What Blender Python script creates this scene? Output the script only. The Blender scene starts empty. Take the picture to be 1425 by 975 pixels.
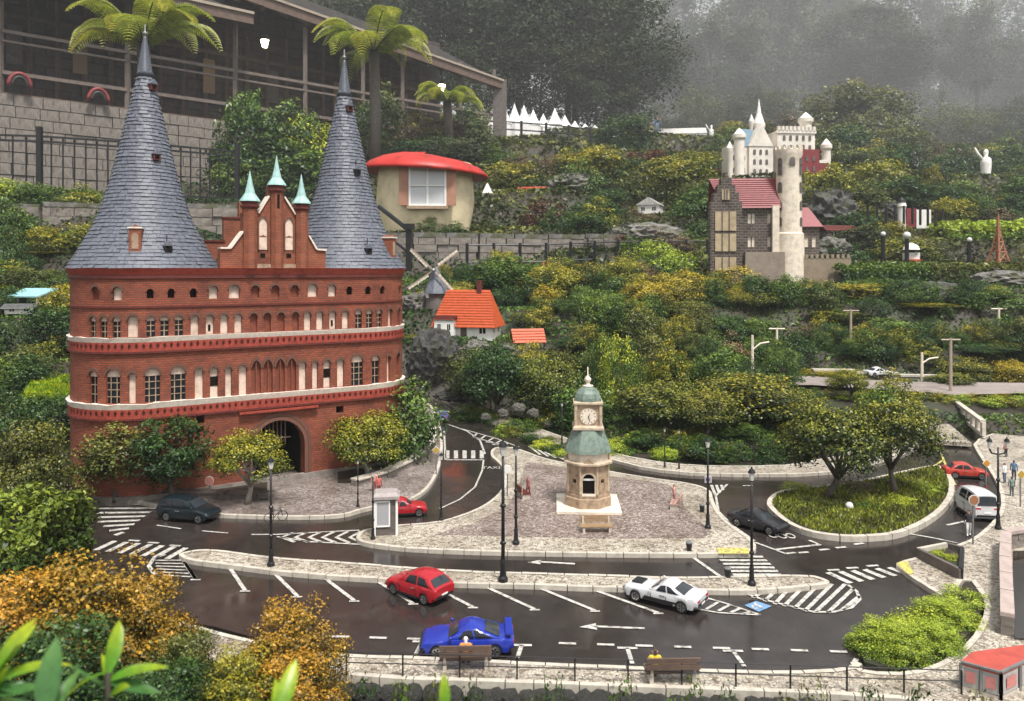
import bpy, math, random
import numpy as np
from mathutils import Vector, Matrix
from mathutils.geometry import tessellate_polygon

random.seed(7)
SC = bpy.context.scene
COL = SC.collection
PI = math.pi
R = math.radians

# ------------------------------------------------------------------ camera
F, CX, CY, H = 1100.0, 712.5, 375.0, 0.90          # focal length, centre column and horizon row of the 1425x975 photograph, eye height
cam_d = bpy.data.cameras.new('camera')
cam_d.sensor_width = 36.0
cam_d.lens = 36.0 * F / 1425.0
cam_d.clip_start, cam_d.clip_end = 0.02, 800.0
cam_d.dof.use_dof = True
cam_d.dof.focus_distance = 3.4
cam_d.dof.aperture_fstop = 9.0
cam = bpy.data.objects.new('camera', cam_d)
cam.location = (0, 0, H)
cam.rotation_euler = (PI / 2, 0, 0)
cam_d.shift_y = -(487.5 - CY) / 1425.0              # level camera with a dropped lens: uprights stay upright
COL.objects.link(cam)
SC.camera = cam

# ------------------------------------------------------------------ sky and sun (overcast, wet)
SUN_EL, SUN_AZ = R(64), R(150)      # azimuth measured clockwise from +Y
w = bpy.data.worlds.new('World'); SC.world = w; w.use_nodes = True
nt = w.node_tree; nt.nodes.clear()
sky = nt.nodes.new('ShaderNodeTexSky'); sky.sky_type = 'NISHITA'; sky.sun_disc = False
sky.sun_elevation = SUN_EL; sky.sun_rotation = SUN_AZ; sky.dust_density = 4.0; sky.air_density = 1.0; sky.altitude = 500
hsv = nt.nodes.new('ShaderNodeHueSaturation'); hsv.inputs['Saturation'].default_value = 0.12
bg = nt.nodes.new('ShaderNodeBackground'); bg.inputs['Strength'].default_value = 0.05
ow = nt.nodes.new('ShaderNodeOutputWorld')
nt.links.new(sky.outputs[0], hsv.inputs['Color']); nt.links.new(hsv.outputs[0], bg.inputs['Color'])
nt.links.new(bg.outputs[0], ow.inputs['Surface'])
sl = bpy.data.lights.new('sun', 'SUN'); sl.energy = 1.5; sl.angle = R(10); sl.color = (1.0, 0.96, 0.90)
so = bpy.data.objects.new('sun', sl); COL.objects.link(so)
sd = Vector((math.sin(SUN_AZ) * math.cos(SUN_EL), math.cos(SUN_AZ) * math.cos(SUN_EL), math.sin(SUN_EL)))
so.rotation_euler = sd.to_track_quat('Z', 'Y').to_euler(); so.location = (0, -5, 8)
SC.view_settings.view_transform = 'Standard'; SC.view_settings.look = 'None'
SC.view_settings.exposure = 2.2; SC.view_settings.gamma = 1.0
SC.view_settings.use_curve_mapping = False
SC.render.engine = 'CYCLES'
cy = SC.cycles
cy.use_denoising = True
cy.max_bounces = 7; cy.diffuse_bounces = 2; cy.glossy_bounces = 3; cy.transmission_bounces = 4
cy.transparent_max_bounces = 8; cy.volume_bounces = 0; cy.caustics_reflective = False; cy.caustics_refractive = False
cy.sample_clamp_indirect = 6.0

# ------------------------------------------------------------------ pixel to place
def ray(px, py): return Vector((px - CX, F, CY - py))
def at(px, py, Y):
    d = ray(px, py); return Vector((0, 0, H)) + d * (Y / d.y)
def gp(px, py, z=0.0):
    d = ray(px, py); return Vector((0, 0, H)) + d * ((z - H) / d.z)
def proj(p): return CX + F * p[0] / p[1], CY - F * (p[2] - H) / p[1]
def mpp(Y): return Y / F                             # metres for one photo pixel at that distance

# ------------------------------------------------------------------ materials
def newmat(name):
    m = bpy.data.materials.new(name); m.use_nodes = True
    t = m.node_tree; b = t.nodes['Principled BSDF']; return m, t, b
def N(t, typ, **kw):
    n = t.nodes.new(typ)
    for k, v in kw.items():
        if k in n.inputs: n.inputs[k].default_value = v
        else: setattr(n, k, v)
    return n
def c4(c): return (c[0], c[1], c[2], 1.0)
def ramp(t, fac, stops):
    r = t.nodes.new('ShaderNodeValToRGB'); e = r.color_ramp.elements
    while len(e) < len(stops): e.new(0.5)
    for i, (p, c) in enumerate(stops): e[i].position = p; e[i].color = c4(c)
    t.links.new(fac, r.inputs[0]); return r.outputs[0]
def mixc(t, fac, a, b, blend='MIX'):
    m = t.nodes.new('ShaderNodeMix'); m.data_type = 'RGBA'; m.blend_type = blend
    for inp, v in ((m.inputs[0], fac), (m.inputs[6], a), (m.inputs[7], b)):
        if hasattr(v, 'is_linked') or hasattr(v, 'links'): t.links.new(v, inp)
        elif isinstance(v, (int, float)): inp.default_value = v
        else: inp.default_value = c4(v)
    return m.outputs[2]
def shade(c, k): return tuple(min(1, x * k) for x in c[:3])
MATS = {}
def pmat(name, col, rough=0.6, metal=0.0, var=0.25, scale=30.0, bump=0.15, bscale=None, spec=0.4, coat=0.0, world=False):
    """plain surface with blotchy colour wear and a fine relief"""
    if name in MATS: return MATS[name]
    m, t, b = newmat(name)
    tc = N(t, 'ShaderNodeTexCoord'); v = tc.outputs['Object']
    if world: v = N(t, 'ShaderNodeNewGeometry').outputs['Position']
    n = N(t, 'ShaderNodeTexNoise', Scale=scale, Detail=6.0, Roughness=0.65); t.links.new(v, n.inputs['Vector'])
    cc = ramp(t, n.outputs['Fac'], [(0.28, shade(col, 1 - var)), (0.5, col), (0.75, shade(col, 1 + var * 0.7))])
    t.links.new(cc, b.inputs['Base Color'])
    b.inputs['Roughness'].default_value = rough; b.inputs['Metallic'].default_value = metal
    b.inputs['Specular IOR Level'].default_value = spec
    if coat: b.inputs['Coat Weight'].default_value = coat; b.inputs['Coat Roughness'].default_value = 0.05
    if bump:
        n2 = N(t, 'ShaderNodeTexNoise', Scale=bscale or scale * 4, Detail=5.0); t.links.new(v, n2.inputs['Vector'])
        bp = N(t, 'ShaderNodeBump', Strength=bump, Distance=0.02 / (bscale or scale * 4) * 10); t.links.new(n2.outputs['Fac'], bp.inputs['Height'])
        t.links.new(bp.outputs[0], b.inputs['Normal'])
    MATS[name] = m; return m
def flat(name, col, rough=0.5, metal=0.0, spec=0.5, emit=0.0, coat=0.0):
    if name in MATS: return MATS[name]
    m, t, b = newmat(name)
    b.inputs['Base Color'].default_value = c4(col); b.inputs['Roughness'].default_value = rough
    b.inputs['Metallic'].default_value = metal; b.inputs['Specular IOR Level'].default_value = spec
    if coat: b.inputs['Coat Weight'].default_value = coat; b.inputs['Coat Roughness'].default_value = 0.04
    if emit:
        b.inputs['Emission Color'].default_value = c4(col); b.inputs['Emission Strength'].default_value = emit
    MATS[name] = m; return m

def pebble_mat(name, cols, scale, rough=0.5, joint=0.25):
    m, t, b = newmat(name)
    g = N(t, 'ShaderNodeNewGeometry'); v = g.outputs['Position']
    vo = N(t, 'ShaderNodeTexVoronoi', Scale=scale); t.links.new(v, vo.inputs['Vector'])
    ve = N(t, 'ShaderNodeTexVoronoi', Scale=scale, feature='DISTANCE_TO_EDGE'); t.links.new(v, ve.inputs['Vector'])
    sp = N(t, 'ShaderNodeSeparateColor'); t.links.new(vo.outputs['Color'], sp.inputs[0])
    k = len(cols) - 1
    base = ramp(t, sp.outputs[0], [(0.05 + 0.9 * i / k, c) for i, c in enumerate(cols)])
    big = N(t, 'ShaderNodeTexNoise', Scale=5.0, Detail=5.0, Roughness=0.7); t.links.new(v, big.inputs['Vector'])
    dirt = ramp(t, big.outputs['Fac'], [(0.3, (0.62, 0.58, 0.54)), (0.6, (1, 1, 1))])
    base = mixc(t, 1.0, base, dirt, 'MULTIPLY')
    jf = ramp(t, ve.outputs['Distance'], [(0.0, (joint,) * 3), (0.12, (1, 1, 1))])
    base = mixc(t, 1.0, base, jf, 'MULTIPLY')
    t.links.new(base, b.inputs['Base Color'])
    rr = ramp(t, big.outputs['Fac'], [(0.35, (rough * 0.55,) * 3), (0.6, (rough * 1.2,) * 3)])
    t.links.new(rr, b.inputs['Roughness'])
    bp = N(t, 'ShaderNodeBump', Strength=0.5, Distance=0.002); t.links.new(ve.outputs['Distance'], bp.inputs['Height'])
    t.links.new(bp.outputs[0], b.inputs['Normal'])
    MATS[name] = m; return m

def asphalt_mat():
    m, t, b = newmat('wet_asphalt')
    v = N(t, 'ShaderNodeNewGeometry').outputs['Position']
    n1 = N(t, 'ShaderNodeTexNoise', Scale=2.2, Detail=6.0, Roughness=0.6, Distortion=0.4); t.links.new(v, n1.inputs['Vector'])
    n2 = N(t, 'ShaderNodeTexNoise', Scale=420.0, Detail=3.0); t.links.new(v, n2.inputs['Vector'])
    n3 = N(t, 'ShaderNodeTexNoise', Scale=14.0, Detail=6.0, Roughness=0.7); t.links.new(v, n3.inputs['Vector'])
    c1 = ramp(t, n3.outputs['Fac'], [(0.3, (0.022, 0.018, 0.0165)), (0.55, (0.034, 0.028, 0.026)), (0.75, (0.052, 0.045, 0.042))])
    c2 = ramp(t, n2.outputs['Fac'], [(0.35, (0.6, 0.6, 0.6)), (0.7, (1.5, 1.45, 1.4))])
    t.links.new(mixc(t, 1.0, c1, c2, 'MULTIPLY'), b.inputs['Base Color'])
    rr = ramp(t, n1.outputs['Fac'], [(0.38, (0.06,) * 3), (0.52, (0.16,) * 3), (0.68, (0.34,) * 3)])
    t.links.new(rr, b.inputs['Roughness'])
    b.inputs['Specular IOR Level'].default_value = 0.5
    bs = ramp(t, n1.outputs['Fac'], [(0.40, (0.02,) * 3), (0.60, (0.22,) * 3)])
    bp = N(t, 'ShaderNodeBump', Distance=0.0012); t.links.new(bs, bp.inputs['Strength'])
    t.links.new(n2.outputs['Fac'], bp.inputs['Height']); t.links.new(bp.outputs[0], b.inputs['Normal'])
    MATS['asphalt'] = m; return m

def paint_mat(name, col, wear=0.49):
    m, t, b = newmat(name)
    v = N(t, 'ShaderNodeNewGeometry').outputs['Position']
    n = N(t, 'ShaderNodeTexNoise', Scale=60.0, Detail=8.0, Roughness=0.75); t.links.new(v, n.inputs['Vector'])
    c = ramp(t, n.outputs['Fac'], [(wear - 0.12, (0.12, 0.10, 0.09)), (wear, shade(col, 0.75)), (wear + 0.15, col)])
    t.links.new(c, b.inputs['Base Color']); b.inputs['Roughness'].default_value = 0.35
    MATS[name] = m; return m

def brick_mat(name, c1, c2, mortar, bw=0.022, bh=0.009, attr='suv', msize=0.10, bump=0.5, rough=0.75, off=0.5):
    """coursed bricks or blocks, laid along the wall with the suv attribute (metres along, metres up)"""
    m, t, b = newmat(name)
    a = N(t, 'ShaderNodeAttribute', attribute_name=attr)
    br = N(t, 'ShaderNodeTexBrick'); t.links.new(a.outputs['Vector'], br.inputs['Vector'])
    br.offset = off
    br.inputs['Scale'].default_value = 1.0; br.inputs['Brick Width'].default_value = bw; br.inputs['Row Height'].default_value = bh
    br.inputs['Mortar Size'].default_value = bh * msize; br.inputs['Mortar Smooth'].default_value = 0.3
    br.inputs['Color1'].default_value = c4(c1); br.inputs['Color2'].default_value = c4(c2); br.inputs['Mortar'].default_value = c4(mortar)
    n = N(t, 'ShaderNodeTexNoise', Scale=9.0, Detail=7.0, Roughness=0.7); t.links.new(a.outputs['Vector'], n.inputs['Vector'])
    w2 = ramp(t, n.outputs['Fac'], [(0.28, (0.36, 0.34, 0.36)), (0.45, (0.85, 0.82, 0.8)), (0.6, (1.05, 1.05, 1.05)), (0.78, (1.35, 1.25, 1.15))])
    t.links.new(mixc(t, 1.0, br.outputs['Color'], w2, 'MULTIPLY'), b.inputs['Base Color'])
    b.inputs['Roughness'].default_value = rough
    bp = N(t, 'ShaderNodeBump', Strength=bump, Distance=bh * 0.2, invert=True); t.links.new(br.outputs['Fac'], bp.inputs['Height'])
    t.links.new(bp.outputs[0], b.inputs['Normal'])
    MATS[name] = m; return m

def leaf_mat(name, dark, main, tip, tip0=0.62, tip1=0.9, rough=0.42, trans=0.14):
    """leaves: lv.x = hue of the clump, lv.y = how young the growth is, lv.z = single leaf"""
    m, t, b = newmat('leaf_' + name)
    a = N(t, 'ShaderNodeAttribute', attribute_name='lv')
    s = N(t, 'ShaderNodeSeparateXYZ'); t.links.new(a.outputs['Vector'], s.inputs[0])
    oi = N(t, 'ShaderNodeObjectInfo')
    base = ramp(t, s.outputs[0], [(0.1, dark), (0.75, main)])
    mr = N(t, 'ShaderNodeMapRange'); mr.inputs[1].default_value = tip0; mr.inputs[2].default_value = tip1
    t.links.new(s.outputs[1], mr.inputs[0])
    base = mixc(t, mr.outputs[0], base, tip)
    lf = ramp(t, s.outputs[2], [(0.0, (0.62, 0.66, 0.6)), (0.6, (1, 1, 1)), (1.0, (1.4, 1.35, 1.2))])
    base = mixc(t, 1.0, base, lf, 'MULTIPLY')
    ob = ramp(t, oi.outputs['Random'], [(0.0, (0.78, 0.86, 0.8)), (0.5, (1, 1, 1)), (1.0, (1.2, 1.08, 0.9))])
    base = mixc(t, 1.0, base, ob, 'MULTIPLY')
    nz = N(t, 'ShaderNodeTexNoise', Scale=7.0, Detail=5.0, Roughness=0.65); t.links.new(N(t, 'ShaderNodeTexCoord').outputs['Object'], nz.inputs['Vector'])
    base = mixc(t, 1.0, base, ramp(t, nz.outputs['Fac'], [(0.3, (0.66, 0.64, 0.6)), (0.52, (1, 1, 1)), (0.75, (1.12, 1.1, 1.0))]), 'MULTIPLY')
    t.links.new(base, b.inputs['Base Color'])
    b.inputs['Roughness'].default_value = rough; b.inputs['Specular IOR Level'].default_value = 0.35
    tr = N(t, 'ShaderNodeBsdfTranslucent'); t.links.new(mixc(t, 1.0, base, (1.3, 1.35, 0.8), 'MULTIPLY'), tr.inputs['Color'])
    mx = N(t, 'ShaderNodeMixShader'); mx.inputs[0].default_value = trans
    out = t.nodes['Material Output']
    t.links.new(b.outputs[0], mx.inputs[1]); t.links.new(tr.outputs[0], mx.inputs[2]); t.links.new(mx.outputs[0], out.inputs['Surface'])
    MATS['leaf_' + name] = m; return m

def rock_mat(name, c1, c2, scale=8.0, moss=None, bump=0.9, dist=0.03):
    m, t, b = newmat(name)
    v = N(t, 'ShaderNodeTexCoord').outputs['Object']
    n = N(t, 'ShaderNodeTexNoise', Scale=scale, Detail=9.0, Roughness=0.7, Distortion=0.5); t.links.new(v, n.inputs['Vector'])
    c = ramp(t, n.outputs['Fac'], [(0.3, c1), (0.7, c2)])
    if moss:
        n2 = N(t, 'ShaderNodeTexNoise', Scale=scale * 0.6, Detail=6.0); t.links.new(v, n2.inputs['Vector'])
        mr = N(t, 'ShaderNodeMapRange'); mr.inputs[1].default_value = 0.5; mr.inputs[2].default_value = 0.62
        t.links.new(n2.outputs['Fac'], mr.inputs[0]); c = mixc(t, mr.outputs[0], c, moss)
    t.links.new(c, b.inputs['Base Color']); b.inputs['Roughness'].default_value = 0.65
    bp = N(t, 'ShaderNodeBump', Strength=bump, Distance=dist); t.links.new(n.outputs['Fac'], bp.inputs['Height'])
    t.links.new(bp.outputs[0], b.inputs['Normal'])
    MATS[name] = m; return m

# ------------------------------------------------------------------ objects
def tag(o, label=None, cat=None, group=None, kind=None):
    if label: o['label'] = label
    if cat: o['category'] = cat
    if group: o['group'] = group
    if kind: o['kind'] = kind
    return o
def thing(name, label, cat, loc=(0, 0, 0), rz=0.0, group=None, scale=1.0):
    o = bpy.data.objects.new(name, None); COL.objects.link(o); o.empty_display_size = 0.05
    o.location = loc; o.rotation_euler = (0, 0, rz); o.scale = (scale,) * 3
    return tag(o, label, cat, group)
def copy_tree(o, parent=None):
    c = o.copy(); COL.objects.link(c); c.parent = parent
    for ch in list(o.children): copy_tree(ch, c)
    return c
def meshobj(name, me, mat, parent=None, loc=None, smooth=False):
    o = bpy.data.objects.new(name, me); COL.objects.link(o)
    if mat is not None:
        for mm in (mat if isinstance(mat, (list, tuple)) else [mat]): me.materials.append(mm)
    if parent is not None: o.parent = parent
    if loc is not None: o.location = loc
    return o
def relink(o, mat):
    o.material_slots[0].link = 'OBJECT'; o.material_slots[0].material = mat

class MB:
    """collects shapes; build() links them as one mesh object"""
    def __init__(s): s.v = []; s.f = []; s.mi = []; s.uv = {}; s.cur = 0
    def add(s, vs, fs, uv=None):
        b = len(s.v); s.v += [tuple(x) for x in vs]
        for f in fs: s.f.append([b + i for i in f]); s.mi.append(s.cur)
        if uv:
            for i, u in enumerate(uv): s.uv[b + i] = (u[0], u[1], 0.0)
        return s
    def quad(s, a, b, c, d): return s.add([a, b, c, d], [(0, 1, 2, 3)])
    def box(s, c, size, rz=0.0, top=1.0, rx=0.0):
        x, y, z = (k / 2 for k in size); vs = []
        M = Matrix.Rotation(rz, 3, 'Z') @ Matrix.Rotation(rx, 3, 'X')
        for k, t in ((-z, 1.0), (z, top)):
            for i, j in ((-x, -y), (x, -y), (x, y), (-x, y)):
                vs.append(M @ Vector((i * t, j * t, k)) + Vector(c))
        return s.add(vs, [(3, 2, 1, 0), (4, 5, 6, 7), (0, 1, 5, 4), (1, 2, 6, 5), (2, 3, 7, 6), (3, 0, 4, 7)])
    def beam(s, a, b, wd, ht):
        a, b = Vector(a), Vector(b); d = (b - a).normalized()
        side = d.cross(Vector((0, 0, 1)));
        if side.length < 1e-4: side = Vector((1, 0, 0))
        side.normalize(); up = side.cross(d); vs = []
        for p in (a, b):
            for i, j in ((-1, -1), (1, -1), (1, 1), (-1, 1)): vs.append(p + side * (i * wd / 2) + up * (j * ht / 2))
        return s.add(vs, [(0, 1, 2, 3), (7, 6, 5, 4), (0, 4, 5, 1), (1, 5, 6, 2), (2, 6, 7, 3), (3, 7, 4, 0)])
    def lathe(s, prof, seg=16, c=(0, 0, 0), a0=0.0, caps=True, sq=None):
        vs, fs = [], []; n = len(prof)
        for r, z in prof:
            for k in range(seg):
                a = a0 + 2 * PI * k / seg; x, y = math.cos(a), math.sin(a)
                vs.append((c[0] + r * x, c[1] + r * y, c[2] + z))
        for i in range(n - 1):
            for k in range(seg):
                k2 = (k + 1) % seg; fs.append((i * seg + k, i * seg + k2, (i + 1) * seg + k2, (i + 1) * seg + k))
        if caps: fs.append(tuple(reversed(range(seg)))); fs.append(tuple(range((n - 1) * seg, n * seg)))
        uv = None
        if sq: uv = [(sq * 2 * PI * (i % seg) / seg, vs[i][2]) for i in range(len(vs))]
        return s.add(vs, fs, uv)
    def tube(s, pts, rad, seg=6, caps=True):
        pts = [Vector(p) for p in pts]; n = len(pts)
        rs = rad if isinstance(rad, (list, tuple)) else [rad] * n
        vs, fs = [], []; ref = None
        for i, p in enumerate(pts):
            d = (pts[min(i + 1, n - 1)] - pts[max(i - 1, 0)]).normalized()
            if ref is None:
                ref = d.cross(Vector((0, 0, 1)))
                if ref.length < 0.1: ref = d.cross(Vector((1, 0, 0)))
            ref = (ref - d * ref.dot(d)).normalized(); q = d.cross(ref)
            for k in range(seg):
                a = 2 * PI * k / seg; vs.append(p + (ref * math.cos(a) + q * math.sin(a)) * rs[i])
        for i in range(n - 1):
            for k in range(seg):
                k2 = (k + 1) % seg; fs.append((i * seg + k, i * seg + k2, (i + 1) * seg + k2, (i + 1) * seg + k))
        if caps: fs.append(tuple(reversed(range(seg)))); fs.append(tuple(range((n - 1) * seg, n * seg)))
        return s.add(vs, fs)
    def prism(s, poly, d0, d1, fr=lambda x, y, d: (x, y, d), side=True, bottom=True):
        """poly (x,y) extruded along d from d0 to d1 through the frame fr"""
        n = len(poly); tri = tessellate_polygon([[Vector((p[0], p[1], 0)) for p in poly]])
        vs = [fr(p[0], p[1], d0) for p in poly] + [fr(p[0], p[1], d1) for p in poly]; fs = []
        ar = sum(poly[i][0] * poly[(i + 1) % n][1] - poly[(i + 1) % n][0] * poly[i][1] for i in range(n))
        for t in tri:
            a, b, c = t
            cr = (poly[b][0] - poly[a][0]) * (poly[c][1] - poly[a][1]) - (poly[b][1] - poly[a][1]) * (poly[c][0] - poly[a][0])
            if cr < 0: a, b, c = a, c, b
            fs.append((n + a, n + b, n + c))
            if bottom: fs.append((a, c, b))
        if side:
            for i in range(n):
                j = (i + 1) % n
                fs.append((i, j, n + j, n + i) if ar > 0 else (j, i, n + i, n + j))
        return s.add(vs, fs, [(p[0], p[1]) for p in poly] * 2)
    def ball(s, c, r, seg=10, rings=6, sz=1.0, sy=1.0):
        vs, fs = [], []
        for i in range(rings + 1):
            a = -PI / 2 + PI * i / rings
            for k in range(seg):
                b = 2 * PI * k / seg
                vs.append((c[0] + r * math.cos(a) * math.cos(b), c[1] + r * sy * math.cos(a) * math.sin(b), c[2] + r * sz * math.sin(a)))
        for i in range(rings):
            for k in range(seg):
                k2 = (k + 1) % seg; fs.append((i * seg + k, i * seg + k2, (i + 1) * seg + k2, (i + 1) * seg + k))
        return s.add(vs, fs)
    def mesh(s, name, smooth=False, ang=None):
        me = bpy.data.meshes.new(name); me.from_pydata([tuple(x) for x in s.v], [], s.f)
        if s.uv:
            at_ = me.attributes.new('suv', 'FLOAT_VECTOR', 'POINT')
            for i, u in s.uv.items(): at_.data[i].vector = u
        if any(s.mi): me.polygons.foreach_set('material_index', s.mi)
        if smooth or ang:
            me.polygons.foreach_set('use_smooth', [True] * len(me.polygons))
            if ang: me.set_sharp_from_angle(angle=R(ang))
        me.update(); return me
    def build(s, name, mat, parent=None, loc=None, smooth=False, ang=None):
        return meshobj(name, s.mesh(name, smooth, ang), mat, parent, loc)

def frame_front(o, rz):
    """frame for flat walls: s along, z up, d out of the wall towards the viewer side"""
    c, s_ = math.cos(rz), math.sin(rz)
    return lambda s, z, d: (o[0] + c * s + s_ * d, o[1] + s_ * s - c * d, o[2] + z)

def arch_pts(s, wd, z0, zs, kind, n=8):
    """outline of an opening from the lower left corner clockwise over the top: (s, z)"""
    h = wd / 2; pts = [(s - h, z0), (s - h, zs)]
    if kind == 'round':
        for k in range(1, n): a = PI - PI * k / n; pts.append((s + h * math.cos(a), zs + h * math.sin(a)))
    elif kind == 'point':
        rr = wd * 1.0
        for k in range(1, n // 2 + 1):
            a = PI - (PI / 3) * k / (n // 2); pts.append((s + h + rr * math.cos(a), zs + rr * math.sin(a)))
        for k in range(1, n // 2):
            a = PI / 3 - (PI / 3) * k / (n // 2); pts.append((s - h + rr * math.cos(a), zs + rr * math.sin(a)))
    pts += [(s + h, zs), (s + h, z0)]; return pts

def wall_open(mb, fr, s0, s1, z0, z1, ops, depth=0.012, ds=1e9):
    """a strip of wall with real openings; ops = (s, width, z0, zspring, kind)"""
    ops = sorted(ops); cur = s0
    def solid(a, b):
        n = max(1, int(math.ceil((b - a) / ds)))
        for k in range(n):
            u, w_ = a + (b - a) * k / n, a + (b - a) * (k + 1) / n
            mb.add([fr(u, z0, 0), fr(w_, z0, 0), fr(w_, z1, 0), fr(u, z1, 0)], [(0, 1, 2, 3)], [(u, z0), (w_, z0), (w_, z1), (u, z1)])
    for (s, wd, a, zs, kind) in ops:
        l, r_ = s - wd / 2, s + wd / 2
        if l < cur: continue
        solid(cur, l); cur = r_
        P = arch_pts(s, wd, a, zs, kind)
        if a > z0: mb.add([fr(l, z0, 0), fr(r_, z0, 0), fr(r_, a, 0), fr(l, a, 0)], [(0, 1, 2, 3)], [(l, z0), (r_, z0), (r_, a), (l, a)])
        top = P[1:-1]
        for i in range(len(top) - 1):
            (u, zu), (v, zv) = top[i], top[i + 1]
            mb.add([fr(u, zu, 0), fr(v, zv, 0), fr(v, z1, 0), fr(u, z1, 0)], [(0, 1, 2, 3)], [(u, zu), (v, zv), (v, z1), (u, z1)])
        for i in range(len(P)):
            (u, zu), (v, zv) = P[i], P[(i + 1) % len(P)]
            mb.add([fr(u, zu, 0), fr(v, zv, 0), fr(v, zv, -depth), fr(u, zu, -depth)], [(3, 2, 1, 0)], [(u, zu), (v, zv), (v, zv), (u, zu)])
    solid(cur, s1)
def panel(mb, fr, P, d):
    """flat infill of an outline at depth d"""
    mb.add([fr(u, z, d) for u, z in P], [tuple(reversed(range(len(P))))], P)
def ringband(mb, fr, P, Pout, d0, d1):
    n = len(P)
    for i in range(n - 1):
        a, b, c, d = P[i], P[i + 1], Pout[i + 1], Pout[i]
        mb.add([fr(*a, d1), fr(*b, d1), fr(*c, d1), fr(*d, d1)], [(3, 2, 1, 0)])
        mb.add([fr(*c, d0), fr(*d, d0), fr(*d, d1), fr(*c, d1)], [(0, 1, 2, 3)])
        mb.add([fr(*a, d0), fr(*b, d0), fr(*b, d1), fr(*a, d1)], [(0, 1, 2, 3)])

# ------------------------------------------------------------------ leaves
def leaf_mesh(name, P, Nn, size, tint, tip, rng, aspect=0.5, jitter=0.7, droop=0.0, zc=1.0):
    """one small folded leaf for every point"""
    n = len(P)
    Nn = Nn + rng.normal(0, jitter, (n, 3)); Nn /= np.linalg.norm(Nn, axis=1)[:, None] + 1e-9
    D = rng.normal(0, 1, (n, 3)); D[:, 2] += 0.35 - droop; D -= (D * Nn).sum(1)[:, None] * Nn
    D /= np.linalg.norm(D, axis=1)[:, None] + 1e-9
    S = np.cross(Nn, D); L = size * rng.uniform(0.65, 1.35, n)
    L = L[:, None]; W = L * aspect * 0.5
    v = np.empty((n, 4, 3))
    v[:, 0] = P - D * L * 0.5; v[:, 2] = P + D * L * 0.5 - Nn * L * 0.12
    v[:, 1] = P + S * W + Nn * W * 0.35; v[:, 3] = P - S * W + Nn * W * 0.35
    if zc != 1.0: v[:, :, 2] = P[:, None, 2] + (v[:, :, 2] - P[:, None, 2]) / zc      # keeps leaves in proportion when the crown is stretched
    me = bpy.data.meshes.new(name)
    me.vertices.add(n * 4); me.loops.add(n * 4); me.polygons.add(n)
    me.vertices.foreach_set('co', v.reshape(-1).astype(np.float32))
    me.loops.foreach_set('vertex_index', np.arange(n * 4, dtype=np.int32))
    me.polygons.foreach_set('loop_start', np.arange(0, n * 4, 4, dtype=np.int32))
    me.polygons.foreach_set('loop_total', np.full(n, 4, dtype=np.int32))
    a = me.attributes.new('lv', 'FLOAT_VECTOR', 'FACE')
    lv = np.stack([tint, tip, rng.uniform(0, 1, n)], 1).astype(np.float32)
    a.data.foreach_set('vector', lv.reshape(-1)); me.update(calc_edges=True); return me

def unit(v): return v / (np.linalg.norm(v, axis=1)[:, None] + 1e-9)
def crown_mesh(name, seed, n=4000, clumps=40, rc=0.22, leaf=0.07, shape='round', fill=0.35, aspect=0.5, droop=0.0, zc=1.0):
    """foliage in a box of about 1 x 1 x 1 standing on z = 0; clumps sit in the crown's volume with gaps between"""
    rng = np.random.default_rng(seed)
    c = unit(rng.normal(0, 1, (clumps, 3))) * (rng.uniform(fill, 1.0, clumps) ** 0.6)[:, None]
    if shape == 'umbrella':
        c[:, 2] = np.abs(c[:, 2]) * 1.3 - 0.5
    elif shape == 'cone':
        h = rng.uniform(0, 1, clumps) ** 1.3; a = rng.uniform(0, 2 * PI, clumps); rr = (1 - h) * np.sqrt(rng.uniform(0.15, 1, clumps))
        c = np.stack([np.cos(a) * rr, np.sin(a) * rr, h * 2 - 1], 1)
    elif shape == 'column':
        h = rng.uniform(0, 1, clumps); a = rng.uniform(0, 2 * PI, clumps)
        rr = np.sqrt(rng.uniform(0.2, 1, clumps)) * np.clip(1.1 * np.sin(PI * (0.12 + 0.8 * h)) ** 0.6, 0, 1)
        c = np.stack([np.cos(a) * rr, np.sin(a) * rr, h * 2 - 1], 1)
    elif shape == 'box':
        c = rng.uniform(-1, 1, (clumps, 3)); ax = rng.integers(0, 3, clumps)
        sg = np.where(rng.uniform(0, 1, clumps) < 0.5, -1, 1) * rng.uniform(0.75, 1, clumps)
        c[np.arange(clumps), ax] = sg
    elif shape == 'dome':
        c[:, 2] = np.abs(c[:, 2]) * 1.9 - 1
    ctint = rng.uniform(0, 1, clumps); crad = rc * rng.uniform(0.6, 1.35, clumps)
    k = rng.integers(0, clumps, n)
    d = unit(rng.normal(0, 1, (n, 3))); d[:, 2] = np.where(rng.uniform(0, 1, n) < 0.55, np.abs(d[:, 2]), d[:, 2])
    r = crad[k] * rng.uniform(0.45, 1.05, n)
    flat_ = np.array([1, 1, 0.75 if shape == 'umbrella' else 1.0])
    P = c[k] * (1 - rc * 0.9) + d * r[:, None] * flat_
    out = unit(P * np.array([1, 1, 1]) + 1e-6)
    Nn = unit(d * 0.8 + out * 0.5 + np.array([0, 0, 0.35]))
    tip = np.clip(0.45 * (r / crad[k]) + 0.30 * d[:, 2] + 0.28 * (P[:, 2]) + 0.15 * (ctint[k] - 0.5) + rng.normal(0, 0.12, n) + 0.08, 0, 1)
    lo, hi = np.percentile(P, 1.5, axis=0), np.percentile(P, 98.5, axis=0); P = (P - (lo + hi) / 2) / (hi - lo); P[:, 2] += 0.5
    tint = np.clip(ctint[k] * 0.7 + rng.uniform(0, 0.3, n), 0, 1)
    return leaf_mesh(name, P, Nn, leaf, tint, tip, rng, aspect, 0.45, droop, zc)

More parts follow.
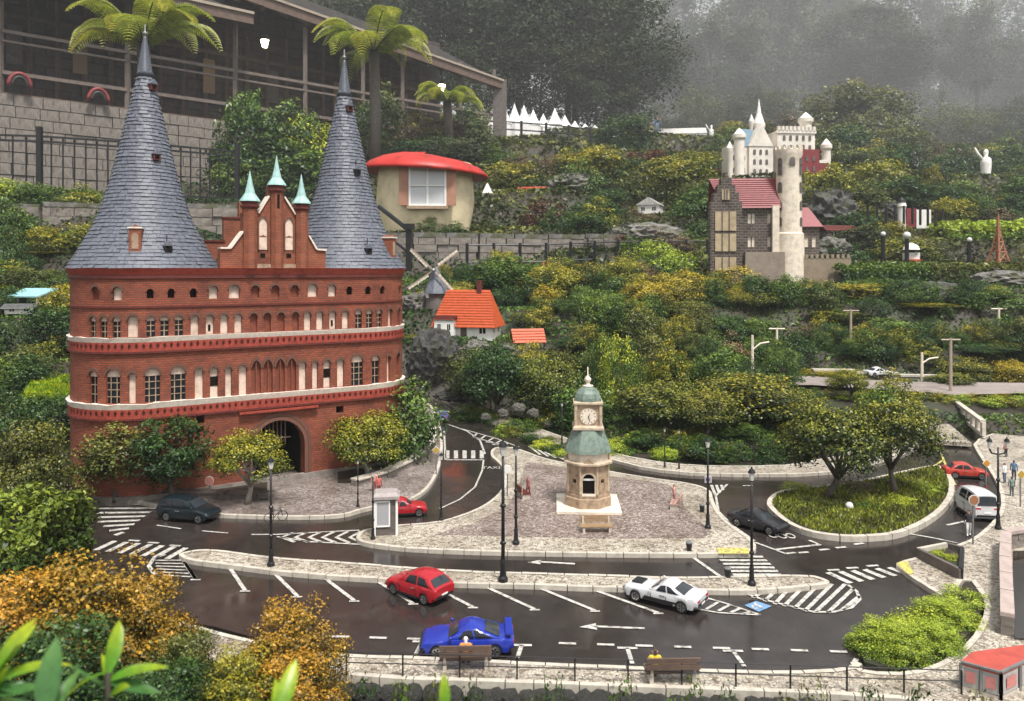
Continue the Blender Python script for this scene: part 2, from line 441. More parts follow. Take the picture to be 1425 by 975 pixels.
def trunk_mesh(name, seed, limbs=6, lean=0.12, spread=0.42, fork=0.35, r0=0.06, seg=6, straight=False):
    """unit trunk: base at z = 0, limbs reach z = 1 within a radius of spread"""
    rnd = random.Random(seed); mb = MB()
    fx, fy = rnd.uniform(-lean, lean), rnd.uniform(-lean, lean)
    top = 1.0 if straight else fork
    P = [(0, 0, -0.03), (fx * 0.2, fy * 0.2, top * 0.3), (fx * 0.7, fy * 0.7, top * 0.65), (fx, fy, top)]
    mb.tube(P, [r0 * 1.35, r0 * 1.0, r0 * 0.85, r0 * (0.25 if straight else 0.75)], seg)
    for k in range(limbs):
        a = 2 * PI * (k + rnd.uniform(-0.3, 0.3)) / limbs; rr = spread * rnd.uniform(0.55, 1.0)
        zt = rnd.uniform(0.82, 1.02)
        b = Vector((fx, fy, fork * rnd.uniform(0.85, 1.0))) if not straight else Vector((fx * 0.8, fy * 0.8, rnd.uniform(0.3, 0.85)))
        if straight: zt = b.z + rnd.uniform(0.05, 0.2)
        e = Vector((fx + rr * math.cos(a), fy + rr * math.sin(a), zt))
        m1 = b.lerp(e, 0.4) + Vector((math.cos(a), math.sin(a), 0)) * rr * 0.12 + Vector((rnd.uniform(-.04, .04), rnd.uniform(-.04, .04), 0))
        m2 = b.lerp(e, 0.72) + Vector((rnd.uniform(-.05, .05), rnd.uniform(-.05, .05), 0))
        mb.tube([b, m1, m2, e], [r0 * 0.62, r0 * 0.45, r0 * 0.32, r0 * 0.14], max(4, seg - 1))
        for q in range(2):
            a2 = a + rnd.uniform(-1, 1); e2 = m1 + Vector((math.cos(a2), math.sin(a2), rnd.uniform(0.5, 1.2))) * rr * 0.5
            if e2.z < 1.05: mb.tube([m1, m1.lerp(e2, 0.5) + Vector((0, 0, .02)), e2], [r0 * 0.34, r0 * 0.24, r0 * 0.1], 4)
    return mb.mesh(name, smooth=True)
# ------------------------------------------------------------------ palette
asphalt_mat()
paint_mat('paint_white', (0.64, 0.62, 0.57)); paint_mat('paint_yellow', (0.72, 0.62, 0.16)); paint_mat('paint_blue', (0.16, 0.32, 0.56), 0.4)
pebble_mat('pebble_pale', [(0.22, 0.18, 0.145), (0.46, 0.41, 0.335), (0.62, 0.56, 0.46), (0.50, 0.445, 0.37)], 120.0)
pebble_mat('pebble_plaza', [(0.16, 0.115, 0.10), (0.26, 0.20, 0.175), (0.33, 0.26, 0.23), (0.46, 0.40, 0.36)], 130.0)
pebble_mat('pebble_court', [(0.17, 0.14, 0.125), (0.30, 0.25, 0.23), (0.40, 0.35, 0.32)], 130.0)
pmat('kerb_stone', (0.50, 0.455, 0.385), 0.55, var=0.3, scale=40, world=True)
rock_mat('soil', (0.018, 0.013, 0.009), (0.045, 0.036, 0.022), 5.0, moss=(0.026, 0.036, 0.012), dist=0.01)
rock_mat('dark_rock', (0.018, 0.017, 0.018), (0.11, 0.105, 0.10), 9.0, moss=(0.05, 0.055, 0.03))
rock_mat('grey_rock', (0.07, 0.065, 0.06), (0.26, 0.245, 0.225), 7.0, moss=(0.08, 0.085, 0.04))
rock_mat('wall_stone', (0.085, 0.072, 0.062), (0.30, 0.262, 0.225), 9.0, bump=0.7, dist=0.02)
rock_mat('dark_stone', (0.06, 0.05, 0.045), (0.17, 0.14, 0.125), 14.0, bump=0.6, dist=0.01)
rock_mat('bark', (0.035, 0.026, 0.020), (0.12, 0.098, 0.08), 40.0, bump=0.8, dist=0.004)
rock_mat('bark_pale', (0.16, 0.14, 0.12), (0.34, 0.31, 0.27), 40.0, bump=0.8, dist=0.004)
brick_mat('red_brick', (0.335, 0.072, 0.026), (0.225, 0.044, 0.019), (0.14, 0.06, 0.04), msize=.2)
brick_mat('orange_brick', (0.36, 0.095, 0.036), (0.27, 0.066, 0.026), (0.17, 0.075, 0.05), 0.02, 0.008, msize=.2)
pmat('red_terracotta', (0.30, 0.050, 0.032), 0.55, var=0.4, scale=45, bump=0.4, bscale=160)
pmat('dark_red', (0.12, 0.024, 0.018), 0.5, var=0.3, scale=40)
pmat('pale_plaster', (0.70, 0.54, 0.44), 0.7, var=0.3, scale=40)
pmat('pale_sill', (0.76, 0.66, 0.57), 0.7, var=0.25, scale=60, bump=0.5)
pmat('slate', (0.120, 0.130, 0.158), 0.52, var=0.45, scale=55, bump=0.3)
pmat('copper_green', (0.34, 0.53, 0.50), 0.5, var=0.25, scale=50)
pmat('tower_green', (0.15, 0.20, 0.165), 0.5, var=0.5, scale=60)
pmat('sandstone', (0.34, 0.245, 0.165), 0.7, var=0.55, scale=50, bump=0.4)
pmat('sandstone_pale', (0.45, 0.36, 0.26), 0.7, var=0.45, scale=50, bump=0.4)
pmat('cream', (0.76, 0.64, 0.42), 0.65, var=0.32, scale=5, bump=0.3)
pmat('ivory', (0.71, 0.62, 0.51), 0.65, var=0.3, scale=22, bump=0.25)
pmat('white_wall', (0.76, 0.74, 0.70), 0.6, var=0.2, scale=15)
pmat('red_roof', (0.42, 0.022, 0.014), 0.45, var=0.55, scale=6, bump=0.25)
pmat('orange_roof', (0.47, 0.078, 0.020), 0.5, var=0.25, scale=40, bump=0.25)
pmat('rose_roof', (0.21, 0.030, 0.034), 0.5, var=0.3, scale=30)
pmat('blue_roof', (0.06, 0.14, 0.20), 0.5, var=0.3, scale=20)
pmat('iron', (0.018, 0.018, 0.020), 0.4, metal=0.3, var=0.3, scale=50, bump=0.1)
pmat('grey_metal', (0.22, 0.22, 0.22), 0.45, metal=0.4, var=0.25, scale=50)
pmat('old_wood', (0.13, 0.085, 0.065), 0.65, var=0.4, scale=14, bump=0.4)
pmat('pale_wood', (0.36, 0.29, 0.23), 0.65, var=0.3, scale=14, bump=0.3)
pmat('gallery_roof', (0.075, 0.068, 0.062), 0.6, var=0.5, scale=5, bump=0.7, bscale=40)
pmat('wood_bench', (0.30, 0.20, 0.11), 0.6, var=0.3, scale=90)
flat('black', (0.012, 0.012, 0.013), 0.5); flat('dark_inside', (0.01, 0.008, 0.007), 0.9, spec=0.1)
flat('glass_dark', (0.012, 0.014, 0.018), 0.08, spec=0.4); flat('tyre', (0.015, 0.015, 0.016), 0.7)
flat('rim', (0.6, 0.6, 0.6), 0.25, metal=0.9); flat('white_plastic', (0.78, 0.77, 0.74), 0.4)
flat('lamp_glass', (0.62, 0.62, 0.58), 0.2); flat('lamp_lit', (1.0, 0.78, 0.45), 0.4, emit=7.0)
flat('tail_light', (0.45, 0.01, 0.01), 0.2); flat('head_light', (0.8, 0.8, 0.78), 0.1, metal=0.4)
leaf_mat('green', (0.020, 0.050, 0.010), (0.062, 0.130, 0.022), (0.17, 0.25, 0.040))
leaf_mat('deep', (0.010, 0.030, 0.008), (0.030, 0.078, 0.018), (0.075, 0.140, 0.030))
leaf_mat('yellow', (0.045, 0.068, 0.010), (0.13, 0.16, 0.020), (0.38, 0.34, 0.035), 0.5, 0.8)
leaf_mat('orange', (0.036, 0.038, 0.010), (0.14, 0.115, 0.020), (0.48, 0.27, 0.034), 0.42, 0.78)
leaf_mat('canopy', (0.016, 0.030, 0.007), (0.052, 0.080, 0.015), (0.27, 0.27, 0.036), 0.58, 0.86)
leaf_mat('golden', (0.04, 0.054, 0.010), (0.15, 0.15, 0.020), (0.46, 0.37, 0.030), 0.5, 0.8)
leaf_mat('olive', (0.030, 0.042, 0.010), (0.085, 0.110, 0.024), (0.20, 0.21, 0.050))
leaf_mat('lime', (0.06, 0.12, 0.012), (0.19, 0.30, 0.03), (0.46, 0.54, 0.06), 0.40, 0.75)
leaf_mat('maroon', (0.035, 0.012, 0.010), (0.10, 0.030, 0.020), (0.17, 0.06, 0.03))
leaf_mat('fern', (0.10, 0.13, 0.02), (0.24, 0.28, 0.055), (0.44, 0.44, 0.13), 0.4, 0.9, trans=0.4)
leaf_mat('forest', (0.020, 0.032, 0.016), (0.052, 0.070, 0.030), (0.095, 0.112, 0.045), rough=.7, trans=0.15)
leaf_mat('far', (0.022, 0.034, 0.018), (0.060, 0.078, 0.036), (0.11, 0.125, 0.055), rough=.7, trans=0.15)  # lighter, greyer than forest: part of the mist is in the leaf colour
leaf_mat('rough', (0.045, 0.05, 0.014), (0.10, 0.145, 0.024), (0.29, 0.34, 0.05), .45, .85)
leaf_mat('dry', (0.05, 0.035, 0.022), (0.14, 0.10, 0.06), (0.22, 0.17, 0.10))
leaf_mat('bright', (0.13, 0.27, 0.02), (0.26, 0.44, 0.03), (0.60, 0.62, 0.03), 0.45, 0.85, rough=0.35, trans=0.4)
M = MATS

# ------------------------------------------------------------------ terrain
CP = []                                  # control points: (x/y, ln y, z)
def cp(px, py, Y):
    p = at(px, py, Y); CP.append((p.x / p.y, math.log(p.y), p.z))
def cz(px, Y, z): CP.append(((px - CX) / F, math.log(Y), z))
for px in (120, 300, 480, 620, 800, 1000, 1200, 1420, 1650):
    for Y in (1.85, 2.1, 2.5, 3.0, 3.45): cz(px, Y, -0.03)
for px in (-300, -100, 0, 60): 
    cz(px, 1.9, -0.10); cz(px, 2.4, -0.03); cz(px, 3.0, 0.0)
for px in range(-600, 2100, 150):
    cz(px, 0.25, -0.55); cz(px, 0.8, -0.45); cz(px, 1.45, -0.30); cz(px, 1.66, -0.16)
for px, py, Y in [(100, 600, 4.0), (0, 600, 3.6), (-200, 560, 3.8), (70, 545, 4.4), (20, 500, 4.9), (40, 440, 5.6), (40, 400, 6.5), (60, 345, 8.0),
                  (90, 300, 9.3), (0, 275, 10.0), (-250, 240, 9.5), (-400, 380, 6.0), (300, 285, 11.5), (250, 380, 7.5), (300, 470, 5.6),
                  (470, 480, 5.6), (450, 340, 9.5), (440, 280, 12.0),
                  (600, 475, 5.75), (650, 468, 6.0), (610, 432, 6.3), (720, 430, 6.8), (650, 392, 7.8), (570, 420, 7.0), (600, 326, 9.2), (760, 395, 8.2), (560, 290, 11),
                  (740, 320, 9.5), (740, 270, 12.0), (750, 235, 15.0), (750, 197, 20.0), (650, 205, 18.0), (780, 192, 25.0),
                  (720, 540, 5.3), (760, 500, 5.8), (700, 470, 6.3),
                  (850, 590, 4.4), (850, 520, 5.3), (850, 460, 6.2), (850, 395, 7.8), (850, 350, 9.0), (870, 310, 10.5), (880, 260, 14.0), (880, 222, 19.0), (890, 205, 27.0),
                  (960, 600, 4.25), (960, 525, 5.2), (960, 480, 6.0), (970, 420, 7.2), (980, 398, 7.9), (960, 345, 9.5), (960, 300, 11.0), (960, 255, 14.5), (960, 220, 20.0), (930, 206, 32.0),
                  (1100, 600, 4.2), (1100, 548, 4.9), (1100, 524, 5.6), (1100, 480, 6.2), (1100, 420, 7.2), (1100, 399, 8.0), (1060, 380, 9.5), (1090, 300, 11.5), (1090, 248, 13.0), (1100, 235, 17.0),
                  (1250, 560, 4.7), (1250, 535, 5.4), (1230, 490, 6.0), (1230, 420, 7.0), (1240, 393, 7.6), (1240, 368, 8.6), (1250, 335, 10.5), (1250, 290, 13.0), (1250, 250, 18.0),
                  (1400, 580, 4.5), (1400, 552, 5.0), (1400, 530, 5.5), (1380, 480, 6.0), (1360, 420, 6.8), (1390, 393, 7.5), (1390, 370, 8.6), (1390, 340, 10.5), (1390, 290, 14), (1390, 255, 18.0),
                  (1700, 560, 5.0), (1700, 430, 6.8), (1700, 350, 10.0), (1700, 280, 15.0), (1700, 240, 25.0)]: cp(px, py, Y)
for px in range(-1200, 2700, 200):
    cp(px, 232, 40.0); cp(px, 225, 60.0); cp(px, 215, 90.0); cp(px, 200, 140.0)
for px in (-1000, -600, -250, 0, 200, 400): 
    cz(px, 16.0, 3.6); cz(px, 20.0, 4.2); cz(px, 27.0, 5.0)
for px in (-250, 0, 200): cz(px, 12.9, 2.0)
cz(120, 13.4, 2.1); cz(330, 15.0, 2.4)
for px, Y in [(612, 3.7), (612, 4.1), (612, 4.5), (612, 4.9), (612, 5.3), (660, 3.75), (655, 4.1), (650, 4.5), (645, 4.9), (720, 4.0), (700, 4.3), (770, 3.75), (770, 4.0), (850, 3.75), (930, 3.7), (1000, 3.7), (1100, 3.7), (1200, 3.8), (1290, 3.9),
              (1290, 4.2), (1340, 3.9), (1340, 4.2), (1420, 3.8), (1420, 4.1), (1540, 3.9), (1650, 3.8), (560, 4.0), (560, 4.6), (480, 4.2), (400, 4.0), (300, 3.9), (200, 3.7)]: cz(px, Y, -0.03)
CPA = np.array(CP)
def terr(X, Y):
    X = np.atleast_1d(np.asarray(X, float)); Y = np.atleast_1d(np.asarray(Y, float))
    u, v = X / np.maximum(Y, 0.2), np.log(np.maximum(Y, 0.2))
    z = np.empty(len(X))
    for i in range(0, len(X), 4000):
        d2 = ((u[i:i + 4000, None] - CPA[None, :, 0]) * 1.1) ** 2 + ((v[i:i + 4000, None] - CPA[None, :, 1]) * 1.6) ** 2
        w_ = 1.0 / (d2 + 2e-4) ** 2.2
        z[i:i + 4000] = (w_ * CPA[None, :, 2]).sum(1) / w_.sum(1)
    return z
def tz(x, y): return float(terr([x], [y])[0])
def spot(px, Y, py=400):
    p = at(px, py, Y); return Vector((p.x, p.y, tz(p.x, p.y)))

def make_terrain():
    us = np.concatenate([np.linspace(-3.0, -0.9, 22)[:-1], np.linspace(-0.9, 0.9, 200), np.linspace(0.9, 3.0, 22)[1:]])
    vs = np.concatenate([np.linspace(math.log(0.25), math.log(1.7), 26)[:-1], np.linspace(math.log(1.7), math.log(30), 210), np.linspace(math.log(30), math.log(220), 24)[1:]])
    U, V = np.meshgrid(us, vs); Y = np.exp(V); X = U * Y
    z = terr(X.ravel(), Y.ravel())
    nx, ny = len(us), len(vs)
    f = [(j * nx + i, j * nx + i + 1, (j + 1) * nx + i + 1, (j + 1) * nx + i) for j in range(ny - 1) for i in range(nx - 1)]
    me = bpy.data.meshes.new('terrain'); me.from_pydata(np.stack([X.ravel(), Y.ravel(), z], 1).tolist(), [], f)
    me.polygons.foreach_set('use_smooth', [True] * len(f))
    tag(meshobj('terrain', me, M['soil']), kind='structure')
    mb = MB(); mb.quad((-700, -300, -0.9), (700, -300, -0.9), (700, 700, -0.9), (-700, 700, -0.9))
    tag(mb.build('ground', M['soil']), kind='structure')
make_terrain()

# ------------------------------------------------------------------ road and pavements
KZ = 0.012
def poly(pts, z): return [(p.x, p.y) for p in (gp(x, y, z) for x, y in pts)]
def chaikin(P, it=2):
    for _ in range(it):
        Q = []
        for i in range(len(P)):
            a, b = P[i], P[(i + 1) % len(P)]
            Q += [(a[0] * .75 + b[0] * .25, a[1] * .75 + b[1] * .25), (a[0] * .25 + b[0] * .75, a[1] * .25 + b[1] * .75)]
        P = Q
    return P
def inset(P, d):
    n = len(P); ar = sum(P[i][0] * P[(i + 1) % n][1] - P[(i + 1) % n][0] * P[i][1] for i in range(n)); sg = 1 if ar > 0 else -1
    out = []
    for i in range(n):
        a, b, c = Vector(P[i - 1]), Vector(P[i]), Vector(P[(i + 1) % n])
        e1, e2 = (b - a), (c - b)
        if e1.length < 1e-6 or e2.length < 1e-6: out.append(tuple(b)); continue
        n1, n2 = Vector((-e1.y, e1.x)).normalized(), Vector((-e2.y, e2.x)).normalized()
        k = n1 + n2
        if k.length < 0.3: out.append(tuple(b + n1 * d * sg)); continue
        k = k / max(k.dot(n1), 0.4); out.append(tuple(b + k * d * sg))
    return out
def kerbed(name, pts, mat, kerb=0.014, it=2, z=KZ, kmat='kerb_stone'):
    P = chaikin(poly(pts, z), it)
    mb = MB(); Q = inset(P, kerb) if kerb else P
    mb.prism(Q, -0.02, z); o = tag(mb.build(name, M[mat]), kind='structure')
    if kerb:
        kb = MB(); h = z + 0.0012; rk = random.Random(len(P)); acc = []
        for i in range(len(P)):                       # walk the outline and lay kerb stones of about 6 cm with open joints
            p0, p1 = Vector(P[i]), Vector(P[(i + 1) % len(P)]); q0, q1 = Vector(Q[i]), Vector(Q[(i + 1) % len(P)]); ns = max(1, int((p1 - p0).length / 0.012))
            acc += [(p0.lerp(p1, k / ns), q0.lerp(q1, k / ns)) for k in range(ns)]
        acc.append(acc[0]); k = 0
        while k < len(acc) - 1:
            e = min(len(acc) - 1, k + rk.randint(4, 6)); dh = rk.uniform(-.0006, .0006)
            st = acc[k:e + 1]; st = [(st[0][0].lerp(st[1][0], .10), st[0][1].lerp(st[1][1], .10))] + st[1:-1] + [(st[-1][0].lerp(st[-2][0], .10), st[-1][1].lerp(st[-2][1], .10))]
            for (a0, b0), (a1, b1) in zip(st, st[1:]):
                kb.quad((*a0, h + dh), (*a1, h + dh), (*b1, h + dh), (*b0, h + dh)); kb.quad((*a0, -.02), (*a1, -.02), (*a1, h + dh), (*a0, h + dh))
            for (a0, b0) in (st[0], st[-1]): kb.quad((*a0, -.02), (*b0, -.02), (*b0, h + dh), (*a0, h + dh))
            k = e
        kb2 = MB(); R_ = inset(P, kerb * .35); n = len(P)
        for i in range(n): j = (i + 1) % n; kb2.quad((*R_[i], -.02), (*R_[j], -.02), (*R_[j], z - .003), (*R_[i], z - .003)); kb2.quad((*R_[i], z - .003), (*R_[j], z - .003), (*Q[j], z - .003), (*Q[i], z - .003))
        kb2.build('kerb_bed', M['dark_stone'], o)
        kb.build('kerb_stone', M[kmat], o)['kind'] = 'stuff'
    return o, P

road_px = [(60, 790), (40, 735), (95, 690), (150, 668), (480, 690), (560, 690), (604, 640), (606, 590), (600, 556), (618, 552), (640, 566), (712, 596), (790, 625),
           (860, 640), (930, 648), (1000, 655), (1150, 655), (1240, 640), (1295, 615), (1300, 596), (1345, 600), (1425, 618), (1560, 650), (1500, 760), (1345, 790), (1330, 850), (1375, 870), (1340, 940), (1180, 948),
           (980, 944), (760, 932), (480, 922), (300, 872), (180, 850)]
mb = MB(); mb.prism(poly(road_px, 0.0), -0.02, 0.0)
road = tag(mb.build('road', M['asphalt']), kind='structure')

court, _ = kerbed('court_pavement', [(60, 690), (150, 690), (205, 700), (260, 713), (320, 717), (420, 719), (478, 717), (505, 708), (545, 700), (575, 694), (594, 682), (607, 664), (615, 640), (617, 612), (610, 580),
                                     (596, 556), (540, 560), (400, 600), (150, 620), (60, 660)], 'pebble_court')
plaza_pts = [(493, 748), (505, 756), (563, 763), (650, 767), (750, 769), (900, 771), (1030, 771), (1054, 766), (1050, 752), (1019, 732), (1000, 713), (992, 694), (990, 682), (968, 673), (900, 664), (858, 657), (800, 647),
             (752, 636), (728, 626), (706, 621), (684, 623), (682, 634), (690, 640), (700, 650), (703, 668), (697, 684), (676, 702), (642, 717), (605, 727), (551, 730), (505, 736)]
plaza, _ = kerbed('plaza_pavement', plaza_pts, 'pebble_pale')
mb = MB()
inner = [(604, 744), (660, 728), (705, 705), (722, 680), (726, 660), (733, 643), (800, 653), (870, 666), (930, 674), (948, 690), (952, 705), (972, 724), (990, 740), (980, 748), (860, 749), (700, 746)]
mb.prism(poly(inner, KZ), KZ - 0.004, KZ + 0.0016); mb.build('plaza_cobbles', M['pebble_plaza'], plaza)
median, _ = kerbed('median_pavement', [(246, 772), (256, 768), (281, 764), (315, 766), (376, 775), (480, 782), (545, 787), (621, 793), (750, 797), (860, 800), (942, 803), (1041, 801), (1126, 799), (1150, 806), (1157, 812),
                                       (1124, 816), (1085, 820), (1024, 823), (918, 819), (800, 817), (750, 814), (619, 812), (540, 806), (480, 803), (390, 796), (315, 786), (262, 780)], 'pebble_pale')
front, _ = kerbed('front_pavement', [(200, 850), (290, 876), (400, 902), (479, 911), (608, 914), (756, 922), (900, 928), (977, 931), (1095, 934), (1180, 930), (1196, 918), (1192, 925), (1204, 934), (1268, 936), (1318, 918), (1350, 892), (1368, 862), (1372, 835), (1345, 800), (1322, 832), (1310, 830), (1246, 788), (1250, 782), (1280, 774), (1333, 758),
                                     (1356, 748), (1381, 727), (1394, 708), (1392, 682), (1378, 655), (1362, 633), (1352, 614), (1390, 600), (1620, 640), (1660, 990), (1345, 985), (1220, 968), (800, 953), (480, 943), (200, 905)], 'pebble_pale', it=1)
mb = MB(); P = chaikin(poly([(1196, 912), (1206, 932), (1268, 934), (1316, 916), (1347, 890), (1364, 862), (1366, 835), (1348, 808), (1330, 830), (1280, 880)], 0.0), 1)
mb.prism(P, -0.02, 0.010); tag(mb.build('planting_bed', M['soil']), kind='structure')
rear, _ = kerbed('rear_pavement', [(604, 551), (616, 556), (634, 567), (706, 597), (784, 622), (858, 641), (900, 652), (983, 660), (1143, 660), (1210, 646), (1270, 625), (1296, 606), (1296, 598), (1240, 610), (1124, 646), (1000, 649), (927, 644), (858, 632),
                                   (790, 610), (712, 582), (645, 558), (618, 548)], 'pebble_pale', it=1)
island, islP = kerbed('roundabout_island', [(1064, 698), (1075, 712), (1095, 728), (1125, 740), (1165, 746), (1200, 747), (1253, 743), (1298, 722), (1323, 699), (1330, 677), (1323, 658), (1306, 645), (1270, 652), (1200, 668), (1150, 675), (1112, 678), (1080, 683)], 'soil', kerb=0.020, z=0.018)

# painted markings: every stroke is a piece of the road
def stroke(name, pts, wd=0.008, mat='paint_white', z=0.0016, parent=None):
    g = [gp(x, y, 0) for x, y in pts]; mb = MB(); L, Rr = [], []
    for i, p in enumerate(g):
        d = (g[min(i + 1, len(g) - 1)] - g[max(i - 1, 0)]).normalized(); s = Vector((-d.y, d.x, 0)) * wd / 2
        L.append((p + s).xy); Rr.append((p - s).xy)
    for i in range(len(g) - 1):
        mb.quad((*Rr[i], z), (*Rr[i + 1], z), (*L[i + 1], z), (*L[i], z))
    return mb.build(name, M[mat], parent or road)
def patch(name, pts, mat='paint_white', z=0.0016, parent=None):
    mb = MB(); mb.prism(poly(pts, z), z - 0.001, z, side=False, bottom=False); return mb.build(name, M[mat], parent or road)
# parking bays off the median
for a, b in [((318, 788), (341, 822)), ((380, 796), (414, 830)), ((448, 802), (493, 836)), ((520, 806), (575, 840)), ((617, 824), (658, 845)), ((672, 815), (744, 848)), ((752, 819), (828, 850)), ((826, 821), (916, 853)), ((256, 782), (272, 806))]:
    stroke('bay_line', [a, b], 0.011)
    stroke('bay_line_foot', [(b[0] - 7, b[1] + 1), (b[0] + 7, b[1] + 1)], 0.008)
# hatched end of the bays on the right, its outline and bars
stroke('hatch_edge', [(1028, 823), (1060, 834), (1133, 852), (1160, 852), (1185, 846), (1197, 834), (1192, 823), (1180, 814)], 0.009)
for a, b in [((1062, 824), (1048, 832)), ((1080, 822), (1064, 837)), ((1098, 820), (1078, 841)), ((1118, 817), (1091, 844)), ((1138, 815), (1106, 847)), ((1158, 813), (1120, 851)), ((1176, 813), (1135, 852)), ((1188, 819), (1152, 853)), ((1196, 830), (1172, 849))]:
    stroke('hatch_bar', [a, b], 0.011)
stroke('hatch_edge', [(975, 830), (1010, 840), (1058, 856)], 0.007); stroke('hatch_edge', [(960, 846), (1000, 853), (1058, 856)], 0.007)
for k in range(5): stroke('hatch_bar', [(984 + 15 * k, 834 + 4.4 * k), (966 + 17 * k, 846 + 2.2 * k)], 0.009)
# blue bay for disabled drivers with its white sign
patch('blue_square', [(1036, 842), (1052, 836), (1074, 843), (1056, 851)], 'paint_blue')
stroke('wheelchair_sign', [(1050, 840), (1052, 843), (1057, 844), (1060, 847)], 0.008, z=0.0028)
stroke('wheelchair_sign', [(1048, 843), (1047, 846), (1051, 848), (1056, 847)], 0.007, z=0.0028)
# parallel bays along the front kerb
for k in range(14):
    x = 462 + 52 * k + (k * k * 0.1); y = 886 + (x - 462) * 0.030
    if 570 < x < 730: continue
    if x < 1180: stroke('lane_dash', [(x, y), (x + 24, y + 0.7)], 0.010)
for x, y, x2, y2 in [(588, 893, 578, 912), (726, 898, 720, 916), (873, 902, 880, 924), (1020, 906, 1036, 928)]:
    stroke('bay_line', [(x, y), (x2, y2)], 0.010); stroke('bay_line_foot', [(x - 14, y), (x + 14, y + 0.4)], 0.010)
stroke('edge_line', [(1183, 931), (1192, 917)], 0.010)
patch('arrow_head', [(806, 872), (829, 867), (831, 876)]); stroke('arrow_shaft', [(829, 872), (897, 875)], 0.010)
patch('arrow_head', [(734, 782), (752, 779), (752, 785)]); stroke('arrow_shaft', [(750, 782), (800, 785)], 0.012)
# lower left crossing, its stop marks and hatched nose
for k in range(7): stroke('zebra_stripe', [(160 + 16.5 * k, 753 + 1.6 * k), (133 + 16.5 * k, 766 + 2.0 * k)], 0.020)
for x, y in [(186, 752), (213, 755), (243, 759)]: stroke('stop_dash', [(x - 7, y), (x + 8, y + 1)], 0.012)
stroke('hatch_edge', [(230, 772), (214, 777), (207, 788), (214, 798), (228, 803)], 0.012); stroke('hatch_edge', [(256, 781), (272, 806)], 0.010)
for k in range(6): stroke('hatch_bar', [(216 + k * 0.5, 780 + 4 * k), (254 + 2.2 * k, 780 + 4.6 * k)], 0.007)
# left crossing by the court
for k in range(8): stroke('zebra_stripe', [(136 + max(0, 6 - 2 * k) * 4, 745 - 6.2 * k), (172 + 7.5 * k, 741 - 5.6 * k)], 0.020)
stroke('lane_dash', [(218, 731), (252, 736)], 0.008); stroke('lane_dash', [(281, 739), (317, 742)], 0.008)
# chevrons before the plaza tip
stroke('hatch_edge', [(350, 744), (385, 744), (440, 741), (500, 738)], 0.009); stroke('hatch_edge', [(385, 747), (430, 754), (505, 758)], 0.009)
for k in range(6):
    x = 392 + 19 * k; stroke('chevron', [(x + 16, 741.5 - k * 0.4), (x, 748), (x + 18, 754.5 + k * 0.3)], 0.014)
# left road
stroke('centre_line', [(673, 640), (671, 655), (661, 678), (640, 695), (612, 708)], 0.008)
stroke('edge_line', [(621, 640), (673, 640)], 0.014)
for k in range(5): stroke('zebra_stripe', [(622.5 + 12 * k, 627), (622.5 + 12 * k, 638)], 0.020)
stroke('edge_line', [(618, 600), (620, 640)], 0.010)
stroke('edge_line', [(622, 590), (650, 600), (668, 613), (675, 632)], 0.010)
stroke('edge_line', [(640, 596), (690, 610), (722, 622)], 0.009)
for k in range(5): stroke('hatch_bar', [(664 + 11 * k, 603 + 3.4 * k), (659 + 9 * k, 608 + 3.6 * k), (676 + 10 * k, 613 + 2.4 * k)], 0.013)
for k in range(5): stroke('hatch_bar', [(738 + 10 * k, 622 + 3.4 * k), (752 + 11 * k, 633 + 2.2 * k)], 0.013)
stroke('edge_line', [(735, 622), (752, 620), (784, 632)], 0.008)
# right junction
for k in range(6): stroke('zebra_stripe', [(997 + 4.6 * k, 775 + 5 * k), (1062 + 5.2 * k, 775 + 5 * k)], 0.016)
stroke('stop_line', [(966, 777), (1003, 803)], 0.012)
for k in range(6): stroke('zebra_stripe', [(1152 + 17 * k, 797 - 1.4 * k), (1184 + 15.5 * k, 812 - 2.6 * k)], 0.020)
for x, y in [(1160, 794), (1186, 791), (1214, 788)]: stroke('stop_dash', [(x - 8, y), (x + 8, y - 1)], 0.012)
stroke('stop_line', [(1080, 765), (1142, 758)], 0.012); stroke('edge_line', [(1051, 755), (1094, 771)], 0.009); stroke('stop_dash', [(1126, 752), (1140, 758)], 0.010)
for x, y in [(1100, 770), (1118, 769), (1147, 765), (1170, 762), (1195, 757)]: stroke('stop_dash', [(x - 7, y + 0.7), (x + 7, y - 0.7)], 0.012)
stroke('edge_line', [(1012, 674), (996, 690), (1000, 712), (1019, 731), (1050, 753)], 0.009, z=0.0014)
for k in range(3): stroke('hatch_bar', [(990 + 7 * k, 675), (996 + 5 * k, 690 - 4 * k)], 0.012)
stroke('lane_dash', [(1034, 676), (1048, 676)], 0.010); stroke('lane_dash', [(1090, 677), (1104, 678)], 0.010)
stroke('edge_line', [(1260, 742), (1300, 749), (1333, 756)], 0.010); stroke('stop_line', [(1318, 731), (1372, 719)], 0.012)
stroke('lane_dash', [(1331, 698), (1346, 698)], 0.012)
for pts in ([(1240, 665), (1290, 655), (1313, 640), (1307, 622)], [(1313, 640), (1322, 660), (1329, 675)], [(1285, 655), (1318, 657)], [(1297, 649), (1316, 650)]): stroke('yellow_line', pts, 0.010, 'paint_yellow')
for k, (x, y) in enumerate([(1075, 745), (1088, 746), (1100, 746)]):
    c = gp(x, y); mb = MB(); n = 14
    for q in range(n):
        a, b = 2 * PI * q / n, 2 * PI * (q + 1) / n
        mb.quad(*[(c.x + rr * math.cos(t) * 0.6, c.y + rr * math.sin(t), 0.0017) for rr, t in ((0.017, a), (0.026, a), (0.026, b), (0.017, b))])
    mb.build('worn_ring_mark', M['paint_white'], road)
patch('yellow_slab', [(997, 762), (1040, 762), (1046, 770), (1000, 770)], 'paint_yellow', KZ + 0.003, plaza)
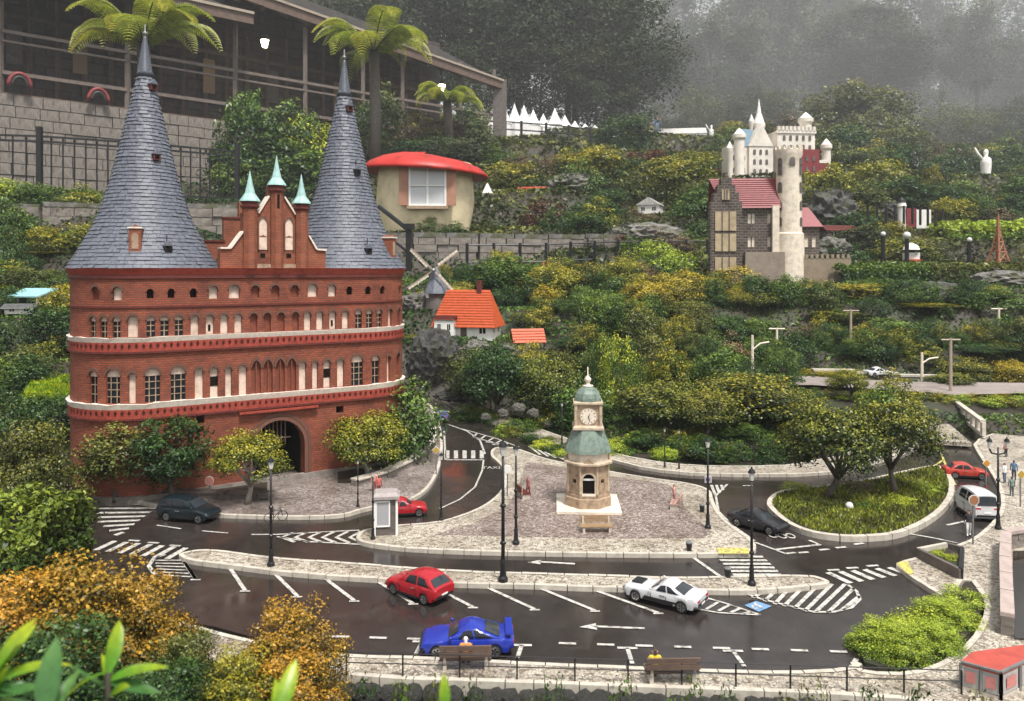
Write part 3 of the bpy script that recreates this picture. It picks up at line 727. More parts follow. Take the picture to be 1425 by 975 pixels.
patch('yellow_slab', [(1247, 783), (1262, 780), (1272, 797), (1264, 799)], 'paint_yellow', KZ + 0.003, front)
# lettering on the left lane
fc = bpy.data.curves.new('road_lettering', 'FONT'); fc.body = 'TAXIS'; fc.size = 0.062; fc.align_x = 'CENTER'; fc.align_y = 'CENTER'
fo = bpy.data.objects.new('road_lettering', fc); COL.objects.link(fo); fo.parent = road
p = gp(686, 651); fo.location = (p.x, p.y, 0.0018); fo.scale = (0.60, 1.0, 1); fc.materials.append(M['paint_white'])
# ------------------------------------------------------------------ the brick gatehouse
GL, GR, GRAD = Vector((-1.532, 3.30, 0)), Vector((-0.800, 3.77, 0)), 0.274
GO = (GL + GR) / 2; GD = (GR - GL).length; GA = math.atan2((GR - GL).y, (GR - GL).x); GH = 0.905
gate = thing('brick_gatehouse', 'red brick twin-towered gatehouse model with slate cone roofs beside the wet road', 'gatehouse', GO, GA)
def per(s, off=0.0):
    r = GRAD + off; h = GD / 2
    if s < 0: a = -s / GRAD; return (-h - r * math.sin(a), -r * math.cos(a))
    if s > GD: a = (s - GD) / GRAD; return (h + r * math.sin(a), -r * math.cos(a))
    return (-h + s, -r)
def gfr(s, z, d): x, y = per(s, d); return (x, y, z)
def gworld(s, z):
    x, y, _ = gfr(s, z, 0); c, s_ = math.cos(GA), math.sin(GA); return (GO.x + c * x - s_ * y, GO.y + s_ * x + c * y, z)
def gs(px, z):
    lo, hi = -0.44, GD + 0.44
    for _ in range(40):
        m = (lo + hi) / 2
        if proj(gworld(m, z))[0] < px: lo = m
        else: hi = m
    return (lo + hi) / 2
SMIN, SMAX = -PI * GRAD, GD + PI * GRAD
body = MB()
rows = [(0.755, 0.875, 0.783, 0.818, 0.034, 'round', [(133, 'n'), (163, 'P'), (209, 'd'), (238, 'd'), (269, 'd'), (297, 'p'), (326, 'q'), (355, 'n'), (383, 'n'), (410, 'n'), (435, 'q'), (462, 'p'), (486, 'd'), (512, 'd'), (532, 'd'), (556, 'd')]),
        (0.622, 0.755, 0.640, 0.705, 0.030, 'round', [(129, 'w'), (144, 'w'), (162, 'w'), (184.5, 'q'), (210, 'w'), (229, 'w'), (249, 'w'), (271, 'p'), (292, 's'), (312, 'p'), (331.5, 'p'), (353, 'n'), (372, 'n'), (391, 'n'), (411, 'n'), (428, 'p'), (445, 'p'), (463, 's'), (480.5, 'p'), (499, 'w'), (514, 'w'), (528, 'w'), (543, 'p'), (555, 'n')]),
        (0.365, 0.580, 0.385, 0.492, 0.040, 'round', [(129.5, 'w'), (157, 'W'), (184, 't'), (212.5, 'W'), (248, 'W'), (277, 'p'), (298, 'x'), (318, 't'), (338, 'p'), (356.5, 'g'), (373, 'g'), (390, 'g'), (406, 'g'), (421, 'p'), (438.5, 't'), (455, 'x'), (474, 'p'), (497, 'W'), (523, 'w'), (541, 't'), (554, 'n')])]
bits = []
for (z0, z1, a, zs, wd, kind, items) in rows:
    ops = []
    for px, k in items:
        s = gs(px, (a + zs) / 2); w_, zz, aa = wd, zs, a
        if k in 'q': w_ = wd * 1.25
        if k in 'W': w_ = wd * 1.35
        if k in 't': w_ = wd * 0.62
        if k in 'd': w_ = wd * 0.72; aa = a + 0.006; zz = zs - 0.004
        if k in 'pxs' and wd > .035: w_ = wd * 0.78
        kd = 'point' if (k == 'g') else kind
        if k == 'g': w_ = wd * 0.95
        ops.append((s, w_, aa, zz, kd)); bits.append((s, w_, aa, zz, kd, k))
    wall_open(body, gfr, SMIN, SMAX, z0, z1, ops, 0.016, 0.03)
wall_open(body, gfr, SMIN, SMAX, 0.58, 0.622, [], ds=0.03)
# lower storey with the gate arch
sA = gs(388, 0.12); AW, AZ = 0.218, 0.158
wall_open(body, gfr, SMIN, SMAX, -0.03, 0.365, [(sA, AW, -0.03, AZ, 'round'), (gs(279, 0.3), 0.03, 0.285, 0.318, 'flat'), (gs(473, 0.3), 0.034, 0.270, 0.300, 'flat')], 0.05, 0.03)
# the back, straight between the towers
h = GD / 2; k = 1
for i in range(1): body.add([(h, GRAD, -0.03), (-h, GRAD, -0.03), (-h, GRAD, 0.905), (h, GRAD, 0.905)], [(0, 1, 2, 3)], [(0, 0), (GD, 0), (GD, .9), (0, .9)])
body.build('wall', M['red_brick'], gate)
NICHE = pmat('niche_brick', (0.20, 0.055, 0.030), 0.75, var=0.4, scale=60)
for (s, w_, a, zs, kd, k) in bits:
    P = arch_pts(s, w_, a, zs, kd); top = max(z for _, z in P)
    # hood of moulded bricks round the arch
    hb = MB(); t_ = 0.006
    Po = arch_pts(s, w_ + 2 * t_, a, zs, kd)
    Po = [(u, z + (t_ if (z > zs + 1e-4 and kd != 'flat') else 0)) for u, z in Po]
    ringband(hb, gfr, P[1:-1], Po[1:-1], -0.002, 0.004)
    mb = MB(); panel(mb, gfr, P, -0.013)
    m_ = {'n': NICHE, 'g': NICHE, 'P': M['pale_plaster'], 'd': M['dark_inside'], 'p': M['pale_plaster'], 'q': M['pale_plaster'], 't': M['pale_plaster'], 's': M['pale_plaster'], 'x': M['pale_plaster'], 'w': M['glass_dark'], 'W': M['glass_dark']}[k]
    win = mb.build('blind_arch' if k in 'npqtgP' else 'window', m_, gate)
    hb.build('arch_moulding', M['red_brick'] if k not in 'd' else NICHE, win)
    if k in 'wW':
        tb = MB(); panel(tb, gfr, [(u, max(z, zs - 0.004)) for u, z in P], -0.009); tb.build('tympanum', M['pale_plaster'], win)
        fb = MB(); f_ = lambda u, z, d=0: gfr(u, z, -0.011)
        for u in ((s - w_ * 0.0,) if k == 'w' else (s - w_ * 0.22, s + w_ * 0.22)):
            q = 0.0018; fb.add([gfr(u - q, a, -0.010), gfr(u + q, a, -0.010), gfr(u + q, zs, -0.010), gfr(u - q, zs, -0.010)], [(0, 1, 2, 3)])
        for i in range(1, 4 if k == 'W' else 3):
            z = a + (zs - a) * i / (4 if k == 'W' else 3); fb.add([gfr(s - w_ / 2, z - .0016, -0.0098), gfr(s + w_ / 2, z - .0016, -0.0098), gfr(s + w_ / 2, z + .0016, -0.0098), gfr(s - w_ / 2, z + .0016, -0.0098)], [(0, 1, 2, 3)])
        fb.build('glazing_bar', M['sandstone'], win)
    if k in 'xs':
        sb = MB(); hh = (zs - a); z0, z1 = (a + hh * 0.42, a + hh * 0.78) if k == 'x' else (a + hh * .2, a + hh * .6); q = w_ * (0.5 if k == 'x' else 0.16)
        sb.add([gfr(s - q, z0, -0.011), gfr(s + q, z0, -0.011), gfr(s + q, z1, -0.011), gfr(s - q, z1, -0.011)], [(0, 1, 2, 3)]); sb.build('slit', M['dark_inside'], win)
    if k == 'g':
        gb = MB(); gb.tube([gfr(s, a, -0.002), gfr(s, top - .004, -0.002)], 0.0028, 5); gb.build('tracery_shaft', NICHE, win)
def loop(off, n=26):
    pts = []
    for k_ in range(n + 1): pts.append(per(-PI * GRAD + PI * GRAD * k_ / n, off))
    for k_ in range(n + 1): pts.append(per(GD + PI * GRAD * k_ / n, off))
    return pts
def band(name, z0, z1, off, mat, wav=0.0, taper=0.0):
    mb = MB(); P = loop(off); Q = loop(off - taper); I = loop(-0.01); n = len(P)
    rnd = random.Random(3); wz = [wav * rnd.uniform(-1, 1) for _ in range(n)]
    vs = [(x, y, z0) for x, y in Q] + [(x, y, z1 + wz[i]) for i, (x, y) in enumerate(P)] + [(x, y, z1 + wz[i]) for i, (x, y) in enumerate(I)] + [(x, y, z0) for x, y in I]
    fs = []
    for i in range(n):
        j = (i + 1) % n
        for a_ in range(3): fs.append((a_ * n + i, a_ * n + j, (a_ + 1) * n + j, (a_ + 1) * n + i))
        fs.append((3 * n + i, 3 * n + j, j, i))
    mb.add(vs, fs); return mb.build(name, M[mat], gate)
band('eaves_cornice', 0.880, 0.907, 0.020, 'red_terracotta', taper=0.012)
band('eaves_moulding', 0.866, 0.880, 0.007, 'dark_red')
band('string_course', 0.752, 0.760, 0.005, 'dark_red')
band('pale_sill_course', 0.620, 0.638, 0.013, 'pale_sill', 0.003, 0.006)
band('terracotta_frieze', 0.585, 0.622, 0.007, 'red_terracotta')
band('frieze_moulding', 0.577, 0.585, 0.010, 'dark_red')
band('pale_sill_course', 0.363, 0.384, 0.015, 'pale_sill', 0.003, 0.007)
band('terracotta_frieze', 0.328, 0.366, 0.008, 'red_terracotta')
band('frieze_moulding', 0.320, 0.328, 0.011, 'dark_red')
band('plinth', -0.02, 0.030, 0.014, 'wall_stone', taper=-0.006)
for z0 in (0.592, 0.335):                                 # small pressed ornaments along the friezes
    mb = MB()
    for i in range(66):
        s = -0.36 + (GD + 0.72) * i / 65
        for q in (0, 1):
            c = [gfr(s + dx, z0 + 0.005 + dz + 0.0, 0.0095) for dx, dz in ((-.006, .010), (0, .0), (.006, .010), (0, .020))]
            mb.add(c, [(0, 1, 2, 3)])
    mb.build('frieze_ornament', M['dark_red'], gate)
mb = MB(); L = loop(0.0); mb.prism(L, 0.895, 0.906); mb.build('roof_deck', M['slate'], gate)
# gate arch rings, passage and portcullis
P = arch_pts(sA, AW, -0.02, AZ, 'round', 16)
for i, (d_, m_) in enumerate(((0.0, 'orange_brick'), (0.016, 'red_brick'))):
    mb = MB(); A_ = arch_pts(sA, AW + 2 * d_, -0.02, AZ, 'round', 16); B_ = arch_pts(sA, AW + 2 * d_ + 0.028, -0.02, AZ, 'round', 16)
    ringband(mb, gfr, A_, B_, -0.02, 0.008 - 0.003 * i); mb.build('arch_ring', M[m_], gate)
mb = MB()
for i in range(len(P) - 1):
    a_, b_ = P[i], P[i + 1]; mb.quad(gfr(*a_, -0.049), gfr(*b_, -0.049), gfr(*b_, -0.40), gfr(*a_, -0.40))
panel(mb, gfr, P, -0.40); mb.build('gate_passage', M['dark_inside'], gate)  # shade inside the passage is put into this near-black colour
pc = MB()
for i in range(9):
    s = sA - 0.100 + 0.017 * i; hh = math.sqrt(max(0, (AW / 2) ** 2 - (s - sA) ** 2)); pc.tube([gfr(s, 0.165, -0.03), gfr(s, AZ + hh, -0.03)], 0.0028, 4)
pc.tube([gfr(sA - .10, 0.185, -0.03), gfr(sA + .06, 0.185, -0.03)], 0.0028, 4); pc.build('portcullis', M['old_wood'], gate)
mb = MB(); mb.box((*per(sA, 0.012), 0.312), (0.33, 0.02, 0.008)); mb.build('arch_cornice', M['red_terracotta'], gate)

# cone roofs, covered with real slates
PROF = [(0.0, 1.06), (0.03, 1.0), (0.095, 0.87), (0.21, 0.67), (0.39, 0.47), (0.65, 0.265), (0.85, 0.115), (0.93, 0.06), (1.0, 0.022)]
def cone_r(t):
    for (a, ra), (b, rb) in zip(PROF, PROF[1:]):
        if t <= b: return ra + (rb - ra) * (t - a) / (b - a)
    return PROF[-1][1]
CH = 0.94
def cone_roof(cx, hh, dorm):
    mb = MB(); mb.lathe([((cone_r(i / 40)) * GRAD - 0.004, i / 40 * hh) for i in range(41)], 40, (cx, 0, 0.906)); roof = mb.build('cone_roof', M['slate'], gate, smooth=True)
    sl_ = MB(); rows_ = 58; rnd = random.Random(int(cx * 100))
    for i in range(rows_):
        t0, t1 = i / rows_ * 0.93, min(0.94, (i + 1.25) / rows_ * 0.93); r0, r1 = cone_r(t0) * GRAD + 0.0035, cone_r(t1) * GRAD - 0.0005
        n = max(7, int(2 * PI * r0 / 0.030)); ph = rnd.random()
        for k_ in range(n):
            a = 2 * PI * (k_ + ph) / n; b = a + 2 * PI / n * 0.965; e = rnd.uniform(-0.0012, 0.0016); dz = rnd.uniform(-0.0016, 0.0016)
            z0, z1 = 0.906 + t0 * hh + dz, 0.906 + t1 * hh
            A_, B_ = (math.cos(a), math.sin(a)), (math.cos(b), math.sin(b)); q0, q1 = r0 + e, r1
            sl_.add([(cx + A_[0] * q0, A_[1] * q0, z0), (cx + B_[0] * q0, B_[1] * q0, z0), (cx + B_[0] * q1, B_[1] * q1, z1), (cx + A_[0] * q1, A_[1] * q1, z1),
                     (cx + A_[0] * (q0 - .004), A_[1] * (q0 - .004), z0), (cx + B_[0] * (q0 - .004), B_[1] * (q0 - .004), z0)], [(0, 1, 2, 3), (4, 5, 1, 0)])
    o = sl_.build('slate', M['slate'], roof); o['kind'] = 'stuff'
    lead = MB(); lead.lathe([(0.0245 + .012, 0.85 * hh), (0.03, 0.87 * hh), (0.008, 1.02 * hh), (0.006, 1.03 * hh)], 16, (cx, 0, 0.906)); lead.build('lead_cap', pmat('lead', (0.10, 0.11, 0.13), 0.35, metal=0.4, scale=60), roof, smooth=True)
    fin = MB(); fin.lathe([(0.004, 0), (0.004, 0.012), (0.010, 0.018), (0.010, 0.026), (0.003, 0.03), (0.002, 0.06)], 10, (cx, 0, 0.906 + hh * 1.02)); fin.build('finial', M['grey_metal'], roof, smooth=True)
    for px, py, kind in dorm:
        # find the spot of the cone's front under that pixel
        best = None
        for it in range(60):
            t = it / 60
            for ia in range(-40, 41):
                a = -PI / 2 + ia * PI / 80; r = cone_r(t) * GRAD
                lx, ly = cx + r * math.cos(a), r * math.sin(a)
                X = GO.x + math.cos(GA) * lx - math.sin(GA) * ly; Yy = GO.y + math.sin(GA) * lx + math.cos(GA) * ly
                qx, qy = proj((X, Yy, 0.906 + t * hh)); e = (qx - px) ** 2 + (qy - py) ** 2
                if best is None or e < best[0]: best = (e, a, r, t)
        _, a, r, t = best; z = 0.906 + t * hh
        Fd = lambda u, zz, d: (cx + math.cos(a) * (r + d) - math.sin(a) * u, math.sin(a) * (r + d) + math.cos(a) * u, z + zz)
        mb = MB()
        if kind == 'big':
            mb.prism([(-.022, -.045), (.022, -.045), (.022, .045), (.012, .05), (.0, .06), (-.012, .05), (-.022, .045)], -0.05, 0.028, Fd); d_ = mb.build('brick_dormer', M['orange_brick'], roof)
            mb = MB(); mb.prism(arch_pts(0, 0.024, -0.035, 0.015, 'round'), 0.0285, 0.0292, Fd); mb.build('blind_window', M['sandstone'], d_)
            mb = MB(); mb.prism([(-.026, .044), (.026, .044), (.026, .050), (-.026, .050)], -0.03, 0.032, Fd); mb.build('dormer_cap', M['pale_sill'], d_)
        else:
            m_ = 'dark_red' if kind == 'red' else 'iron'
            mb.prism([(-.014, -.014), (.014, -.014), (.014, .010), (-.014, .010)], -0.045, 0.016, Fd); d_ = mb.build('dormer', M[m_], roof)
            mb = MB(); mb.prism([(-.018, .010), (.018, .010), (.0, .030)], -0.045, 0.020, Fd); mb.build('dormer_roof', M['slate' if kind != 'pale' else 'pale_sill'], d_)
            mb = MB(); mb.prism([(-.009, -.010), (.009, -.010), (.009, .006), (-.009, .006)], 0.0162, 0.0168, Fd); mb.build('dormer_window', M['dark_inside'], d_)
            if kind == 'iron':
                mb = MB(); mb.tube([Fd(0, .028, -.005), Fd(0, .056, -.005)], 0.002, 5); mb.build('spike', M['iron'], d_)
cone_roof(-GD / 2, CH, [(217, 218, 'red'), (211, 122, 'red'), (189, 332, 'big'), (232, 343, 'iron')])
cone_roof(GD / 2, 0.965, [(496, 238, 'iron'), (485, 152, 'red'), (512, 350, 'iron'), (541, 343, 'big')])

# stepped gable between the towers
gx0 = gs(384, 0.9) - GD / 2
def G2(px, py): return (gx0 + (px - 384) * 0.00310, 0.905 + (368 - py) * 0.00300)
gfrm = lambda x, z, d: (x, -GRAD - 0.004 - d, z)
def gpoly(pts): return [G2(*p) for p in pts]
mb = MB(); outline = [(311, 370), (453, 370), (453, 343), (440, 341), (429, 322), (428, 292), (410, 292), (395, 268), (395, 252), (374, 252), (374, 268), (360, 292), (340, 292), (340, 318), (324, 341), (311, 341)]
mb.prism(gpoly(outline), -0.045, 0.0, gfrm); gab = mb.build('front_gable', M['orange_brick'], gate)
cop = MB()
for a, b in (((311, 341), (324, 341)), ((324, 341), (340, 318)), ((360, 292), (374, 268)), ((395, 268), (410, 292)), ((429, 322), (440, 341)), ((440, 341), (454, 342))):
    (x0, z0), (x1, z1) = G2(*a), G2(*b); cop.beam(gfrm(x0, z0 + .002, -0.02), gfrm(x1, z1 + .002, -0.02), 0.056, 0.007)
cop.build('gable_coping', M['pale_sill'], gab)
for px, ytop, r_ in ((349, 286, 0.030), (384.5, 262, 0.028), (418.5, 286, 0.028)):
    x, z = G2(px, ytop); c = (x, -GRAD - 0.004 - 0.0, 0); tb = MB(); z0 = 0.906
    tb.lathe([(r_, z0), (r_, z)], 8, c, PI / 8, sq=r_); tu = tb.build('turret', M['orange_brick'], gab)
    cb = MB(); cb.lathe([(r_ + .001, z - .002), (r_ + .009, z + .008), (r_ + .009, z + .013), (r_ + .002, z + .015), (r_ + .002, z + .024), (r_ + .008, z + .027), (r_ + .008, z + .031)], 8, c, PI / 8); cb.build('turret_cornice', M['dark_red'], tu)
    kb = MB(); kb.lathe([(r_ + .012, z + .030), (r_ + .010, z + .036), (r_ * 0.72, z + .062), (r_ * 0.40, z + .100), (r_ * .14, z + .140), (.0015, z + .156)], 8, c, PI / 8); kb.build('copper_spire', M['copper_green'], tu)
for px in (366, 401):
    x, _ = G2(px, 300); mb = MB(); P = [(x + u, z) for u, z in arch_pts(0, 0.033, G2(0, 342)[1], G2(0, 306)[1], 'point')]
    mb.prism(P, 0.0, 0.003, gfrm); w1 = mb.build('blind_window', M['pale_plaster'], gab)
    mb = MB(); Po = [(x + u * 1.3, z + (.005 if i not in (0, len(P) - 1) else 0)) for i, (u, z) in enumerate(arch_pts(0, 0.033, G2(0, 342)[1], G2(0, 306)[1], 'point'))]
    ringband(mb, gfrm, P, Po, 0.0, 0.008); mb.build('arch_moulding', M['orange_brick'], w1)
    mb = MB(); z = G2(0, 350)[1]; mb.prism([(x - .010, z - .009), (x + .010, z - .009), (x + .010, z + .009), (x - .010, z + .009)], 0.0, 0.0015, gfrm); mb.build('vent_hole', M['dark_inside'], gab)
    mb = MB(); z = G2(0, 324)[1]; mb.prism([(x - .0165, z), (x + .0165, z), (x, z + .007)], 0.003, 0.0045, gfrm); mb.build('pane_bar', NICHE, w1)
x, _ = G2(384.5, 270); mb = MB(); mb.prism([(x - .005, G2(0, 284)[1]), (x + .005, G2(0, 284)[1]), (x + .005, G2(0, 265)[1]), (x - .005, G2(0, 265)[1])], 0.0265, 0.0275, gfrm); mb.build('slit', M['dark_inside'], gab)
mb = MB(); z = G2(0, 362)[1]; mb.prism([G2(350, 368), G2(418, 368), G2(418, 362), G2(350, 362)], 0.0, 0.008, gfrm); mb.build('gable_foot', M['sandstone'], gab)
# roof running back to the rear gable
mb = MB(); zr = 0.905 + 0.20; xl, xr = gx0 - 0.17, gx0 + 0.17
y0, y1 = -GRAD + 0.035, GRAD - 0.02
mb.add([(xl, y0, .906), (xr, y0, .906), (gx0, y0, zr), (xl, y1, .906), (xr, y1, .906), (gx0, y1, zr)], [(0, 1, 2), (4, 3, 5), (0, 2, 5, 3), (1, 4, 5, 2)]); mb.build('ridge_roof', pmat('dark_slate', (0.035, 0.03, 0.032), 0.6, scale=40), gate)
mb = MB(); bf = lambda x_, z_, d: (x_, GRAD - 0.02 + d, z_)
mb.prism([(xl - .02, .906), (xr + .02, .906), (xr + .02, 1.03), (xr - .07, 1.03), (xr - .07, 1.14), (gx0 + .03, 1.14), (gx0 + .03, 1.22), (gx0 - .03, 1.22), (gx0 - .03, 1.14), (xl + .07, 1.14), (xl + .07, 1.03), (xl - .02, 1.03)], -0.03, 0.0, bf); rg = mb.build('rear_gable', M['orange_brick'], gate)
mb = MB()
for a, b, z in ((xl - .026, xl + .076, 1.033), (xl + .064, gx0 - .024, 1.143), (gx0 + .024, xr - .064, 1.143), (xr - .076, xr + .026, 1.033)): mb.box(((a + b) / 2, GRAD - 0.035, z), (b - a, 0.04, 0.008))
mb.build('gable_coping', M['dark_red'], rg)
# ------------------------------------------------------------------ clock tower on the plaza
def clock_tower():
    p = gp(818, 703, KZ); k = p.y / F * 0.945
    t = thing('clock_tower', 'small sandstone clock tower with green tiled roofs on the cobbled plaza', 'clock tower', p, R(-3), None)
    U = lambda v: v * k
    mb = MB(); mb.box((0, 0, U(1.5)), (U(92), U(92), U(5))); mb.build('plinth', M['ivory'], t)
    def sq(name, prof, mat, n=8, a0=PI / 8, parent=t, smooth=False):
        m = MB(); m.lathe([(U(r) / math.cos(PI / n), U(z)) for r, z in prof], n, (0, 0, 0), a0); return m.build(name, M[mat], parent, smooth=smooth)
    sq('base_course', [(33, 3), (33, 17), (31, 18), (31, 22)], 'sandstone')
    # lower storey: eight faces, arched openings on the four wide ones
    mb = MB(); R0 = U(29)
    for i in range(8):
        a = i * PI / 4 - PI / 2; wide = i % 2 == 0; half = R0 * math.tan(PI / 8)
        fr = (lambda a: (lambda s, z, d: (math.cos(a) * (R0 + d) - math.sin(a) * s, math.sin(a) * (R0 + d) + math.cos(a) * s, z)))(a)
        ops = [(0, U(17), U(25), U(45), 'round')] if wide else [(0, U(7), U(38), U(44), 'flat')]
        wall_open(mb, fr, -half, half, U(20), U(66), ops, U(4))
        q = MB(); panel(q, fr, arch_pts(*ops[0]), -U(3.8)); wn = q.build('window', M['dark_inside'], t)
        if wide:
            q = MB(); q.add([fr(-U(8.4), U(43.5), -U(2)), fr(U(8.4), U(43.5), -U(2)), fr(U(8.4), U(46.5), -U(2)), fr(-U(8.4), U(46.5), -U(2))], [(0, 1, 2, 3)]); q.build('transom', M['white_plastic'], wn)
            q = MB(); P = arch_pts(0, U(17), U(25), U(45), 'round'); Po = [(u * 1.28, z + (U(2) if 0 < j < len(P) - 1 else 0)) for j, (u, z) in enumerate(P)]; ringband(q, fr, P, Po, 0, U(1.2)); q.build('arch_moulding', M['sandstone_pale'], wn)
            q = MB(); q.add([fr(-U(10), U(22), U(2)), fr(U(10), U(22), U(2)), fr(U(10), U(25), U(2)), fr(-U(10), U(25), U(2)), fr(-U(10), U(25), -U(3)), fr(U(10), U(25), -U(3))], [(0, 1, 2, 3), (3, 2, 5, 4)]); q.build('sill', M['ivory'], wn)
            q = MB(); q.prism([(-U(13), U(66)), (U(13), U(66)), (0, U(75))], 0, U(4.5), lambda s, z, d, fr=fr: fr(s, z, d)); q.build('pediment', M['sandstone'], t)
        for sg in (-1, 1):
            q = MB(); c = fr(sg * half, 0, 0); q.lathe([(U(2.4), U(22)), (U(1.9), U(26)), (U(1.8), U(60)), (U(2.6), U(64))], 8, (c[0], c[1], 0))
            if sg == 1: q.build('corner_column', M['sandstone_pale'], t, smooth=True)
    mb.build('wall', M['sandstone'], t)
    sq('cornice', [(30, 64), (35, 66), (35, 68.5), (32, 70)], 'sandstone_pale')
    sq('attic', [(28.5, 69), (28.5, 80), (31, 81), (31, 83)], 'ivory')
    sq('lower_roof', [(34, 82), (33, 86), (29, 97), (25, 106), (22, 113), (21, 116)], 'tower_green')
    sq('roof_cornice', [(22.5, 115), (22.5, 118), (20, 121)], 'sandstone_pale', 4, PI / 4)
    mb = MB(); fs = []
    for i in range(4):
        a = i * PI / 2 - PI / 2; R1 = U(18)
        fr = (lambda a: (lambda s, z, d: (math.cos(a) * (R1 + d) - math.sin(a) * s, math.sin(a) * (R1 + d) + math.cos(a) * s, z)))(a)
        wall_open(mb, fr, -R1, R1, U(119), U(152), [])
        q = MB(); q.prism([(U(11.5) * math.cos(x * PI / 12), U(134) + U(11.5) * math.sin(x * PI / 12)) for x in range(24)], 0, U(1.2), fr); face = q.build('clock_face', M['ivory'], t)
        q = MB(); q.prism([(U(13) * math.cos(x * PI / 12), U(134) + U(13) * math.sin(x * PI / 12)) for x in range(24)], 0, U(0.6), fr); q.build('clock_rim', M['sandstone_pale'], face)
        for ang, ln in ((1.1, 6.0), (-1.25, 9.0)):
            q = MB(); dx, dz = math.cos(ang), math.sin(ang); z0 = U(134)
            q.prism([(-dz * U(.7), z0 + dx * U(.7)), (dz * U(.7), z0 - dx * U(.7)), (dx * U(ln), z0 + dz * U(ln))], U(1.4), U(1.8), fr); q.build('clock_hand', M['black'], face)
        for x in range(12):
            q = MB(); aa = x * PI / 6; c_, s_ = math.cos(aa), math.sin(aa); pts = [(c_ * U(rr) - s_ * U(w_), U(134) + s_ * U(rr) + c_ * U(w_)) for rr, w_ in ((8.8, -.45), (10.6, -.45), (10.6, .45), (8.8, .45))]
            q.prism(pts, U(1.2), U(1.5), fr); q.build('hour_mark', M['black'], face)
    mb.build('clock_stage', M['sandstone'], t)
    for sx in (-1, 1):
        for sy in (-1, 1):
            q = MB(); q.box((sx * U(18), sy * U(18), U(136)), (U(4), U(4), U(34))); q.build('corner_pilaster', M['sandstone_pale'], t)
    sq('upper_cornice', [(19, 150), (21.5, 152), (21.5, 154), (19, 155)], 'sandstone_pale', 4, PI / 4)
    sq('dome', [(19.5, 154), (19, 160), (17, 166), (13, 171), (8, 174.5), (6, 176)], 'tower_green')
    q = MB(); q.lathe([(U(8), U(175)), (U(8), U(177)), (U(3), U(178)), (U(3), U(181)), (U(5), U(184)), (U(5), U(187)), (U(2), U(190)), (U(.8), U(192)), (U(.6), U(204))], 12); q.build('finial', M['ivory'], t, smooth=True)
clock_tower()

# ------------------------------------------------------------------ glass booth
def booth():
    p = gp(537, 741, KZ); k = p.y / F; t = thing('telephone_booth', 'small grey kiosk booth with white framed window on the plaza tip', 'kiosk', p, R(8))
    U = lambda v: v * k
    for x in (-15, 15):
        for y in (-12, 12):
            q = MB(); q.box((U(x), U(y), U(24)), (U(3), U(3), U(48))); q.build('post', M['white_plastic'], t)
    q = MB(); q.box((0, 0, U(52)), (U(38), U(32), U(4))); q.box((0, 0, U(56)), (U(38), U(32), U(5)), top=.75); q.build('roof', pmat('grey_concrete', (.33, .29, .28), .6, scale=60), t)
    q = MB(); q.box((0, 0, U(5)), (U(29), U(23), U(10))); q.build('base', M['dark_stone'], t)
    q = MB(); q.box((U(-4), U(-12), U(30)), (U(18), U(1), U(32))); w1 = q.build('window', flat('booth_glass', (.36, .36, .38), .1), t)
    for x in (-13, 5):
        q = MB(); q.box((U(x), U(-12.4), U(30)), (U(2), U(1.6), U(34))); q.build('frame', M['white_plastic'], w1)
    for z in (13, 47):
        q = MB(); q.box((U(-4), U(-12.4), U(z)), (U(20), U(1.6), U(2))); q.build('frame', M['white_plastic'], w1)
    q = MB(); q.box((U(10), U(-11.5), U(28)), (U(8), U(1), U(40))); q.build('door', M['dark_stone'], t)
    q = MB(); q.box((0, U(11), U(28)), (U(28), U(1), U(40))); q.build('back_panel', M['dark_stone'], t)
    for x in (-14.5, 14.5):
        q = MB(); q.box((U(x), 0, U(28)), (U(1), U(22), U(40))); q.build('side_panel', M['dark_stone'], t)
booth()

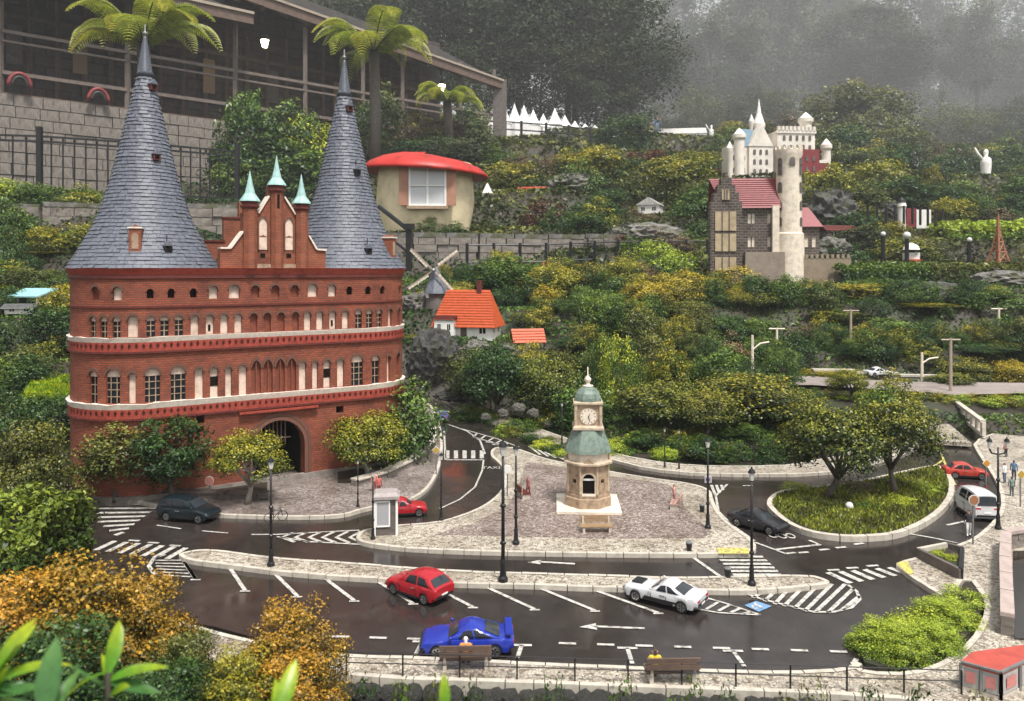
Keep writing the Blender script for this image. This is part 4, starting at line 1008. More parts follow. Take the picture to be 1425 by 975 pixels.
# ------------------------------------------------------------------ model cars
def paint(name, col): return flat('car_' + name, col, 0.30, coat=0.35)
def car(name, label, pos, rz, L, W, belt, hood, mat, cab, roofh, wheel_r, trunk=None, van=False, group='model cars on the wet streets', extras=()):
    """belt: shoulder height; hood: front height; cab=(x0,x1 at the belt, xr0,xr1 at the roof) in lengths from the nose; the nose looks along +x"""
    t = thing(name, label, 'car' if not van else 'van', pos, rz, group)
    h2 = L / 2; wx = (0.185 * L, 0.795 * L); gr = 0.012 * L / 0.2; mb = MB(); n = 48
    def top(u):
        tr = trunk if trunk is not None else belt
        if u < 0.04: return hood * (0.62 + 0.3 * (u / 0.04))
        if u < cab[0]: return hood * 0.92 + (belt - hood * 0.92) * ((u - .04) / (cab[0] - .04)) ** 0.8
        if u < cab[1]: return belt + (tr - belt) * max(0, (u - cab[0]) / (cab[1] - cab[0])) 
        if u < 0.965: return tr
        return tr * (1 - 0.10 * (u - 0.965) / 0.035)
    def half(u):
        e = 1.0
        if u < 0.12: e = 0.84 + 0.16 * math.sin(u / 0.12 * PI / 2)
        if u > 0.9: e = 1 - 0.10 * ((u - 0.9) / 0.1) ** 2
        for w_ in wx: e += 0.02 * math.exp(-((u * L - w_) / (wheel_r * 1.3)) ** 2)
        return W / 2 * e
    us = sorted(set([i / n for i in range(n + 1)] + [(w_ + s * wheel_r * 1.12) / L for w_ in wx for s in (-1, 1)] + [0.008, .992]))
    ring = 11; vs = []
    for u in us:
        x = h2 - u * L; zt = top(u); hw = half(u); zb = gr + (0.010 if u < .05 or u > .95 else 0) * L / .2
        for w_ in wx:
            d = abs(u * L - w_)
            if d <= wheel_r * 1.121: zb = max(zb, wheel_r + math.sqrt(max(0, (wheel_r * 1.12) ** 2 - d * d)))
        zb = min(zb, zt * 0.86); hh = zt - zb
        half_pts = [(0.0, zb), (0.80, zb), (0.97, zb + .04 * hh), (1.0, zb + .42 * hh), (0.985, zb + .70 * hh), (0.94, zb + .90 * hh), (0.82, zb + hh), (0.45, zt + .012 * L * .5), (0, zt + .016 * L * .5)]
        vs.append([(x, hw * a, z) for a, z in half_pts])
    m_ = len(vs[0]); allv = []
    for r_ in vs: allv += r_ + [(x, -y, z) for x, y, z in reversed(r_[1:-1])]
    q = 2 * m_ - 2; fs = []
    for i in range(len(us) - 1):
        for k in range(q): fs.append((i * q + k, i * q + (k + 1) % q, (i + 1) * q + (k + 1) % q, (i + 1) * q + k))
    fs.append(tuple(reversed(range(q)))); fs.append(tuple(range((len(us) - 1) * q, len(us) * q)))
    mb.add(allv, fs); bodyo = mb.build('body', mat, t, ang=38)
    q = MB(); q.box((0, 0, gr + .3 * wheel_r), (L * .8, W * .72, wheel_r * 1.2)); q.build('underbody', M['black'], t)
    # cabin
    b0, b1, r0, r1 = [h2 - c * L for c in cab]; zb0, zb1 = top(cab[0]) - .002, top(cab[1]) - .002; wb, wr = W * .46, W * .36
    def cabp(u, v, w_, out=0.0):      # u 0 front..1 rear, v 0 belt..1 roof, w_ -1..1 across
        xb, xr = b0 + (b1 - b0) * u, r0 + (r1 - r0) * u; zb_ = zb0 + (zb1 - zb0) * u; zr_ = roofh - .006 * (2 * u - 1) ** 2 * L / .2
        y = (wb + (wr - wb) * v) * w_
        bul = math.sin(v * PI) * 0.02 * W
        return Vector((xb + (xr - xb) * v, y + (bul + out) * w_ * (1 if abs(w_) == 1 else 0), zb_ + (zr_ - zb_) * v))
    cb = MB(); nu, nv = 10, 6
    for sgn in (-1, 1):
        for i in range(nu):
            for j in range(nv):
                a, b, c, d = cabp(i / nu, j / nv, sgn), cabp((i + 1) / nu, j / nv, sgn), cabp((i + 1) / nu, (j + 1) / nv, sgn), cabp(i / nu, (j + 1) / nv, sgn)
                cb.quad(*((a, b, c, d) if sgn < 0 else (d, c, b, a)))
    for u_ in (0, 1):
        for j in range(nv):
            for i in range(6):
                w0, w1 = -1 + i / 3, -1 + (i + 1) / 3
                def bow(w_, v): p_ = cabp(u_, v, 1 if abs(w_) > .999 else .999); return Vector((p_.x + (1 - w_ * w_) * .018 * L * (1 if u_ == 0 else -1) * .6, (p_.y) * w_, p_.z + (1 - w_ * w_) * .004 * v))
                cb.quad(bow(w0, j / nv), bow(w1, j / nv), bow(w1, (j + 1) / nv), bow(w0, (j + 1) / nv))
    cb.build('cabin', mat, t, ang=40)
    rb = MB()
    for i in range(nu):
        for j in range(6):
            def rp(i_, j_):
                u, w_ = i_ / nu, -1 + j_ / 3; p_ = cabp(u, 1, 1); ex = (1 - w_ * w_)
                xx = p_.x + (ex * .018 * L * .6 if i_ == 0 else -ex * .018 * L * .6 if i_ == nu else 0)
                return Vector((xx, p_.y * w_, p_.z + ex * .006 * L / .2 * (math.sin(PI * (0.15 + .7 * u))) + .0004))
            rb.quad(rp(i, j), rp(i, j + 1), rp(i + 1, j + 1), rp(i + 1, j))
    rb.build('roof', mat, t, smooth=True)
    eps = .0011 * L / .2
    for sgn in (-1, 1):
        for (ua, ub) in ((0.13, 0.50), (0.55, 0.90)):
            g = MB(); gn_ = 4
            for i in range(gn_):
                for j in range(gn_):
                    def sp_(i_, j_):
                        fu, fv = i_ / gn_, j_ / gn_; a_ = ua + (.05 if ua < .3 else 0) * (1 - fv) + (.02 if ua < .3 else 0) * fv; b_ = ub - (.06 if ub > .6 else 0) * fv
                        return cabp(a_ + (b_ - a_) * fu, .14 + .74 * fv, sgn, eps)
                    pts = [sp_(i, j), sp_(i + 1, j), sp_(i + 1, j + 1), sp_(i, j + 1)]; g.quad(*(pts if sgn < 0 else pts[::-1]))
            g.build('side_window', M['glass_dark'], t, smooth=True)
    for u_, nm in ((0, 'windscreen'), (1, 'rear_window')):
        g = MB(); s_ = 1 if u_ == 0 else -1
        for i in range(6):
            w0, w1 = (-1 + i / 3) * .84, (-1 + (i + 1) / 3) * .84
            def bw(w_, v): p_ = cabp(u_, v, .999); return Vector((p_.x + (1 - w_ * w_) * .018 * L * s_ * .6 + s_ * eps, p_.y * w_, p_.z + (1 - w_ * w_) * .004 * v + eps))
            for j in range(6): v0, v1 = .10 + .78 * j / 6, .10 + .78 * (j + 1) / 6; g.quad(bw(w0, v0), bw(w1, v0), bw(w1, v1), bw(w0, v1))
        g.build(nm, flat('screen_glass', (.03, .036, .042), .08, spec=.5), t, smooth=True)
    for w_ in wx:
        for sgn in (-1, 1):
            y0, y1 = sgn * (W * .49 - .0), sgn * (W * .49 - .016 * L / .2)
            wl = MB(); c = (h2 - w_, 0, wheel_r); seg = 18
            prof = [(wheel_r * .9, y0), (wheel_r, y0 - sgn * .003), (wheel_r, y1 + sgn * .002), (wheel_r * .9, y1), (wheel_r * .55, y1)]
            prof = [(wheel_r * .62, y0 - sgn * .0015)] + prof; vv, ff = [], []
            for r_, y in prof:
                for k in range(seg): a = 2 * PI * k / seg; vv.append((c[0] + r_ * math.cos(a), y, c[2] + r_ * math.sin(a)))
            for i in range(len(prof) - 1):
                for k in range(seg): ff.append((i * seg + k, i * seg + (k + 1) % seg, (i + 1) * seg + (k + 1) % seg, (i + 1) * seg + k))
            wl.add(vv, ff); wo = wl.build('wheel', M['tyre'], t, smooth=True)
            rm = MB(); yo = y0 - sgn * .0012
            for k in range(5):
                a = 2 * PI * k / 5; pr = [(c[0] + rr * math.cos(a + da), yo, c[2] + rr * math.sin(a + da)) for rr, da in ((.0, 0), (wheel_r * .66, -.26), (wheel_r * .66, .26))]; rm.add(pr, [(0, 1, 2)])
            for k in range(seg):
                a, b = 2 * PI * k / seg, 2 * PI * (k + 1) / seg
                rm.quad(*[(c[0] + rr * math.cos(x), yo, c[2] + rr * math.sin(x)) for rr, x in ((wheel_r * .56, a), (wheel_r * .68, a), (wheel_r * .68, b), (wheel_r * .56, b))])
            rm.build('rim', M['rim'], wo)
            db = MB(); db.add([(c[0] + wheel_r * .6 * math.cos(2 * PI * k / seg), y0 - sgn * .004, c[2] + wheel_r * .6 * math.sin(2 * PI * k / seg)) for k in range(seg)], [tuple(range(seg))]); db.build('brake_disc', M['black'], wo)
    for sgn in (-1, 1):
        g = MB(); zl = hood * .66; g.ball((h2 - .028 * L, sgn * W * .34, zl), .026 * L, 10, 6, .45, .9); g.build('headlight', M['head_light'], t, smooth=True)
        g = MB(); zt_ = (trunk or belt) * .80; g.box((-h2 + .006 * L, sgn * W * .34, zt_), (.016 * L, W * .2, .032 * L)); g.build('tail_light', M['tail_light'], t)
        g = MB(); g.ball((b0 - .03 * L, sgn * (W * .5 + .004), zb0 + .008), .022 * L, 8, 5, .7, .8); g.build('wing_mirror', mat, t, smooth=True)
    g = MB(); g.box((-h2 + .0005, 0, (trunk or belt) * .55), (.004, W * .26, .022 * L)); g.build('number_plate', M['white_plastic'], t)
    g = MB(); g.box((h2 - .002 - .004 * L, 0, hood * .42), (.008 * L, W * .5, .03 * L)); g.build('grille', M['black'], t)
    seam = flat('car_seam', (.008, .008, .009), .6); tk = L / .2
    for sgn in (-1, 1):
        for u in (cab[0] + .03, (cab[0] + cab[1]) / 2):
            q = MB(); q.box((h2 - u * L, sgn * (half(u) * .998), belt * .58), (.0011 * tk, .0016, belt * .46)); q.build('door_seam', seam, t)
        q = MB(); q.box((h2 - .49 * L, sgn * W * .487, gr + .004 * tk), (.40 * L, .004, .006 * tk)); q.build('sill', seam, t)
        q = MB(); u = (cab[0] + cab[1]) / 2 - .05; q.box((h2 - u * L, sgn * half(u) * 1.0, belt * .80), (.014 * tk, .0022, .0022 * tk)); q.build('door_handle', M['rim'], t)
    for x, nm in ((h2 - .012 * L, 'front_bumper'), (-h2 + .012 * L, 'rear_bumper')): q = MB(); q.box((x, 0, gr + .012 * tk), (.03 * L, W * .80, .008 * tk)); q.build(nm, seam, t)
    for fn in extras: fn(t, L, W, top, h2)
    return t
def ground_car(px, py): p = gp(px, py); return Vector((p.x, p.y, 0.0005))
def spoiler(mat):
    def f(t, L, W, top, h2):
        q = MB(); q.box((-h2 + .05 * L, 0, top(.95) + .040 * L * 1.1), (.075 * L, W * .96, .008 * L)); w_ = q.build('spoiler', mat, t)
        for s in (-1, 1):
            q = MB(); q.box((-h2 + .06 * L, s * W * .34, top(.95) + .02 * L), (.04 * L, .006, .042 * L)); q.build('strut', mat, w_)
    return f
def stripe(matn):
    def f(t, L, W, top, h2):
        for s in (-1, 1):
            q = MB(); q.box((-.02 * L, s * (W * .5 + .0004), .035 * L / .2 * .5 + .004), (.42 * L, .0016, .005)); q.build('side_stripe', M[matn], t)
        q = MB(); q.box((h2 - .16 * L, 0, top(.16) + .0045), (.14 * L, W * .42, .003)); q.build('bonnet_panel', M[matn], t)
        q = MB(); q.box((-h2 + .02 * L, 0, top(.97) * .84), (.03 * L, W * .66, .02 * L)); q.build('tail_panel', M[matn], t)
    return f
S20 = 0.2
BL, RD, WH, TE, BK = paint('blue', (0.010, 0.028, 0.30)), paint('red', (0.36, 0.008, 0.016)), paint('white', (0.58, 0.58, 0.59)), paint('teal', (0.005, 0.012, 0.016)), paint('black', (0.012, 0.012, 0.015))
car('sports_car', 'glossy blue sports coupe with rear spoiler parked along the front kerb', ground_car(650, 905), R(180 + 2), .218, .092, .046, .040, BL, (.30, .86, .44, .66), .066, .0158, .047, extras=(spoiler(BL),))
car('hatchback', 'bright red hatchback parked nose-in in a bay off the median strip', ground_car(583, 828), R(143), .190, .088, .047, .040, RD, (.30, .985, .44, .84), .072, .0148, .050)
car('muscle_car', 'white muscle car with black stripes parked nose-in beside the hatched bay', ground_car(925, 838), R(146), .215, .088, .043, .041, WH, (.37, .83, .50, .66), .062, .0152, .045, extras=(stripe('black'),))
car('estate_car', 'dark teal estate car driving on the left side below the gatehouse', ground_car(263, 722), R(-14), .215, .092, .050, .040, TE, (.26, .985, .42, .93), .080, .0155, .050)
car('saloon_car', 'black and grey saloon car waiting at the right of the plaza', ground_car(1055, 735), R(-47), .200, .086, .043, .038, BK, (.30, .86, .42, .70), .062, .0145, .044)
car('red_coupe', 'red car half hidden behind the grey kiosk booth', ground_car(562, 716), R(10), .170, .080, .042, .038, RD, (.34, .86, .46, .70), .060, .014, .042)
car('red_taxi', 'small red car at the far side of the roundabout', ground_car(1343, 664), R(-12), .170, .078, .042, .037, paint('tomato', (.42, .035, .02)), (.30, .90, .42, .76), .062, .014, .043)
car('delivery_van', 'white van seen from behind on the right side of the roundabout', ground_car(1357, 716), R(84), .185, .090, .060, .046, WH, (.16, .992, .26, .985), .098, .0145, .060, van=True)
car('blue_car', 'small violet blue car on the far left road past the gatehouse', ground_car(615, 585), R(96), .16, .075, .042, .038, paint('violet', (.06, .06, .22)), (.30, .88, .42, .74), .060, .013, .042)
car('parked_car', 'tiny white car parked on the upper terrace road', spot(1222, 5.55, 530) + Vector((0, 0, .03)), R(12), .20, .088, .043, .041, WH, (.33, .83, .46, .66), .064, .0152, .045)

# ------------------------------------------------------------------ street lamps
def lamp(px, py, ytop, label, heads=1, zb=KZ, y_=None, group='black street lamps of the model town'):
    p = gp(px, py, zb) if y_ is None else y_; k = p.y / F; hgt = (py - ytop) * k
    t = thing('street_lamp', label, 'street lamp', p, 0, group); s = min(1.15, hgt / 0.36)
    q = MB(); q.lathe([(.013 * s, 0), (.013 * s, .010 * s), (.009 * s, .016 * s), (.007 * s, .045 * s), (.0085 * s, .05 * s), (.006 * s, .06 * s)], 10); q.build('base', M['iron'], t, smooth=False)
    q = MB(); q.tube([(0, 0, .05 * s), (0, 0, hgt * .5), (0, 0, hgt - .03 * s)], [.0052 * s, .0045 * s, .0034 * s], 8); q.build('pole', M['iron'], t, smooth=True)
    for f_ in (.28, .55):
        q = MB(); q.lathe([(.004 * s, -.006), (.008 * s, -.002), (.008 * s, .003), (.004 * s, .007)], 8, (0, 0, hgt * f_)); q.build('collar', M['iron'], t)
    spots_ = [0] if heads == 1 else [-.030, .030]
    if heads == 2:
        q = MB(); q.tube([(-.03, 0, hgt - .03), (-.022, 0, hgt - .045), (0, 0, hgt - .05), (.022, 0, hgt - .045), (.03, 0, hgt - .03)], .003, 6); q.build('arm', M['iron'], t)
    for x in spots_:
        q = MB(); q.lathe([(.006 * s, -.03 * s), (.010 * s, -.008 * s), (.010 * s, -.006 * s)], 6, (x, 0, hgt)); l = q.build('lantern', M['lamp_glass'], t)
        q = MB(); q.lathe([(.013 * s, -.006 * s), (.008 * s, .004 * s), (.003 * s, .007 * s), (.0015 * s, .014 * s)], 6, (x, 0, hgt)); q.build('lantern_cap', M['iron'], l)
    return t
for px, py, yt, lb, hd in [
    (377, 787, 640, 'tall black lamp post on the left part of the median strip', 1),
    (700, 809, 618, 'tallest black lamp post, on the median strip before the plaza', 1),
    (718, 757, 622, 'black lamp post on the plaza edge beside the tallest lamp', 1),
    (1046, 814, 655, 'black lamp post at the right end of the median strip', 1),
    (519, 750, 655, 'black lamp post leaning close to the grey kiosk booth', 1),
    (985, 735, 612, 'grey lamp post at the right tip of the plaza', 1),
    (1389, 736, 612, 'thick black lamp post on the right pavement beside the white van', 2),
    (614, 724, 632, 'black lamp post at the bend of the left road', 1),
    (498, 705, 640, 'short black lamp post in front of the gatehouse corner', 1),
    (683, 574, 520, 'short black lamp post first along the rear pavement', 1),
    (642, 567, 518, 'small black lamp post near the dark rock and the far left road', 1),
    (782, 620, 560, 'black lamp post on the rear pavement just left of the clock tower', 1),
    (925, 650, 596, 'thin black lamp post on the rear pavement right of the clock tower', 1),
    (945, 652, 598, 'thin black lamp post second right of the clock tower at the rear', 1)]:
    lamp(px, py, yt, lb, hd)

# ------------------------------------------------------------------ road signs, bollards
def sign(px, py, ytop, shape, col, label, zb=KZ, rz=0):
    p = gp(px, py, zb); k = p.y / F; hgt = (py - ytop) * k; t = thing('road_sign', label, 'road sign', p, rz, None)
    q = MB(); q.tube([(0, 0, 0), (0, 0, hgt)], .0028, 6); q.build('pole', M['grey_metal'], t); f_ = lambda x, z, d: (x, -.004 - d, hgt - .012 + z)
    r_ = .018; n = {'diamond': 4, 'round': 16, 'oct': 8, 'square': 4, 'tri': 3}[shape]; a0 = {'diamond': 0, 'round': 0, 'oct': PI / 8, 'square': PI / 4, 'tri': PI / 2}[shape]
    q = MB(); q.prism([(r_ * math.cos(a0 + 2 * PI * i / n), r_ * math.sin(a0 + 2 * PI * i / n)) for i in range(n)], 0, .002, f_); pl = q.build('plate', flat('sign_rim_' + shape, (.7, .68, .62), .4), t)
    q = MB(); q.prism([(r_ * .86 * math.cos(a0 + 2 * PI * i / n), r_ * .86 * math.sin(a0 + 2 * PI * i / n)) for i in range(n)], .002, .0028, f_); q.build('plate_face', flat('sign_%d' % (hash(label) % 9999), col, .4), pl)
sign(1420, 705, 655, 'diamond', (.42, .26, .04), 'yellow diamond road sign on the right pavement at the picture edge')
sign(1354, 757, 690, 'oct', (.30, .14, .07), 'orange brown octagonal road sign standing behind the white van')
sign(1372, 676, 640, 'diamond', (.50, .22, .03), 'orange diamond road sign beside the small red car')
sign(607, 660, 622, 'diamond', (.45, .30, .06), 'yellow diamond road sign at the court pavement corner')
sign(985, 700, 662, 'square', (.35, .28, .42), 'square violet road sign at the upper right tip of the plaza')
sign(292, 690, 664, 'round', (.60, .25, .20), 'round reddish road sign in front of the gatehouse trees', KZ)
sign(706, 690, 648, 'round', (.72, .70, .64), 'round pale road sign between the two lamp posts of the plaza', KZ)
def bollard(px, py, label, hpx=10):
    p = gp(px, py, KZ); k = p.y / F; t = thing('litter_bin', label, 'bin', p, 0, None)
    q = MB(); q.lathe([(.007, 0), (.008, .004), (.010, .022), (.0105, .024)], 10); q.build('bucket', M['iron'], t)
    q = MB(); q.lathe([(.011, .024), (.011, .027), (.004, .030)], 10); q.build('lid', M['grey_metal'], t)
bollard(959, 766, 'small dark bin at the front edge of the plaza'); bollard(1013, 803, 'small dark bin on the median strip by the crossing'); bollard(977, 712, 'tiny dark bin on the right part of the plaza')

# ------------------------------------------------------------------ benches
def bench(p, rz, label, L=.10, mat='wood_bench', s=1.0):
    t = thing('park_bench', label, 'bench', p, rz, None); 
    for x in (-L * .4, L * .4):
        q = MB(); q.box((x, 0, .010 * s), (.008, .030 * s, .020 * s)); q.build('leg', M['kerb_stone'], t)
    for i in range(3):
        q = MB(); q.box((0, (-.012 + .012 * i) * s, .022 * s), (L, .010 * s, .004 * s)); q.build('slat', M[mat], t)
    for i in range(2):
        q = MB(); q.box((0, -.020 * s, (.034 + .012 * i) * s), (L, .004 * s, .009 * s)); q.build('back_slat', M[mat], t)
    for x in (-L * .4, L * .4):
        q = MB(); q.box((x, -.0165 * s, .033 * s), (.006, .004 * s, .03 * s)); q.build('back_post', M['kerb_stone'], t)
    return t
pmat('bench_pink', (.40, .24, .20), .6, scale=60)
bp1 = gp(648, 928, KZ); bp2 = gp(934, 946, KZ)
bench(bp1, R(2), 'dark bench under the seated figure in orange by the blue car', .115, 'old_wood', 1.15)
bench(bp2, R(2), 'dark bench under the seated figure in yellow at the front railing', .115, 'old_wood', 1.15)
bench(gp(830, 740, KZ), R(182), 'golden wooden bench on the cobbles before the clock tower', .11)
bench(gp(728, 692, KZ), R(-70), 'dark red bench at the left edge of the cobbled plaza', .07, 'dark_red')
bench(gp(940, 707, KZ), R(70), 'pale pink bench at the right edge of the cobbled plaza', .07, 'bench_pink')

# ------------------------------------------------------------------ people
def person(label, pos, rz, hgt, shirt, legs, hair=(.05, .03, .02), pose='stand', skin=(.48, .28, .20), name='person', group=None, bag=None):
    J = {'pel': (0, 0, .52), 'chest': (0, 0, .72), 'neck': (0, 0, .83), 'head': (0, .01, .90), 'crown': (0, .01, .965)}
    if pose == 'sit':
        J = {k: (x, y, z - .24) for k, (x, y, z) in J.items()}
        legsJ = [[(s * .05, .0, .27), (s * .06, .20, .27), (s * .06, .21, .03), (s * .06, .28, .015)] for s in (-1, 1)]
        arms = [[(s * .10, 0, .57), (s * .14, .02, .43), (s * .10, .12, .34), (s * .07, .17, .32)] for s in (-1, 1)]
    else:
        st = .07 if pose == 'walk' else 0.0
        legsJ = [[(s * .05, 0, .50), (s * .055, s * st * .7 + .01, .28), (s * .055, s * st * 1.2 - .01, .045), (s * .06, s * st * 1.2 + .06, .018)] for s in (-1, 1)]
        arms = [[(s * .10, 0, .80), (s * .135, -s * st * .6, .64), (s * .14, -s * st + .03, .50), (s * .135, -s * st + .05, .43)] for s in (-1, 1)]
        if pose == 'photo': arms = [[(s * .10, 0, .80), (s * .15, .07, .68), (s * .06, .16, .82), (s * .03, .17, .86)] for s in (-1, 1)]
    V, E, Rr = [], [], []
    def v(p, r): V.append(tuple(c * hgt for c in p)); Rr.append(r * hgt); return len(V) - 1
    pel = v(J['pel'], .075); ch = v(J['chest'], .085); nk = v(J['neck'], .035); hd = v(J['head'], .058); cr = v(J['crown'], .045); E += [(pel, ch), (ch, nk), (nk, hd), (hd, cr)]
    for i in range(2):
        prev = pel
        for p_, r_ in zip(legsJ[i], (.062, .045, .030, .026)): q = v(p_, r_); E.append((prev, q)); prev = q
        prev = ch
        for p_, r_ in zip(arms[i], (.04, .032, .024, .022)): q = v(p_, r_); E.append((prev, q)); prev = q
    me = bpy.data.meshes.new(name); me.from_pydata(V, E, []); o = bpy.data.objects.new(name, me); COL.objects.link(o)
    sk = o.modifiers.new('skin', 'SKIN'); sk.use_smooth_shade = True; o.modifiers.new('sub', 'SUBSURF').levels = 2
    for i, d in enumerate(me.skin_vertices[0].data): d.radius = (Rr[i], Rr[i]); d.use_root = (i == 0)
    bpy.context.view_layer.update(); dg = bpy.context.evaluated_depsgraph_get(); m2 = bpy.data.meshes.new_from_object(o.evaluated_get(dg))
    o.modifiers.clear(); o.data = m2; m2.materials.clear()
    for m_ in (flat('skin_tone', skin, .5), flat('hair_%.2f' % hair[0], hair, .6), pmat('shirt_%02d%02d%02d' % tuple(int(c * 99) for c in shirt), shirt, .8, scale=80), pmat('legs_%02d%02d%02d' % tuple(int(c * 99) for c in legs), legs, .8, scale=80), M['black']): m2.materials.append(m_)
    hz, nz, pz = J['head'][2] * hgt, J['neck'][2] * hgt, J['pel'][2] * hgt
    for f in m2.polygons:
        x, y, z = f.center
        if z > nz + .005 * hgt: i = 1 if (z > hz + .028 * hgt or y < -.022 * hgt) else 0
        elif z < (.03 if pose != 'sit' else .03) * hgt: i = 4
        elif z > pz - .01 * hgt and not (pose == 'sit' and y > .06 * hgt): i = 2
        else: i = 3
        if pose != 'sit' and abs(x) > .115 * hgt and z < .47 * hgt: i = 0
        f.material_index = i
    o.location = pos; o.rotation_euler = (0, 0, rz); tag(o, label, 'person', group); o.name = name
    # face: eyes, nose, mouth, ears
    fb = MB(); c = Vector(J['head']) * hgt
    for s in (-1, 1): fb.ball(c + Vector((s * .020, .054, .006)) * hgt, .008 * hgt, 6, 4)
    fb.build('eyes', M['black'], o)
    fb = MB(); fb.ball(c + Vector((0, .060, -.008)) * hgt, .010 * hgt, 6, 4, 1.4); fb.build('nose', flat('skin_tone', skin), o)
    fb = MB()
    for s in (-1, 1): fb.ball(c + Vector((s * .056, .0, 0)) * hgt, .013 * hgt, 6, 4, 1.4, .6)
    fb.build('ears', flat('skin_tone', skin), o)
    return o
def gpz(px, py, z=KZ): return gp(px, py, z)
person('seated figure in orange with a white cap on the bench by the blue car', bp1 + Vector((0, .0, -.008)), R(2), .105, (.60, .25, .06), (.08, .06, .06), (.75, .74, .72), 'sit')
person('seated figure in a yellow jacket on the bench at the front railing', bp2 + Vector((-.035, .0, -.008)), R(2), .105, (.62, .45, .04), (.10, .04, .03), (.05, .03, .02), 'sit')
person('walking figure in white trousers crossing by the octagonal sign', gpz(1348, 745, .002), R(160), .088, (.03, .03, .035), (.72, .70, .68), pose='walk')
person('standing figure in a white shirt on the right pavement', gpz(1398, 672), R(30), .088, (.75, .74, .72), (.10, .13, .2))
person('standing figure in a blue jacket on the right pavement', gpz(1411, 668), R(-40), .088, (.10, .18, .30), (.06, .06, .07))
person('standing figure in grey green beside the yellow diamond sign', gpz(1408, 690), R(-10), .080, (.16, .22, .20), (.10, .12, .12))
person('standing figure in pink red by the rear of the right pavement', gpz(1400, 636), R(10), .080, (.55, .20, .20), (.08, .08, .09))
person('small figure in red beside the lamp post near the kiosk', gpz(527, 690), R(20), .085, (.50, .12, .10), (.20, .05, .05))
person('small pale figure walking on the court pavement near the kiosk', gpz(521, 684), R(200), .085, (.55, .30, .24), (.30, .10, .09), pose='walk')
person('small figure in red trousers seated side of the dark red bench', gpz(735, 690), R(120), .080, (.30, .10, .10), (.22, .03, .04), pose='walk')
person('small figure in pink standing by the pale pink bench', gpz(938, 702), R(-100), .080, (.60, .28, .25), (.40, .15, .14))

# ------------------------------------------------------------------ bicycle at the left lamp
p = gp(384, 726, KZ); bi = thing('bicycle', 'thin dark bicycle leaning by the left lamp post', 'bicycle', p, R(30))
for x in (-.024, .024):
    q = MB(); q.tube([(x + .017 * math.cos(a * PI / 8), 0, .018 + .017 * math.sin(a * PI / 8)) for a in range(17)], .0014, 5, False); q.build('wheel', M['iron'], bi)
q = MB()
for a, b in (((-.024, .018), (-.006, .018)), ((-.006, .018), (-.012, .042)), ((-.012, .040), (.016, .040)), ((-.006, .018), (.016, .040)), ((.016, .044), (.024, .018)), ((-.024, .018), (-.012, .040)), ((.010, .048), (.020, .047))): q.tube([(a[0], 0, a[1]), (b[0], 0, b[1])], .0014, 5)
q.build('frame', M['iron'], bi); q = MB(); q.box((-.012, 0, .044), (.012, .005, .003)); q.build('saddle', M['black'], bi)
# ------------------------------------------------------------------ front railing on the pavement edge
def railing(name, label, pts, hgt, step, mat='iron', rails=(1.0, .55), r_post=.003, r_rail=.0018, tz_=None, pn='post'):
    t = thing(name, label, 'railing', pts[0]); o = Vector(pts[0]); L = [Vector(p) - o for p in pts]
    for i in range(len(L) - 1):
        a, b = L[i], L[i + 1]; n = max(1, int(round((b - a).length / step)))
        for k in range(n + (1 if i == len(L) - 2 else 0)):
            p = a.lerp(b, k / n); q = MB(); q.tube([p, p + Vector((0, 0, hgt))], r_post, 6); po = q.build(pn, M[mat], t)
        for f_ in rails:
            q = MB(); q.tube([a + Vector((0, 0, hgt * f_)), b + Vector((0, 0, hgt * f_))], r_rail, 5); q.build('rail', M[mat], t)
    return t
railing('front_railing', 'thin dark metal railing along the front pavement edge', [gp(482, 939, KZ), gp(800, 948, KZ), gp(1100, 958, KZ), gp(1338, 966, KZ)], .050, .125, r_post=.0021, r_rail=.0013)
# rough stone wall under the front pavement
def rock(name, loc, size, seed, mat='dark_rock', label=None, cat='rock', group=None, parent=None, sub=2, rz=0, rough=.28):
    rnd = np.random.default_rng(seed); import bmesh
    bm = bmesh.new(); bmesh.ops.create_icosphere(bm, subdivisions=sub + 1, radius=.5)
    dirs = unit(rnd.normal(0, 1, (9, 3))); off = rnd.uniform(.30, .5, 9)
    for v in bm.verts:
        c = np.array(v.co); n = c / np.linalg.norm(c); d = dirs @ n; r_ = .5
        for dd, oo in zip(d, off):
            if dd > .05: r_ = min(r_, oo / dd)
        r_ *= 1 + rough * .25 * float(rnd.normal())  if sub > 1 else 1
        v.co = Vector(n * r_)
    me = bpy.data.meshes.new(name); bm.to_mesh(me); bm.free()
    o = meshobj(name, me, M[mat], parent, loc); o.scale = size; o.rotation_euler = (0, 0, rz)
    if label: tag(o, label, cat, group)
    return o
rw = thing('rubble_wall', 'low dark rubble wall carrying the front pavement', 'wall', gp(480, 943, 0))
o0 = rw.location.copy(); A, B = gp(470, 944, KZ), gp(1345, 976, KZ); rnd = random.Random(5); rocks_me = []
for k in range(46):
    f_ = k / 45; base = A.lerp(B, f_)
    for row in range(2):
        p = base - o0 + Vector((rnd.uniform(-.01, .01), -.012 - .012 * row, -.022 - .045 * row))
        if k < 6 and row == 0 or not rocks_me:
            r_ = rock('stone', p, (.052, .05, .046), k * 2 + row, 'dark_rock', parent=rw, sub=1); rocks_me.append(r_.data)
        else:
            r_ = bpy.data.objects.new('stone', rnd.choice(rocks_me)); COL.objects.link(r_); r_.parent = rw; r_.location = p; r_.scale = (rnd.uniform(.04, .065), .05, rnd.uniform(.036, .05)); r_.rotation_euler = (rnd.uniform(-.3, .3), 0, rnd.uniform(0, 6))

